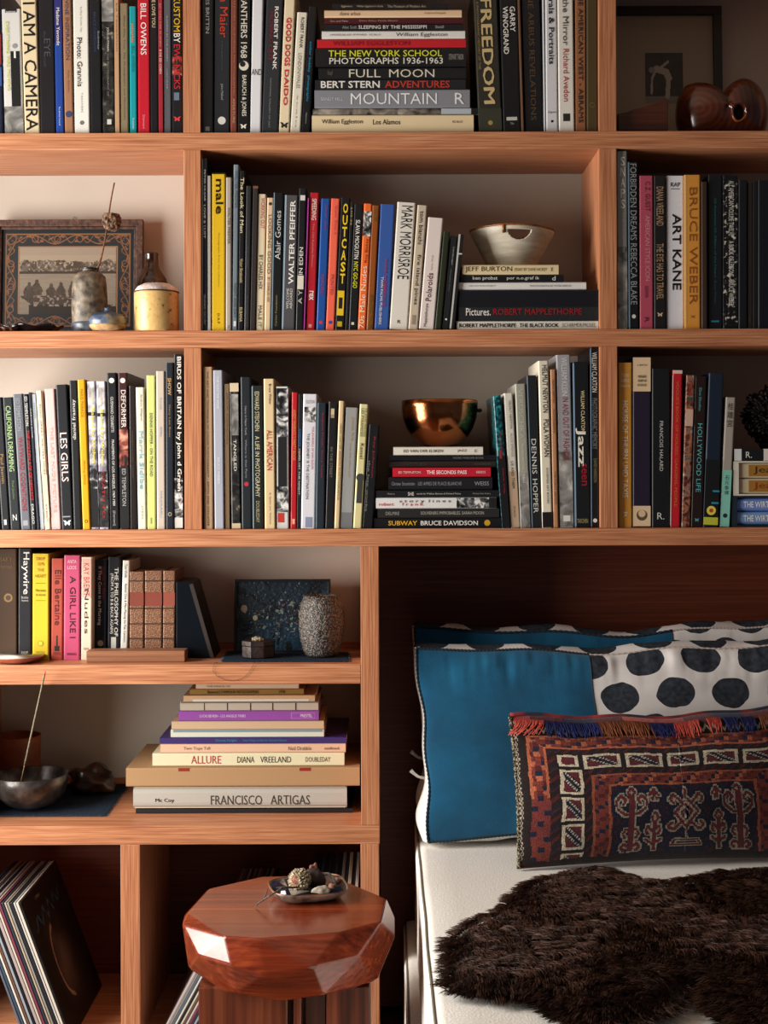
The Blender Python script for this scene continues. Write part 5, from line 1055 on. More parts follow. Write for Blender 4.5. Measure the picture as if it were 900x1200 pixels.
def painting():
    y = .175
    p0, p1 = at(274.5, 764, y), at(387, 679.6, y)
    W, H = p1.x - p0.x, p1.z - Z4T
    t = thing('painting', (p0.x, y, Z4T + .0016), 'small dark abstract painting with blue and cream flecks in a black frame', 'painting', rot=(-.08, 0, 0))
    b = .006
    MB().box((0, -.008, 0), (W, .014, b)).box((0, -.008, H - b), (W, .014, H)).box((0, -.008, b), (b, .014, H - b)).box((W - b, -.008, b), (W, .014, H - b)).build('frame', flat('#0e0d10', .4), t, bevel=.0008)
    def col(u, v):
        n1 = fbm(u * 7, v * 6, 1); n2 = fbm(u * 30, v * 26, 2); th = np.arctan2(v - .45, (u - .5)); rr = np.hypot(u - .5, v - .45)
        rays = fbm(th * 9 + 30, rr * 5, 4)
        c = np.zeros(u.shape + (3,)) + L3('#12202a')
        c = c * (.6 + 1.1 * n1)[..., None]
        g = np.clip((.55 - v) * 1.6, 0, 1)[..., None]
        c = c * (1 - .5 * g) + L3('#1d4660') * g * .75 * (rays[..., None] * 1.6)
        tl = np.clip((.3 - u) * 2.5, 0, 1)[..., None]
        c = c * (1 - tl * .6) + L3('#2f3a34') * tl * .6
        c[(rays > .56) & (rr > .08)] = L3('#0a0e12')
        cen = np.exp(-(rr / .28) ** 2)
        f = (n2 + .24 * cen > .80)
        c[f] = (L3('#77857c') * (.25 + n1)[..., None])[f]
        c[(fbm(u * 44, v * 40, 8) > .70) & (cen > .3)] = L3('#8a5a38')
        c[(fbm(u * 50, v * 44, 12) > .73) & (v > .2)] = L3('#2c4c86')
        c[((u - .08) / .045) ** 2 + ((v - .60) / .07) ** 2 < 1 - .8 * n2] = L3('#a89a80')
        c[((u - .2) / .035) ** 2 + ((v - .47) / .045) ** 2 < 1.1 - .8 * n2] = L3('#a89a80')
        return c
    grid_mesh('canvas', 260, 200, lambda u, v: (b + u * (W - 2 * b), -.003 - .0015 * fbm(u * 40, v * 32, 7), b + v * (H - 2 * b)), attr_mat('painted_canvas', .35, .5, .2), t, col, smooth=False)
painting()
def cloth(name, pts, zt, label, cell=.0022):
    """a thin woven cloth; pts: the corners in plan (front left, front right, back right, back left)"""
    A, B, C_, D = [Vector(p) for p in pts]
    t = thing(name, ((A.x + B.x) / 2, (A.y + D.y) / 2, zt), label, 'cloth')
    o0 = Vector(t.location)
    def pos(u, v):
        x = (A.x * (1 - u) + B.x * u) * (1 - v) + (D.x * (1 - u) + C_.x * u) * v
        y = (A.y * (1 - u) + B.y * u) * (1 - v) + (D.y * (1 - u) + C_.y * u) * v
        ed = np.minimum(np.minimum(u, 1 - u) * 12, np.minimum(v, 1 - v) * 8).clip(0, 1)
        z = .0022 + .0012 * fbm(u * 9, v * 5, 3) * ed
        y = y + .002 * (fbm(u * 22, v, 5) - .5); x = x + .002 * (fbm(u, v * 22, 6) - .5)
        return x - o0.x, y - o0.y, z
    m = noisy('indigo_weave', [(0.35, '#151d2a'), (0.55, '#2a3646'), (0.72, '#43505f')], scale=(1, 1, 1), nscale=420, detail=2, rough=.95, spec=.1, bump=1.0)
    o = grid_mesh('weave', 120, 60, pos, m, t)
    s = o.modifiers.new('thickness', 'SOLIDIFY'); s.thickness = .0018; s.offset = -1
    e = MB(); r2 = random.Random(4)
    for q in range(46):
        for (P, Q, sg) in ((A, B, 0), (A, D, 1), (B, C_, 2)):
            p = P.lerp(Q, (q + r2.random()) / 46) - o0
            d = (Vector((0, -1, 0)), Vector((-1, 0, 0)), Vector((1, 0, 0)))[sg] * r2.uniform(.002, .006)
            e.tube([(p.x, p.y, .0018), (p.x + d.x * .6 + r2.uniform(-.002, .002), p.y + d.y * .6, .0016), (p.x + d.x, p.y + d.y, .0007)], .0005, 4)
    e.build('frayed_edge', flat('#39485a', .9), t)
    return t
f0, f1, b1, b0 = at_z(260, 776, Z4T), at_z(409, 776, Z4T), at_z(407, 765.5, Z4T), at_z(268, 764.5, Z4T)
ct = cloth('indigo_cloth', (f0, f1, b1, b0), Z4T + .0004, 'small frayed indigo cloth under the speckled vase on the fourth shelf')
# loose thread over the shelf edge
th = MB(); o0 = Vector(ct.location)
pts = [at_z(255, 777.5, Z4T) + Vector((0, 0, .0014))] + [at(252, 776.4, -.003)] + [at(px, py, -.0024) for px, py in ((250, 781), (249, 786), (254, 792), (263, 796.5), (273, 798), (284, 795), (292, 788), (296, 781))] + [at(298, 776.2, -.003), at_z(299, 777, Z4T) + Vector((0, 0, .0014))]
th.tube([p - o0 for p in pts], .0004, 5).build('loose_thread', flat('#2a2a30', .9), ct)

zcl = Z4T + .0047
def speckled_vase():
    y0 = at_z(377, 774, Z4T).y + .045; k = (DIST + y0) / F_PX; c = at(377, 770, y0)
    t = thing('textured_vase', (c.x, y0, zcl), 'rough barrel-shaped vase speckled black and grey on the indigo cloth', 'vase')
    sc = 71 * k / 71
    prof = [(1, 0), (17, 0), (19, 2), (21.5, 8), (24, 18), (25.8, 30), (26.4, 40), (25.8, 52), (24, 61), (22, 66), (20, 69.5), (18, 71), (15, 70), (14, 66), (12, 50), (1, 40)]
    pr = []
    for (r0, z0), (r1, z1) in zip(prof, prof[1:]):
        nn = max(1, int(abs(z1 - z0) / 2)); pr += [(r0 + (r1 - r0) * q / nn, z0 + (z1 - z0) * q / nn) for q in range(nn)]
    pr.append(prof[-1])
    def fn(p, th):
        l = max(math.hypot(p.x, p.y), 1e-5); q = Vector((p.x * 260, p.y * 260, p.z * 260)) 
        d = (abs(mnoise.noise(q)) * .0026 + mnoise.noise(Vector((p.x * 90, p.y * 90, p.z * 60))) * .0012) if l > .02 and p.z > .003 else 0
        return Vector((p.x + p.x / l * d, p.y + p.y / l * d, p.z))
    m = noisy('crusty_glaze', [(0.3, '#0f0e0e'), (0.44, '#24211f'), (0.53, '#46423e'), (0.62, '#7c7266'), (0.72, '#8a5430')], nscale=300, detail=2, rough=.45, bump=1.0)
    MB().lathe([(r * k, z * k) for r, z in pr], 120, fn=fn).build('body', m, t)
speckled_vase()
def faceted_box():
    y0 = at_z(303, 774, Z4T).y + .03; k = (DIST + y0) / F_PX; c = at(303, 770, y0)
    t = thing('lidded_box', (c.x, y0, zcl), 'small dark brown faceted box with a pale lump on its lid', 'box')
    n = 8
    def octo(r, z): return [(r * math.cos(PI / 8 + q * PI / 4), r * .9 * math.sin(PI / 8 + q * PI / 4), z) for q in range(n)]
    def pr(mb, r, z0, z1):
        mb.add(octo(r, z0) + octo(r, z1), [tuple(range(n))[::-1], tuple(range(n, 2 * n))] + [(q, (q + 1) % n, n + (q + 1) % n, n + q) for q in range(n)])
    DB = noisy('wenge', [(.35, '#130a08'), (.6, '#28140e'), (.75, '#3c2118')], nscale=70, rough=.45, bump=.5)
    a = MB(); pr(a, 20 * k, 0, 13 * k); a.build('body', DB, t, bevel=.0012)
    a = MB(); pr(a, 20.4 * k, 13.4 * k, 19 * k); a.build('lid', DB, t, bevel=.0012)
    bm = bmesh.new(); bmesh.ops.create_icosphere(bm, subdivisions=3, radius=1)
    for v in bm.verts: v.co = Vector((v.co.x * .012, v.co.y * .008, max(v.co.z, -.3) * .006)) * (1 + .4 * mnoise.noise(v.co * 2.5))
    me = bpy.data.meshes.new('pale_lump'); bm.to_mesh(me); bm.free(); me.materials.append(noisy('dry_moss', [(.4, '#6a5a40'), (.6, '#b5a88a')], nscale=120, rough=.9))
    o = bpy.data.objects.new('pale_lump', me); COL.objects.link(o); o.parent = t; o.location = (-.002, 0, 19 * k + .0018)
faceted_box()

# --- fifth shelf
f0, f1, b1, b0 = at_z(-42, 957, Z5T), at_z(124, 957, Z5T), at_z(151, 920, Z5T), at_z(12, 920, Z5T)
cloth('indigo_mat', (f0, f1, b1, b0), Z5T + .0004, 'dark indigo woven mat under the metal bowl on the fifth shelf')
zm = Z5T + .0047
c = at_z(36, 946, Z5T); y0 = .146; k = (DIST + y0) / F_PX
def ibowl():
    cx = at(36, 940, y0).x
    t = thing('metal_bowl', (cx, y0, zm), 'round pewter-grey bowl holding the incense stick, on the indigo mat', 'bowl')
    pr = [(.001, 0), (.028, 0), (.031, .001), (.056, .012), (.073, .031), (.081, .054), (.0825, .074), (.0815, .0755), (.080, .074), (.076, .052), (.064, .030), (.040, .014), (.001, .009)]
    MB().lathe(pr, 72, fn=dent(12, .0015, 18)).build('bowl_shell', noisy('pewter', [(.35, '#2e2b2c'), (.5, '#54504f'), (.68, '#7c756f')], nscale=26, rough=.33, metal=.75, bump=.3, bscale=60), t)
    MB().lathe([(.001, .0095), (.05, .022), (.055, .026), (.02, .028), (.001, .029)], 40).build('ash', noisy('ash', [(.4, '#4a4644'), (.6, '#7a7470')], nscale=120, rough=.95), t).data
    b0_, b1_ = at(21, 922, y0), at(53, 787, -.034)
    s = thing('incense_stick', (b0_.x, b0_.y, zm + .0272), 'thin grey-green incense stick with a red tip leaning in the metal bowl', 'incense stick')
    e = b1_ - Vector(s.location)
    P = [e * q for q in np.linspace(.0, 1, 40)]
    MB().tube(P[:11], .0011, 6).build('bamboo_core', flat('#a8865a', .7), s)
    MB().tube(P[10:39], [.0019 + .0004 * abs(mnoise.noise(Vector((q * 1.7, 0, 0)))) for q in range(29)], 8).build('incense_coat', noisy('incense', [(.4, '#5a5444'), (.6, '#8f8870')], nscale=300, rough=.95, bump=.6), s)
    MB().tube(P[38:40], [.002, .0012], 8).build('red_tip', flat('#c2553c', .7), s)
ibowl()
t = thing('terracotta_pot', (at(20, 900, .32).x, .32, Z5T + .0004), 'brown-orange terracotta pot behind the metal bowl', 'pot')
k = (DIST + .32) / F_PX
MB().lathe([(.001, 0), (23 * k, 0), (25 * k, .003), (26.5 * k, .06), (27.2 * k, 64 * k), (27.5 * k, 65.5 * k), (26.5 * k, 66 * k), (25.5 * k, 64 * k), (24 * k, 10 * k), (.001, 8 * k)], 64).build('body', noisy('terracotta_dark', [(.35, '#7a3c22'), (.6, '#9a5230'), (.75, '#a8623c')], nscale=18, rough=.6), t)
def stone(name, px, py, y0, R, zb, m, label, cat, seed=0, facet=1.0, parent=None, sub=4):
    c = at(px, py, y0)
    t = thing(name, (c.x, y0, zb), label, cat)
    bm = bmesh.new(); bmesh.ops.create_icosphere(bm, subdivisions=sub, radius=1)
    for v in bm.verts:
        n_ = mnoise.noise(v.co * 1.3 + Vector((seed, 0, 0))) * .35 + mnoise.voronoi(v.co * 1.6 + Vector((seed, 2, 1)))[0][0] * .35 * facet
        v.co = Vector((v.co.x * R[0], v.co.y * R[1], v.co.z * R[2])) * (.8 + n_)
    zmin = min(v.co.z for v in bm.verts)
    for v in bm.verts: v.co.z = max(v.co.z - zmin * .75, 0)
    me = bpy.data.meshes.new('body'); bm.to_mesh(me); bm.free()
    for p in me.polygons: p.use_smooth = True
    me.materials.append(m)
    o = bpy.data.objects.new('body', me); COL.objects.link(o); o.parent = t
    return t
stone('dark_stone', 108.5, 930, at_z(108, 936, Z5T).y + .04, (.056, .042, .036), zm + .0003, noisy('dark_stone', [(.35, '#150d09'), (.55, '#2c1a11'), (.75, '#4a2d1c')], nscale=30, rough=.28, bump=.2), 'dark brown polished knobbly stone on the indigo mat', 'stone', 3)

# --- records in the lower bays
SLV = ['#c9bfae', '#26262a', '#8c8a86', '#d8d2c6', '#2c3440', '#7a3a4c', '#b8a68c', '#17171a', '#5c6470', '#c4c0bc', '#6a4a3a', '#3a4a5c', '#a89a98', '#201c1c', '#d0c8b8', '#4c2a34', '#8f9aa4']
NAMESC = {'#c9bfae': 'cream', '#26262a': 'black', '#8c8a86': 'grey', '#d8d2c6': 'white', '#2c3440': 'dark blue', '#7a3a4c': 'plum', '#b8a68c': 'tan', '#17171a': 'jet black', '#5c6470': 'slate', '#c4c0bc': 'silver', '#6a4a3a': 'brown', '#3a4a5c': 'steel blue', '#a89a98': 'pinkish grey', '#201c1c': 'soot black', '#d0c8b8': 'ivory', '#4c2a34': 'wine red', '#8f9aa4': 'pale blue-grey'}
LP = .312
def sleeve(x, ang, th, color, label, group, y0=.006, parts=True):
    z = Z6T + .0006
    t = thing('record_sleeve', (x, y0, z + (0 if ang >= 0 else 0)), label, 'record sleeve', group, (0, ang, 0))
    ox = -th if ang > 0 else 0
    MB().box((ox, 0, 0), (ox + th, LP, LP)).build('sleeve', flat(color, .4, .4), t, bevel=min(.0006, th * .2), seg=1)
    return t
x = X(82.5)
th_list = [.0036, .005, .0035, .006, .004, .0035, .005, .0045, .004, .006, .0035, .005, .0042, .004, .005, .0045]
cols = ['#17171a', '#d0c8b8', '#c4c0bc', '#26262a', '#8c8a86', '#b8a68c', '#2c3440', '#7a3a4c', '#c9bfae', '#a89a98', '#201c1c', '#8f9aa4', '#6a4a3a', '#d8d2c6', '#3a4a5c', '#5c6470']
x0_ = x
for i, (tk, cc) in enumerate(zip(th_list, cols)):
    ang = -.352
    w_ = tk / math.cos(ang)
    x0_ -= w_ + .0016
    lab = 'record sleeve with a dark portrait cover, in front of the leaning row' if i == 0 else f'{NAMESC[cc]} record sleeve leaning in the lower bay beside the portrait sleeve'
    s = sleeve(x0_, ang, tk, cc, lab, 'records leaning in the lower outer bay')
    if i == 0:
        def cov(u, v):
            n1 = fbm(u * 6, v * 6, 31); c = np.zeros(u.shape + (3,)) + L3('#0d0d11')
            g = np.exp(-(((u - .42) / .16) ** 2 + ((v - .45) / .22) ** 2)); g2 = np.exp(-(((u - .7) / .2) ** 2 + ((v - .2) / .25) ** 2))
            c = c + (L3('#6a5a52') * (np.clip(g * 1.2 * n1, 0, 1))[..., None]) + L3('#3a3230') * np.clip(g2 * n1, 0, 1)[..., None]
            ed = np.abs(((u - .42) / .17) ** 2 + ((v - .44) / .26) ** 2 - 1) < .12
            c[ed & (u < .4)] = L3('#8a7668')
            wr = (np.abs(v - (.78 + .04 * np.sin(u * 40) + .06 * u)) < .012 + .01 * np.sin(u * 90)) & (u > .1) & (u < .85)
            c[wr] = L3('#24566e')
            return c
        grid_mesh('cover_print', 120, 120, lambda u, v: (0 * u + tk + .0003, .002 + u * (LP - .004), .002 + v * (LP - .004)), attr_mat('record_print', .35, .4), s, cov)
        v, f = text_shape('STEREO', 1)
        MB().add([(tk + .0008, .09 + p * .034, .288 + q * .007) for p, q, q2 in v], f).build('lettering', flat('#8a8884', .5), s)
RG = 'records in the lower bay behind the stool'
x1_ = X(181)
cols2 = ['#a89a98', '#8c8a86', '#5c6470', '#d8d2c6', '#26262a', '#c9bfae', '#6a4a3a', '#c4c0bc', '#7a3a4c', '#2c3440', '#8f9aa4', '#201c1c', '#d0c8b8', '#4c2a34', '#17171a', '#3a4a5c']
for i in range(16):
    ang = .50; tk = (.005, .0036, .0045, .0036)[i % 4]
    x1_ += tk / math.cos(ang) + .0010
    sleeve(x1_, ang, tk, cols2[i], f'{NAMESC[cols2[i]]} record sleeve leaning towards the stool in the lower bay', RG)
xx = X(418.5)
dcol = ['#c4c0bc', '#17171a', '#c9bfae', '#26262a', '#8c8a86', '#17171a', '#2c3440', '#201c1c', '#26262a', '#17171a', '#2c3440', '#201c1c', '#17171a', '#26262a']
for i in range(14):
    tk = (.006, .005, .007, .0045)[i % 4]; ang = .06
    sleeve(xx - LP * math.sin(ang) - .002, ang, tk, dcol[i], 'upright record sleeve whose top edge shows behind the faceted stool', 'upright records behind the stool')
    xx -= tk + .0022 + LP * .006 * .0
# ------------------------------------------------------------------ faceted wooden stool
STOOLW = wood('polished_redwood', 'X', '#52190a', '#7a2d14', '#974620', rough=.25, fine=120, coat=.55, figure=.5)
def stool():
    y0 = -.33; zt = .452
    c = at_z(337, 1061, zt); y0 = c.y
    t = thing('stool', (c.x, y0, 0), 'faceted reddish wooden stool with a thick polished polygonal seat', 'stool')
    def P(px, py, z):
        q = at_z(px, py, z); return Vector((q.x - c.x, q.y - y0, z))
    top = [P(307, 1027, zt), P(245, 1041, zt), P(220, 1069, zt), P(262, 1097, zt), P(302, 1100, zt), P(397, 1093, zt), P(447, 1080, zt), P(453, 1053, zt), P(411, 1035, zt), P(352, 1026, zt)]
    def PR(px, py, r):
        yy = -.1
        for _ in range(4):
            q = at(px, py, y0 + yy); xx = q.x - c.x; yy = -math.sqrt(max(r * r - xx * xx, .0004))
        q = at(px, py, y0 + yy); return Vector((q.x - c.x, yy, q.z))
    mid = [PR(213.5, 1083, .204), PR(232, 1120, .207), PR(270, 1131, .212), PR(366, 1134, .214), PR(420, 1122, .21), PR(463, 1098, .2045), PR(310, 1142, .211)]
    low = [PR(221, 1135, .187), PR(278, 1163, .178), PR(378, 1166, .180), PR(442, 1149, .182)]
    for k in range(7):
        a = PI * (k + .4) / 7; r = .205 + .005 * math.sin(k * 2.4)
        mid.append(Vector((r * math.cos(a), r * math.sin(a) * .97, zt - .05 - .014 * ((k * 7) % 3 - 1))))
    for k in range(6):
        a = PI * (k + .3) / 6; r = .168 + .008 * math.sin(k * 1.9)
        low.append(Vector((r * math.cos(a), r * math.sin(a), zt - .112 + .004 * (k % 3))))
    low2 = [Vector((.15 * math.cos(a), .15 * math.sin(a), zt - .122)) for a in np.linspace(0, 2 * PI, 9)[:-1]]
    bm = bmesh.new()
    for p in top + mid + low + low2: bm.verts.new(p)
    r = bmesh.ops.convex_hull(bm, input=bm.verts)
    bmesh.ops.delete(bm, geom=list({g for g in list(r['geom_interior']) + list(r['geom_unused']) if isinstance(g, bmesh.types.BMVert)}), context='VERTS')
    bmesh.ops.dissolve_limit(bm, angle_limit=.06, verts=bm.verts, edges=bm.edges)
    bmesh.ops.bevel(bm, geom=list(bm.edges), offset=.0035, segments=3, profile=.5, affect='EDGES', clamp_overlap=True)
    me = bpy.data.meshes.new('seat'); bm.to_mesh(me); bm.free(); me.materials.append(STOOLW)
    o = bpy.data.objects.new('seat', me); COL.objects.link(o); o.parent = t
    LEGW = wood('stool_base_wood', 'Z', '#3a1a10', '#6b3420', '#8f5032', rough=.4, fine=70, coat=.2)
    LEGD = wood('stool_base_dark', 'Z', '#22120d', '#3d2219', '#553327', rough=.45, fine=70)
    zb = zt - .121
    xl, xr = -.156, .155
    for (a, b, dy, m) in ((0, .52, -.088, LEGW), (.555, .60, -.092, LEGW), (.62, .74, -.082, LEGD), (.745, 1.0, -.088, LEGW)):
        MB().box((xl + (xr - xl) * a, dy, 0.0005), (xl + (xr - xl) * b, .09, zb)).build('base_slab', m, t, bevel=.0025)
    MB().box((xl + .01, -.07, .0005), (xr - .01, .08, zb - .002)).build('base_core', LEGD, t)
    return t, c.x, y0, zt
st, sx, sy, szt = stool()

# --- ceramic dish on the stool with dried finds
def stool_dish():
    z = szt + .0008; SD = 1.06
    c = at_z(361, 1050, z)
    t = thing('ceramic_dish', (c.x, c.y, z), 'shallow rounded-square ceramic dish of dried finds on the stool', 'dish', rot=(0, 0, math.radians(14)))
    def sq(p, th):
        l = math.hypot(p.x, p.y); q = (abs(math.cos(th)) ** 3.6 + abs(math.sin(th)) ** 3.6) ** (-1 / 3.6)
        return Vector((p.x * q * SD, p.y * q * .86 * SD, p.z + (.0015 * math.sin(2 * th + .7) if p.z > .014 else 0)))
    OUT = noisy('ash_glaze', [(.35, '#5a4a3e'), (.5, '#8f8478'), (.68, '#b5aea6')], nscale=40, rough=.3, bump=.3)
    MB().lathe([(.001, 0), (.044, 0), (.05, .002), (.063, .010), (.069, .0185), (.070, .0208), (.0685, .0216), (.0665, .0205)], 96, fn=sq).build('outer_wall', OUT, t)
    MB().lathe([(.0668, .0206), (.063, .0155), (.056, .0095), (.046, .0075), (.001, .007)], 96, fn=sq).build('blue_glaze', noisy('deep_blue_glaze', [(.4, '#070b14'), (.6, '#0e1a34'), (.76, '#1d3c70')], nscale=26, rough=.1, spec=.7), t)
    MB().tube([sq(Vector((.0688 * math.cos(a), .0688 * math.sin(a), .0213)), a) for a in np.linspace(0, 2 * PI, 80)], .0013, 6).build('rim', noisy('iron_rim', [(0.35, '#4a2814'), (0.6, '#9a5f30')]), t)
    # seed head
    zi = z + .0082
    h = at_z(351, 1032, zi + .026)
    s = thing('seed_head', (h.x, h.y, zi + .006), 'pale spiky seed head with a long thin stem in the stool dish', 'seed head')
    bm = bmesh.new(); bmesh.ops.create_icosphere(bm, subdivisions=5, radius=1)
    dv = Vector((-.65, -.75, .15)).normalized()
    for v in bm.verts:
        d = v.co.dot(dv); n_ = mnoise.noise(v.co * 8) * .28 + mnoise.noise(v.co * 16) * .12
        rr = 1 + n_ - (.55 * max(0, (d - .72) / .28) if d > .72 else 0)
        v.co = v.co * .0205 * rr; v.co.z += .021
    me = bpy.data.meshes.new('husk'); bm.to_mesh(me); bm.free(); me.materials.append(noisy('pale_husk', [(.35, '#5a4a38'), (.5, '#9a8a70'), (.65, '#cfc2a8')], nscale=120, rough=.95, bump=.8))
    o = bpy.data.objects.new('husk', me); COL.objects.link(o); o.parent = s
    MB().lathe([(.0005, .003), (.005, .0035), (.010, .001), (.0115, -.001)], 20, fn=lambda p, th: Vector((0, 0, .021)) + dv.to_track_quat('Z', 'Y') @ Vector((p.x * (1 + .2 * math.sin(5 * th)), p.y, .0125 + p.z))).build('core', noisy('red_core', [(.4, '#5a3024'), (.6, '#a0705c')], nscale=200, rough=.9), s)
    o0 = Vector(s.location)
    pts = [o0 + Vector((.0, -.012, .012)), at_z(345, 1040, z + .033), at_z(331, 1040, z + .034), at_z(322, 1046, z + .032), at_z(311, 1053, z + .018), at_z(302, 1059, z + .006), at_z(299.5, 1063, z + .001)]
    MB().tube([p - o0 for p in pts], [.002, .002, .0019, .0017, .0016, .0015, .0008], 7).build('stem', noisy('grey_twig', [(.4, '#3a3430'), (.6, '#6c625a')], nscale=150, rough=.9), s)
    MB().tube([p - o0 for p in (at_z(309, 1054, z + .016), at_z(312, 1047, z + .02), at_z(314, 1042, z + .026))], [.0014, .0013, .0008], 6).build('side_twig', flat('#5a5048', .9), s)
    PD = noisy('dark_pod', [(.35, '#160e0b'), (.6, '#3a241a')], nscale=90, rough=.7, bump=.5)
    stone('dried_pod', 367, 1040, c.y + .008, (.024, .015, .024), zi + .001, PD, 'dark brown dried pod beside the pale seed head', 'seed pod', 8, .3)
    stone('rust_pod', 367, 1030, c.y + .034, (.013, .010, .027), zi + .001, noisy('rust_pod', [(.4, '#4a2418'), (.6, '#84503c')], nscale=80, rough=.7), 'upright rust-coloured dried pod at the back of the stool dish', 'seed pod', 5, .2)
    b = at_z(377, 1049, zi + .006)
    stone('bark_piece', 377, 1049, b.y, (.018, .010, .012), zi + .004, noisy('pale_bark', [(.35, '#7a6e62'), (.6, '#b5aa9a'), (.75, '#d0c6b6')], nscale=70, rough=.9, bump=.6), 'pale lump of bark at the front of the stool dish', 'bark', 11, .6)
    for px, py, lab in ((389, 1040, 'pinkish berry nearest the bark lump in the stool dish'), (396, 1033, 'pinkish berry nearest the rim of the stool dish')):
        q = at_z(px, py, zi + .012)
        br = thing('dried_berry', (q.x, q.y, zi + .004), lab, 'berry', 'dried berries in the stool dish')
        bm = bmesh.new(); bmesh.ops.create_icosphere(bm, subdivisions=3, radius=.0078)
        for v in bm.verts: v.co *= 1 + .12 * mnoise.noise(v.co * 300); v.co.z += .0084
        me = bpy.data.meshes.new('berry'); bm.to_mesh(me); bm.free(); me.materials.append(noisy('dry_berry', [(.4, '#7a4a3c'), (.6, '#b58a78')], nscale=150, rough=.8))
        o = bpy.data.objects.new('berry', me); COL.objects.link(o); o.parent = br
        MB().tube([(0, 0, .0155), (.001, 0, .018)], [.0016, .0006], 6).build('berry_tip', flat('#3a2a22', .9), br)
    q = at_z(380, 1032, zi + .02)
    l = thing('curled_stem', (q.x, q.y, zi + .001), 'grey curled dry stem arching over the back of the stool dish', 'stem')
    MB().tube([(-.012, 0, .002), (-.012, .004, .018), (-.004, .006, .03), (.008, .006, .03), (.018, .004, .022), (.022, 0, .012), (.024, -.003, .004)], [.0024, .003, .0036, .0032, .0026, .002, .001], 8).build('stem', noisy('grey_twig2', [(.4, '#4a443c'), (.6, '#948a7c')], nscale=150, rough=.9), l)
stool_dish()

# ------------------------------------------------------------------ daybed
ZB = .47
def linen(key, c0, c1): return noisy(key, [(.35, c0), (.65, c1)], nscale=260, detail=3, rough=.95, spec=.1, bump=.25)
LINEN = linen('natural_linen', '#ddd8d0', '#ebe7e0')
bed = thing('daybed', (1.0, -.6, 0), 'low daybed with a white linen mattress on a linen-covered base', 'daybed')
def soft_box(name, lo, hi, r, m, parent, nseg=4, wob=.0, seed=0):
    x0, y0, z0 = lo; x1, y1, z1 = hi
    bm = bmesh.new(); bmesh.ops.create_cube(bm, size=1)
    for v in bm.verts: v.co = Vector(((x0 + x1) / 2 + v.co.x * (x1 - x0), (y0 + y1) / 2 + v.co.y * (y1 - y0), (z0 + z1) / 2 + v.co.z * (z1 - z0)))
    bmesh.ops.bevel(bm, geom=list(bm.edges), offset=r, segments=nseg, affect='EDGES', profile=.5)
    big = [e for e in bm.edges if e.calc_length() > .1]
    bmesh.ops.subdivide_edges(bm, edges=big, cuts=24, use_grid_fill=True)
    if wob:
        for v in bm.verts:
            n_ = mnoise.noise(Vector((v.co.x * 3, v.co.y * 2.2, v.co.z * 7 + seed))) * wob + mnoise.noise(Vector((v.co.x * 9, v.co.y * 6, v.co.z * 12 + seed))) * wob * .4
            if v.co.x < x0 + .05: v.co.x += n_
            if v.co.z > z1 - .05 and v.co.x >= x0 + .05: v.co.z += n_ * .25
    me = bpy.data.meshes.new(name); bm.to_mesh(me); bm.free()
    for p in me.polygons: p.use_smooth = True
    me.materials.append(m)
    o = bpy.data.objects.new(name, me); COL.objects.link(o); o.parent = parent
    return o
def pipe_pt(x0, y, z1, wob, seed):
    x, z = x0 + .006, z1 - .006
    n_ = mnoise.noise(Vector((x * 3, y * 2.2, z * 7 + seed))) * wob + mnoise.noise(Vector((x * 9, y * 6, z * 12 + seed))) * wob * .4
    return (x + n_, y, z)
o = soft_box('mattress', (.066 - 1.0, -.95, .235), (.285, .88, ZB), .022, LINEN, bed, wob=.004)
PIPE = flat('#6b6354', .9)
MB().tube([pipe_pt(.066 - 1.0, .86 - q * .03, ZB, .004, 0) for q in range(61)], .0026, 8).build('piping', PIPE, o)
o = soft_box('base', (.040 - 1.0, -.95, .03), (.285, .88, .232), .02, LINEN, bed, wob=.003, seed=5)
MB().tube([pipe_pt(.040 - 1.0, .86 - q * .03, .232, .003, 5) for q in range(61)], .0026, 8).build('piping', PIPE, o)
lg = flat('#2a1a12', .5)
for lx in (.12, 1.22):
    for ly in (-.9, .8): MB().box((lx - 1.0 - .03, ly - .03, .0005), (lx - 1.0 + .03, ly + .03, .04)).build('leg', lg, bed)

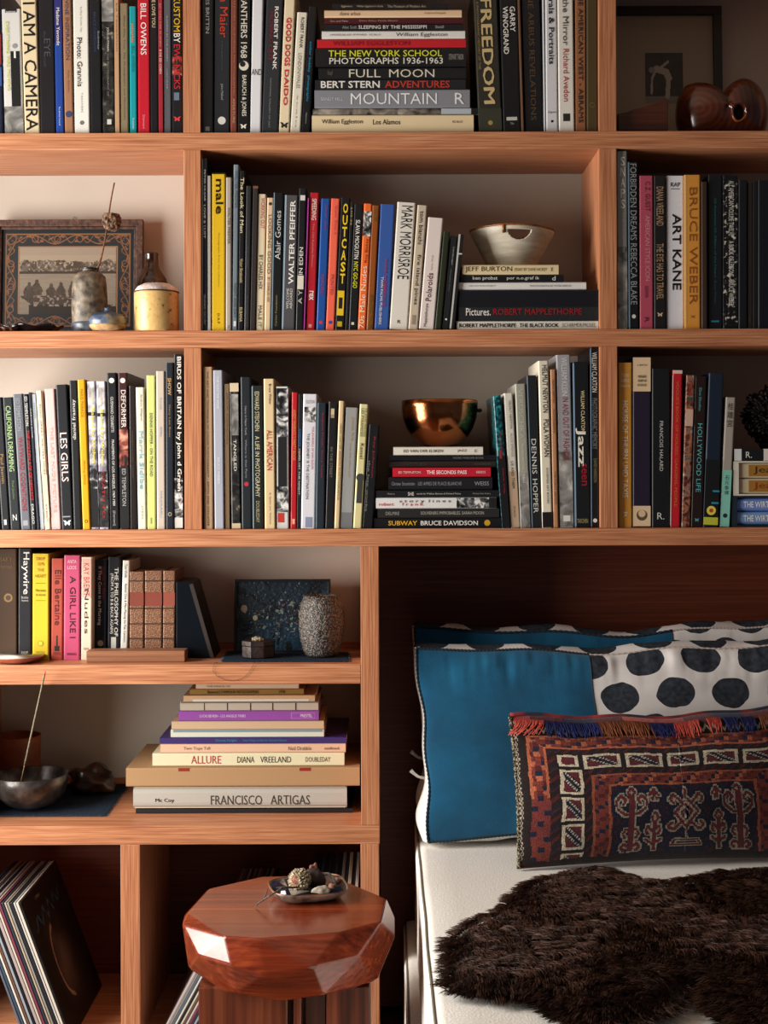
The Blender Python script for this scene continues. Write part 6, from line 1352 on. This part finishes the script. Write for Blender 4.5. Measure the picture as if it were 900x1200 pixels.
# --- cushions
def dots_mat():
    """white cotton with charcoal dots, laid out in UV in metres"""
    m, nt, b = nodes_of('dotted_cotton')
    uv = N(nt, 'ShaderNodeUVMap', uv_map='UVMap'); sp = N(nt, 'ShaderNodeSeparateXYZ'); nt.links.new(uv.outputs['UV'], sp.inputs[0])
    def M(op, a, bb=None, c=None):
        n = N(nt, 'ShaderNodeMath', operation=op)
        for i, s in enumerate((a, bb, c)):
            if s is None: continue
            if isinstance(s, (int, float)): n.inputs[i].default_value = s
            else: nt.links.new(s, n.inputs[i])
        return n.outputs[0]
    noi = N(nt, 'ShaderNodeTexNoise', i_Scale=22, i_Detail=2); nt.links.new(uv.outputs['UV'], noi.inputs['Vector'])
    jig = M('MULTIPLY', M('SUBTRACT', noi.outputs['Fac'], .5), .012)
    PX, PY = .122, .076
    rowi = M('FLOOR', M('DIVIDE', sp.outputs['Y'], PY))
    off = M('MULTIPLY', M('MODULO', rowi, 2.0), .5)
    fx = M('MULTIPLY', M('SUBTRACT', M('FRACT', M('ADD', M('DIVIDE', sp.outputs['X'], PX), off)), .5), PX)
    fy = M('MULTIPLY', M('SUBTRACT', M('FRACT', M('DIVIDE', sp.outputs['Y'], PY)), .5), PY)
    d = M('SQRT', M('ADD', M('POWER', M('ABSOLUTE', M('DIVIDE', fx, 1.25)), 2.0), M('POWER', M('ABSOLUTE', fy), 2.0)))
    k = M('LESS_THAN', M('ADD', d, jig), .0335)
    mx = N(nt, 'ShaderNodeMix', data_type='RGBA')
    mx.inputs[6].default_value = (*lin('#d9d3d0'), 1)
    rn = ramp(nt, [(.35, '#282b32'), (.65, '#3b3f47')]); n2 = N(nt, 'ShaderNodeTexNoise', i_Scale=90, i_Detail=3); nt.links.new(uv.outputs['UV'], n2.inputs['Vector']); nt.links.new(n2.outputs['Fac'], rn.inputs['Fac'])
    nt.links.new(rn.outputs['Color'], mx.inputs[7]); nt.links.new(k, mx.inputs[0]); nt.links.new(mx.outputs[2], b.inputs['Base Color'])
    b.inputs['Roughness'].default_value = .95; b.inputs['Specular IOR Level'].default_value = .1
    n3 = N(nt, 'ShaderNodeTexNoise', i_Scale=700, i_Detail=2); nt.links.new(uv.outputs['UV'], n3.inputs['Vector'])
    bp = N(nt, 'ShaderNodeBump', i_Strength=.25, i_Distance=.002); nt.links.new(n3.outputs['Fac'], bp.inputs['Height']); nt.links.new(bp.outputs['Normal'], b.inputs['Normal'])
    return m
DOTS = dots_mat()
VELVET = noisy('teal_velvet', [(.3, '#073850'), (.55, '#0a4b6b'), (.75, '#115e80')], nscale=7, detail=6, rough=.85, spec=.15, sheen=.25, bump=.25, bscale=420)
SEAM = flat('#14202c', .9)
WHITEC = linen('white_cotton', '#d8d4ce', '#e8e4de')

def box_cushion(name, loc, rot, W, H, T, split, label, seed, slump=0.0, puff=.045):
    t = thing(name, loc, label, 'cushion', 'large velvet and polka dot cushions on the daybed', rot)
    r_ = random.Random(seed)
    # outline of the front edge: (s along the border) with soft waves
    def edge_top(u): return H - slump * np.sin(np.clip(u, 0, 1) * PI) * 1.0 + .006 * np.sin(u * 19 + seed) * np.sin(u * PI) + .010 * (u > .5) * np.sin((u - .5) * PI)
    def edge_left(v): return .010 * np.sin(v * PI) + .003 * np.sin(v * 17 + seed)
    def front(u, v, side=-1):
        x = (edge_left(v) + .024 * (1 - v)) * (1 - u) + u * W - edge_left(1 - v) * u
        z = v * edge_top(u) + (.026 * np.sin(np.clip(u / .45, 0, 1) * PI / 2)) * (1 - v) ** 2
        b = (np.clip(np.sin(PI * u), 0, 1) * np.clip(np.sin(PI * v), 0, 1)) ** .55
        wr = (fbm(u * 34 + seed, v * 3, seed, 2) - .4) * np.exp(-((1 - v) / .14) ** 2) * .018
        wr = wr + (fbm(u * 4, v * 5, seed + 1) - .45) * .010 + (fbm(u * 3 + v * 9, v * 3, seed + 2) - .45) * .012 * np.exp(-(u / .12) ** 2)
        y = -(puff * b) - wr * (puff / .045) * np.clip(b * 3, 0, 1)
        return x, y, z
    su = split / W
    grid_mesh('velvet_panel', 110, 110, lambda u, v: front(u * su, v), VELVET, t)
    o = grid_mesh('dotted_panel', 110, 110, lambda u, v: front(su + u * (1 - su), v), DOTS, t)
    l = o.data.uv_layers[0].data
    a = np.zeros(len(l) * 2, np.float32); l.foreach_get('uv', a); a = a.reshape(-1, 2)
    a[:, 0] = a[:, 0] * (W - split) + .004 + .061 * 4 ; a[:, 1] = a[:, 1] * H + .030; l.foreach_set('uv', a.ravel())
    # gusset round the cushion
    n = 240
    def border(s):
        s = s % 4; k = np.floor(s).astype(int); f = s - k
        u = np.select([k == 0, k == 1, k == 2, k == 3], [f, 1 + 0 * f, 1 - f, 0 * f]); v = np.select([k == 0, k == 1, k == 2, k == 3], [1 + 0 * f, 1 - f, 0 * f, f])
        return u, v
    def gus(u_, v_):
        u, v = border(u_ * 4)
        x, y, z = front(u, v)
        side_ = (u < .001) * 1.0
        bulge = np.sin(v_ * PI) * (.015 * (.4 + 1.1 * fbm(u_ * 40, v_ * 2, seed + 3)) * (1 - side_) + side_ * (.004 + .018 * np.exp(-((v - .14) / .13) ** 2)))
        cx, cz = (u - .5), (v - .5)
        l_ = np.maximum(np.abs(cx), np.abs(cz)) + 1e-6
        ox = np.where(np.abs(cx) >= np.abs(cz) - 1e-6, np.sign(cx), 0); oz = np.where(np.abs(cz) >= np.abs(cx) - 1e-6, np.sign(cz), 0)
        return x + ox * bulge, y + v_ * T, np.maximum(z + oz * bulge, .0005)
    grid_mesh('side_gusset', 240, 10, lambda a_, b_: gus(.25 + .75 * a_, b_), WHITEC, t)
    o = grid_mesh('top_gusset', 160, 10, lambda a_, b_: gus(.25 * a_, b_), DOTS, t)
    l = o.data.uv_layers[0].data
    a = np.zeros(len(l) * 2, np.float32); l.foreach_get('uv', a); a = a.reshape(-1, 2)
    a[:, 0] = a[:, 0] * W + .03; a[:, 1] = a[:, 1] * T + .005 + .076 * 6; l.foreach_set('uv', a.ravel())
    def back(u, v):
        x, y, z = front(u, v); return x, T + 0 * y, z
    grid_mesh('back_panel', 40, 40, back, WHITEC, t)
    # dark overlocked seam round the velvet, pale one round the dots
    def seam(s0, s1, m, nm, rad):
        ss = np.linspace(s0, s1, 140); u, v = border(ss); x, y, z = front(u, v)
        MB().tube([(a_, b_ - .001, max(c_, .004)) for a_, b_, c_ in zip(x, y, z)], [rad * (1 + .3 * math.sin(q * 2.1)) for q in range(140)], 6).build(nm, m, t)
    seam(3.0, 4.0, SEAM, 'velvet_seam', .0028); seam(0.0, su, SEAM, 'velvet_seam', .0028); seam(4 - 1 - su, 3.0, SEAM, 'velvet_seam', .0025)
    seam(su, 1.0, flat('#b8a8a0', .9), 'dotted_seam', .002)
    vv = np.linspace(0, 1, 50); x, y, z = front(su + 0 * vv, vv)
    MB().tube([(a_, b_ - .0003, c_) for a_, b_, c_ in zip(x, y, z)], .0012, 5).build('panel_seam', SEAM, t)
    # little ties on the side
    for zt_ in ((.13,) if seed == 3 else (.15,)):
        MB().tube([(.022, T * .55, zt_), (.006, T * .5, zt_ + .005), (-.004, T * .45, zt_ + .013), (-.009, T * .42, zt_ + .018)], [.003, .003, .0035, .0048], 7).build('tie', WHITEC, t)
    return t
pf = at_z(503, 994, ZB)
tl = at(487, 760, .044)
Hc = (tl.z - ZB) / math.cos(.12)
ang = -.12
cf = box_cushion('box_cushion', (at(487, 760, .04).x, -.008, ZB + .012), (ang, 0, math.radians(2.0)), .94, Hc - .011, .075, .372, 'teal velvet and polka dot cushion, the front one of two', 3, slump=.012)
p2 = at(486, 735, .145)
cb = box_cushion('box_cushion', (at(487, 740, .14).x, .092, ZB + .012), (-.12, 0, math.radians(1.6)), .95, (p2.z - ZB) / math.cos(.12) - .011, .075, .575, 'teal velvet and polka dot cushion, half hidden behind the front one', 8, slump=.020, puff=.012)

# --- kilim pillow
def kilim():
    bl, br = at_z(607, 1017, ZB), at_z(990, 1005, ZB)
    W = .665; ang = -.30
    tl_ = at(599, 838, bl.y + .09)
    H = (tl_.z - ZB) / math.cos(.30) * 1.0
    az = math.atan2(br.y - bl.y, br.x - bl.x)
    t = thing('kilim_pillow', (bl.x, bl.y - .022, ZB + .004), 'long woven kilim pillow of red, navy and orange with fringe, leaning on the velvet cushion', 'pillow', rot=(ang, 0, az))
    NX, NY = 394, 186
    navy, maroon, rust, orange, cream, dark, red, brown = [L3(c) for c in ('#191c33', '#5a1a22', '#7c2c1e', '#b5582a', '#c9b99c', '#231817', '#9a2a2e', '#4a2a20')]
    # motif segments in field pixels
    segs = []
    def spiral(cx, cy, sgn, r0=9):
        pts = [(cx + sgn * (r0 * .55 * (1 - q / 11) + 1) * math.cos(q * .62 + .3) + sgn * 5, cy - (r0 * .6 * (1 - q / 13) + 1) * math.sin(q * .62 + .3)) for q in range(10)]
        return pts
    XS = [1.0, 0]
    def poly(pts): segs.extend((( (p[0] - XS[1]) * XS[0] + XS[1], p[1]), ((q[0] - XS[1]) * XS[0] + XS[1], q[1])) for p, q in zip(pts, pts[1:]))
    C0 = 197
    for mx_ in (-68, 0, 68):
        cx = C0 + mx_; XS[:] = [.82 if mx_ else .78, cx]
        if mx_ == 0:
            poly([(cx - 24, 168), (cx + 24, 168)]); poly([(cx - 24, 168), (cx - 20, 162), (cx + 20, 162), (cx + 24, 168)])
            poly([(cx, 160), (cx, 148), (cx - 22, 128), (cx, 106), (cx + 22, 128), (cx, 148)])
            poly([(cx - 12, 128), (cx, 117), (cx + 12, 128), (cx, 139), (cx - 12, 128)])
            for s in (-1, 1):
                poly([(cx + s * 10, 117), (cx + s * 24, 104), (cx + s * 30, 110), (cx + s * 25, 115)])
                poly([(cx + s * 10, 139), (cx + s * 22, 150), (cx + s * 30, 144), (cx + s * 25, 140)])
            poly([(cx, 106), (cx - 5, 101), (cx, 96), (cx + 5, 101), (cx, 106)])
        else:
            poly([(cx, 172), (cx, 104)]); poly([(cx - 2, 172), (cx - 2, 106)]) ; poly([(cx + 3, 172), (cx + 3, 106)])
            poly([(cx, 106), (cx - 5, 100), (cx, 95), (cx + 5, 100), (cx, 106)])
            for s in (-1, 1):
                poly([(cx, 128), (cx + s * 10, 128), (cx + s * 20, 120), (cx + s * 21, 110), (cx + s * 14, 104), (cx + s * 8, 110), (cx + s * 12, 115)])
                poly([(cx, 148), (cx + s * 8, 146), (cx + s * 12, 152), (cx + s * 8, 157)])
                poly([(cx, 170), (cx + s * 9, 164), (cx + s * 14, 168), (cx + s * 9, 172)])
    for mx_ in (-41, 41):
        cx = C0 + mx_; XS[:] = [.66, cx]
        poly([(cx, 172), (cx, 140)]); poly([(cx + 3, 172), (cx + 3, 140)]); poly([(cx + 1, 140), (cx - 5, 133), (cx + 1, 126), (cx + 7, 133), (cx + 1, 140)])
        for s in (-1, 1): poly([(cx, 150), (cx + s * 10, 143), (cx + s * 13, 149), (cx + s * 8, 153)]); poly([(cx + s * 8, 104), (cx, 96), (cx + s * 3, 110)]); poly([(cx, 166), (cx + s * 12, 160)])
    def pattern(u, v):
        X_, Y_ = u * NX, (1 - v) * NY
        X_ = X_ + (fbm(Y_ * .06, X_ * .02, 41) - .45) * 5; Y_ = Y_ + (fbm(X_ * .03, Y_ * .02, 42) - .45) * 5
        mx_ = np.minimum(X_, NX - X_)
        tl2 = np.interp(mx_, [0, 4, 13, 35, 46, 76, 84, 106, 400], [0, 1, 2, 3, 4, 5, 6, 7, 8.0])
        tt = np.interp(Y_, [0, 12, 28, 44, 50, 70, 77, 92, 400], [0, 1, 2, 3, 4, 5, 6, 7, 8.0])
        band = np.minimum(tl2, tt); top = tt < tl2
        s = np.where(top, X_, Y_); f = band - np.floor(band); kb = np.floor(band).astype(int)
        n = rng.random(u.shape)
        c = np.zeros(u.shape + (3,)) + dark
        # 0: braided side edge, striped fold on top
        chk = ((np.floor(s / 3) + np.floor(f * 3)) % 2 == 0)
        m = (kb == 0) & ~top; c[m] = dark; c[m & chk] = cream * .5
        m = (kb == 0) & top; blk = (np.floor((s + 14) / 38) % 5).astype(int)
        for i, cc in enumerate((red, maroon, navy * 1.6, maroon, L3('#c04a3a'))): c[m & (blk == i)] = cc
        # 1: dark ground with a pale zigzag on top
        m = (kb == 1) & top; zz_ = np.abs(((s / 9) % 1) - .5) * 2; c[m] = dark; c[m & (np.abs(f - .25 - .5 * zz_) < .14)] = cream * .8
        # 2: orange border with stepped bricks
        m = (kb == 2); c[m] = rust
        br_ = (np.floor(s / 6) + np.floor(f * 3) * 2) % 5
        c[m & (br_ == 0)] = orange; c[m & (br_ == 3)] = maroon; c[m & (br_ == 4) & (f > .3)] = navy * 1.2
        c[m & ((f < .16) | (f > .86))] = orange
        low = m & ~top & (Y_ > 105); c[low] = (maroon + rust) * .55; c[low & (np.floor(s / 22) % 3 == 1)] = rust * .9; c[low & (br_ == 4)] = navy
        # 3, 5: dark with slanted dashes
        for kk in (3, 5):
            m = kb == kk; dg = ((s + f * 8) % 12) < 5; c[m] = dark * 1.1; c[m & dg] = maroon * .8; c[m & (((s + f * 8) % 24) < 3)] = navy * 1.1
        # 4: boxes with white outlines and slanted bars
        m = kb == 4
        per = np.where(top, 50.0, 34.0); q = ((s + np.where(top, 26, 0)) % per) / per
        inb = (q > .06) & (q < .94) & (f > .06) & (f < .94)
        edge = inb & ((q < .12 + .02) | (q > .86) | (f < .2) | (f > .82))
        core = inb & ~edge
        dgl = (q - .5) - (f - .5) * .9
        c[m] = dark
        c[m & core] = maroon * 1.1
        c[m & core & (np.abs(dgl) < .22)] = navy
        dots = (np.abs(np.abs(dgl) - .13) < .055) & ((np.floor((q + f) * 14) % 2) == 0)
        c[m & core & dots] = cream * .9
        c[m & edge] = cream
        # 6: rusty red border
        m = kb == 6; c[m] = rust * .95
        st_ = (np.floor(s / 5) + np.floor(f * 3)) % 6
        c[m & (st_ == 0)] = navy * 1.2; c[m & (st_ == 3)] = maroon
        c[m & ((f < .14) | (f > .85))] = np.where(True, orange * .75, orange)
        m2 = m & top; c[m2 & (st_ == 1)] = orange
        # 7+: navy field with hooked motifs
        m = band >= 7; c[m] = navy * .85
        D = np.full(u.shape, 1e3); 
        Xs = np.floor(X_ / 1.5) * 1.5; Ys = np.floor(Y_ / 1.5) * 1.5
        for (ax, ay), (bx, by) in segs:
            ll = (bx - ax) ** 2 + (by - ay) ** 2 + 1e-6
            w = np.clip(((Xs - ax) * (bx - ax) + (Ys - ay) * (by - ay)) / ll, 0, 1)
            D = np.minimum(D, np.maximum(np.abs(Xs - ax - w * (bx - ax)), np.abs(Ys - ay - w * (by - ay))))
        c[m & (D < 2.6)] = maroon * 1.2
        c[m & (D < 2.6) & (D > 1.4)] = cream * .55
        c[m & (D > 6) & (n > .8)] = maroon * .7
        c[(Y_ > 178)] = dark
        fade = (.62 + .62 * n) * (.7 + .6 * fbm(X_ * .05, Y_ * .05, 77))
        g_ = c.mean(-1, keepdims=True); c = c * .82 + g_ * .18
        return np.clip(c * fade[..., None], 0, 1)
    T = .065
    def shape(u, v, side):
        b = (np.clip(np.sin(PI * u), 0, 1) ** .5) * (np.clip(np.sin(PI * v), 0, 1) ** .6)
        x = u * W + .006 * np.sin(v * PI) * np.where(u < .5, 1, -1)
        z = v * H * (1 - .035 * np.sin(PI * u)) + .012 * (u > .55) * np.sin((u - .55) / .45 * PI / 2) * v + .003 * np.sin(u * 23) * v
        return x, side * (T if side < 0 else .038) * b - side * .004 * (fbm(u * 9, v * 5, 17) - .5), z + .010 * (1 - v) * np.sin(PI * u)
    KM = attr_mat('kilim_wool', .95, .1, bump=.9, bscale=520, sheen=.2)
    grid_mesh('woven_front', NX, NY, lambda u, v: shape(u, v, -1), KM, t, pattern)
    grid_mesh('woven_back', 60, 40, lambda u, v: shape(u, v, 1), noisy('kilim_back', [(.4, '#4a1a1c'), (.6, '#6c2a26')], scale=(1, 1, 6), nscale=30, rough=.95), t)
    vv = np.linspace(0, 1, 60)
    for uu in (0.0, 1.0):
        x, y, z = shape(np.full(60, uu), vv, -1)
        MB().tube([(a, b, c) for a, b, c in zip(x, y, z)], [.0042 + .001 * math.sin(q * 2.2) for q in range(60)], 8).build('side_braid', noisy('braid', [(.5, '#14100e'), (.56, '#8f826a')], scale=(1, 1, 1), nscale=330, detail=0, rough=.95), t)
    uu = np.linspace(0, 1, 80); x, y, z = shape(uu, np.ones(80), -1)
    me_ = MB().tube([(a, b, c) for a, b, c in zip(x, y, z)], .005, 8).build('top_fold', noisy('fold', [(.42, '#26283a'), (.47, '#6c2026'), (.55, '#8c2a2c'), (.62, '#a8443a')], scale=(1, 1, 1), nscale=14, detail=1, rough=.95), t)
    # fringe: tassels of loose wool along the top
    r_ = random.Random(5)
    tas = [(0.03, '#c25348', 1), (.075, '#c25348', 1), (.12, '#252a55', 0), (.16, '#2b3060', 0), (.20, '#252a55', 0), (.245, '#2b3060', 0), (.285, '#7a4630', 0), (.325, '#7a4630', 0), (.365, '#8a5034', 0), (.40, '#7a4630', 0), (.445, '#2b3060', 0), (.48, '#252a55', 0), (.52, '#b84a40', 0), (.56, '#c25348', 0), (.63, '#b84a40', 0), (.685, '#2b3060', 0), (.74, '#252a55', 0), (.80, '#7a4630', 0), (.86, '#b84a40', 0), (.93, '#2b3060', 0)]
    for u0, cc, k_ in tas:
        mb = MB()
        for q in range(13):
            u1 = u0 + (q - 6) * .0034
            sx_, sy_, sz_ = [float(a[0]) for a in shape(np.array([max(u1, .0)]), np.array([.955]), -1)]
            L_ = r_.uniform(.028, .040); dx = r_.uniform(-.006, .006) - (.022 * k_ if k_ else 0)
            P = []
            for w in np.linspace(0, 1, 5):
                vv_ = .955 - w * L_ / H
                a_, b_, c_ = [float(a[0]) for a in shape(np.array([max(u1, 0)]), np.array([vv_]), -1)]
                P.append((a_ + dx * w * w, b_ - .004 - .005 * math.sin(w * PI * .8) - r_.uniform(0, .001), c_ + (.006 * w if k_ else 0)))
            mb.tube(P, [.0012, .0012, .0011, .001, .0007], 4)
        mb.build('tassel', flat(cc, .95, .1), t)
kilim()

# --- dark sheepskin
def fur():
    outl = [(522, 1158), (527, 1120), (530, 1098), (552, 1080), (585, 1070), (604, 1050), (615, 1038), (640, 1028), (672, 1022), (700, 1019), (722, 1026), (750, 1036), (785, 1037), (815, 1030), (850, 1023), (900, 1020), (960, 1022), (1010, 1040), (1040, 1090), (1030, 1160), (990, 1210), (930, 1222), (870, 1212), (850, 1196), (833, 1180), (820, 1164), (812, 1162), (806, 1172), (790, 1184), (750, 1196), (720, 1206), (690, 1204), (660, 1196), (642, 1184), (625, 1172), (600, 1168), (575, 1167), (545, 1163)]
    P = [at_z(px, py, ZB + .012) for px, py in outl]
    c = sum(P, Vector()) / len(P)
    t = thing('sheepskin', (c.x, c.y, ZB + .004), 'dark brown shaggy sheepskin lying on the white mattress', 'sheepskin')
    poly = np.array([(p.x - c.x, p.y - c.y) for p in P])
    def inside(x, y):
        r = np.zeros(x.shape, bool); n = len(poly)
        for i in range(n):
            (x1, y1), (x2, y2) = poly[i], poly[(i + 1) % n]
            k = ((y1 > y) != (y2 > y)) & (x < (x2 - x1) * (y - y1) / (y2 - y1 + 1e-12) + x1)
            r ^= k
        return r
    def edge(x, y):
        d = np.full(x.shape, 9.0); n = len(poly)
        for i in range(n):
            a, b = poly[i], poly[(i + 1) % n]
            w = np.clip(((x - a[0]) * (b[0] - a[0]) + (y - a[1]) * (b[1] - a[1])) / (((b - a) ** 2).sum() + 1e-12), 0, 1)
            d = np.minimum(d, np.hypot(x - a[0] - w * (b[0] - a[0]), y - a[1] - w * (b[1] - a[1])))
        return d
    m = MB(); n = len(poly)
    ins = poly * .985
    m.add([(x, y, .0005) for x, y in ins] + [(x, y, .003) for x, y in ins * .96], [tuple(range(n, 2 * n))] + [(i, (i + 1) % n, n + (i + 1) % n, n + i) for i in range(n)])
    m.build('pelt', flat('#2a1a14', .95), t)
    e = MB().tube([(x, y, .004) for x, y in [poly[i] * .992 for i in range(25, 31)]], .0022, 6).build('skin_edge', flat('#b8a898', .8), t)
    lo, hi = poly.min(0), poly.max(0); NS = 105000
    x = rng.uniform(lo[0], hi[0], NS * 2); y = rng.uniform(lo[1], hi[1], NS * 2)
    k = inside(x, y); x, y = x[k][:NS], y[k][:NS]
    # the border is denser
    bi = rng.integers(0, len(poly), 60000); bt = rng.random(60000); A_ = poly[bi]; B_ = poly[(bi + 1) % len(poly)]
    tx, ty = B_[:, 0] - A_[:, 0], B_[:, 1] - A_[:, 1]; tl_ = np.hypot(tx, ty) + 1e-9
    keep = rng.random(60000) < tl_ / tl_.max(); dd = rng.random(60000) ** 1.3 * .022
    xb, yb = A_[:, 0] + tx * bt - ty / tl_ * dd, A_[:, 1] + ty * bt + tx / tl_ * dd
    xc_, yc_ = A_[:, 0] + tx * bt + ty / tl_ * dd, A_[:, 1] + ty * bt - tx / tl_ * dd
    sw = inside(xb, yb); xb = np.where(sw, xb, xc_); yb = np.where(sw, yb, yc_)
    k = keep & inside(xb, yb); x, y = np.concatenate([x, xb[k]]), np.concatenate([y, yb[k]])
    e_ = edge(x, y); n = len(x)
    # locks: strands follow a slowly turning direction and clump
    cell = .022
    cxk = np.floor(x / cell + fbm(x * 40, y * 40, 2)).astype(int); cyk = np.floor(y / cell + fbm(x * 40, y * 40, 3)).astype(int)
    h = ((cxk * 73856093) ^ (cyk * 19349663)) % 10007
    lr = np.random.default_rng(3).random((10007, 3))
    lk = lr[h]
    th = -1.9 + 2.8 * (fbm(x * 4 + 9, y * 4 + 9, 12, 2) - .38) * 2 + (lk[:, 0] - .5) * .8 + rng.normal(0, .16, n)
    gx, gy = x - 0.0, y - 0.0
    near = np.exp(-e_ / .02)
    # near the border the hair falls outwards
    eps = .002
    ex = (edge(x + eps, y) - e_) / eps; ey = (edge(x, y + eps) - e_) / eps
    dx = np.cos(th) * (1 - near) - ex * near; dy = np.sin(th) * (1 - near) - ey * near
    L_ = (.026 + .012 * lk[:, 1]) * (.8 + .4 * rng.random(n))
    base = .001 + .013 * np.clip(e_ / .03, 0, 1) + .006 * fbm(x * 12, y * 12, 6)
    w0 = .0011
    roll = rng.uniform(-1.3, 1.3, n); sx, sy, sz = -dy * np.cos(roll), dx * np.cos(roll), np.sin(roll)
    pts = []
    for s, hz, wd in ((0, 0, 1.0), (.4, .35, 1.0), (.75, .42, .75), (1.0, .30, .12)):
        lift = .55 + .4 * lk[:, 2]
        px = x + dx * L_ * s * .85; py = y + dy * L_ * s * .85
        # tips of one lock draw together
        ccx = (cxk + .5) * cell + dx * L_ * s * .85; ccy = (cyk + .5) * cell + dy * L_ * s * .85
        q = .26 * s
        px = px * (1 - q) + ccx * q; py = py * (1 - q) + ccy * q
        pz = base + L_ * hz * lift * (1 - .75 * near) + .0004
        pts.append((px - sx * w0 * wd / 2, py - sy * w0 * wd / 2, np.maximum(pz - sz * w0 * wd / 2, .0004)))
        pts.append((px + sx * w0 * wd / 2, py + sy * w0 * wd / 2, np.maximum(pz + sz * w0 * wd / 2, .0004)))
    V = np.stack([np.stack(p, -1) for p in pts], 1).reshape(-1, 3)
    b = np.arange(n)[:, None] * 8
    F = np.concatenate([b + np.array([0, 1, 3, 2]), b + np.array([2, 3, 5, 4]), b + np.array([4, 5, 7, 6])], 1).reshape(-1, 4)
    me = bpy.data.meshes.new('fur')
    me.vertices.add(len(V)); me.vertices.foreach_set('co', V.astype(np.float32).ravel())
    me.loops.add(F.size); me.loops.foreach_set('vertex_index', F.astype(np.int32).ravel())
    me.polygons.add(len(F)); me.polygons.foreach_set('loop_start', np.arange(0, F.size, 4, dtype=np.int32))
    me.polygons.foreach_set('use_smooth', np.ones(len(F), bool))
    me.update(calc_edges=True)
    a = me.color_attributes.new('Col', 'FLOAT_COLOR', 'POINT')
    tone = (lk[:, 1] * .6 + rng.random(n) * .5)[:, None]
    cols_ = L3('#20120d') * (1 - tone * .7) + L3('#523528') * tone * .7
    C4 = np.concatenate([np.repeat(cols_, 8, 0), np.ones((n * 8, 1))], 1)
    a.data.foreach_set('color', C4.astype(np.float32).ravel())
    me.materials.append(attr_mat('fur_hair', .55, .18))
    o = bpy.data.objects.new('fur', me); COL.objects.link(o); o.parent = t; o['kind'] = 'stuff'
fur()
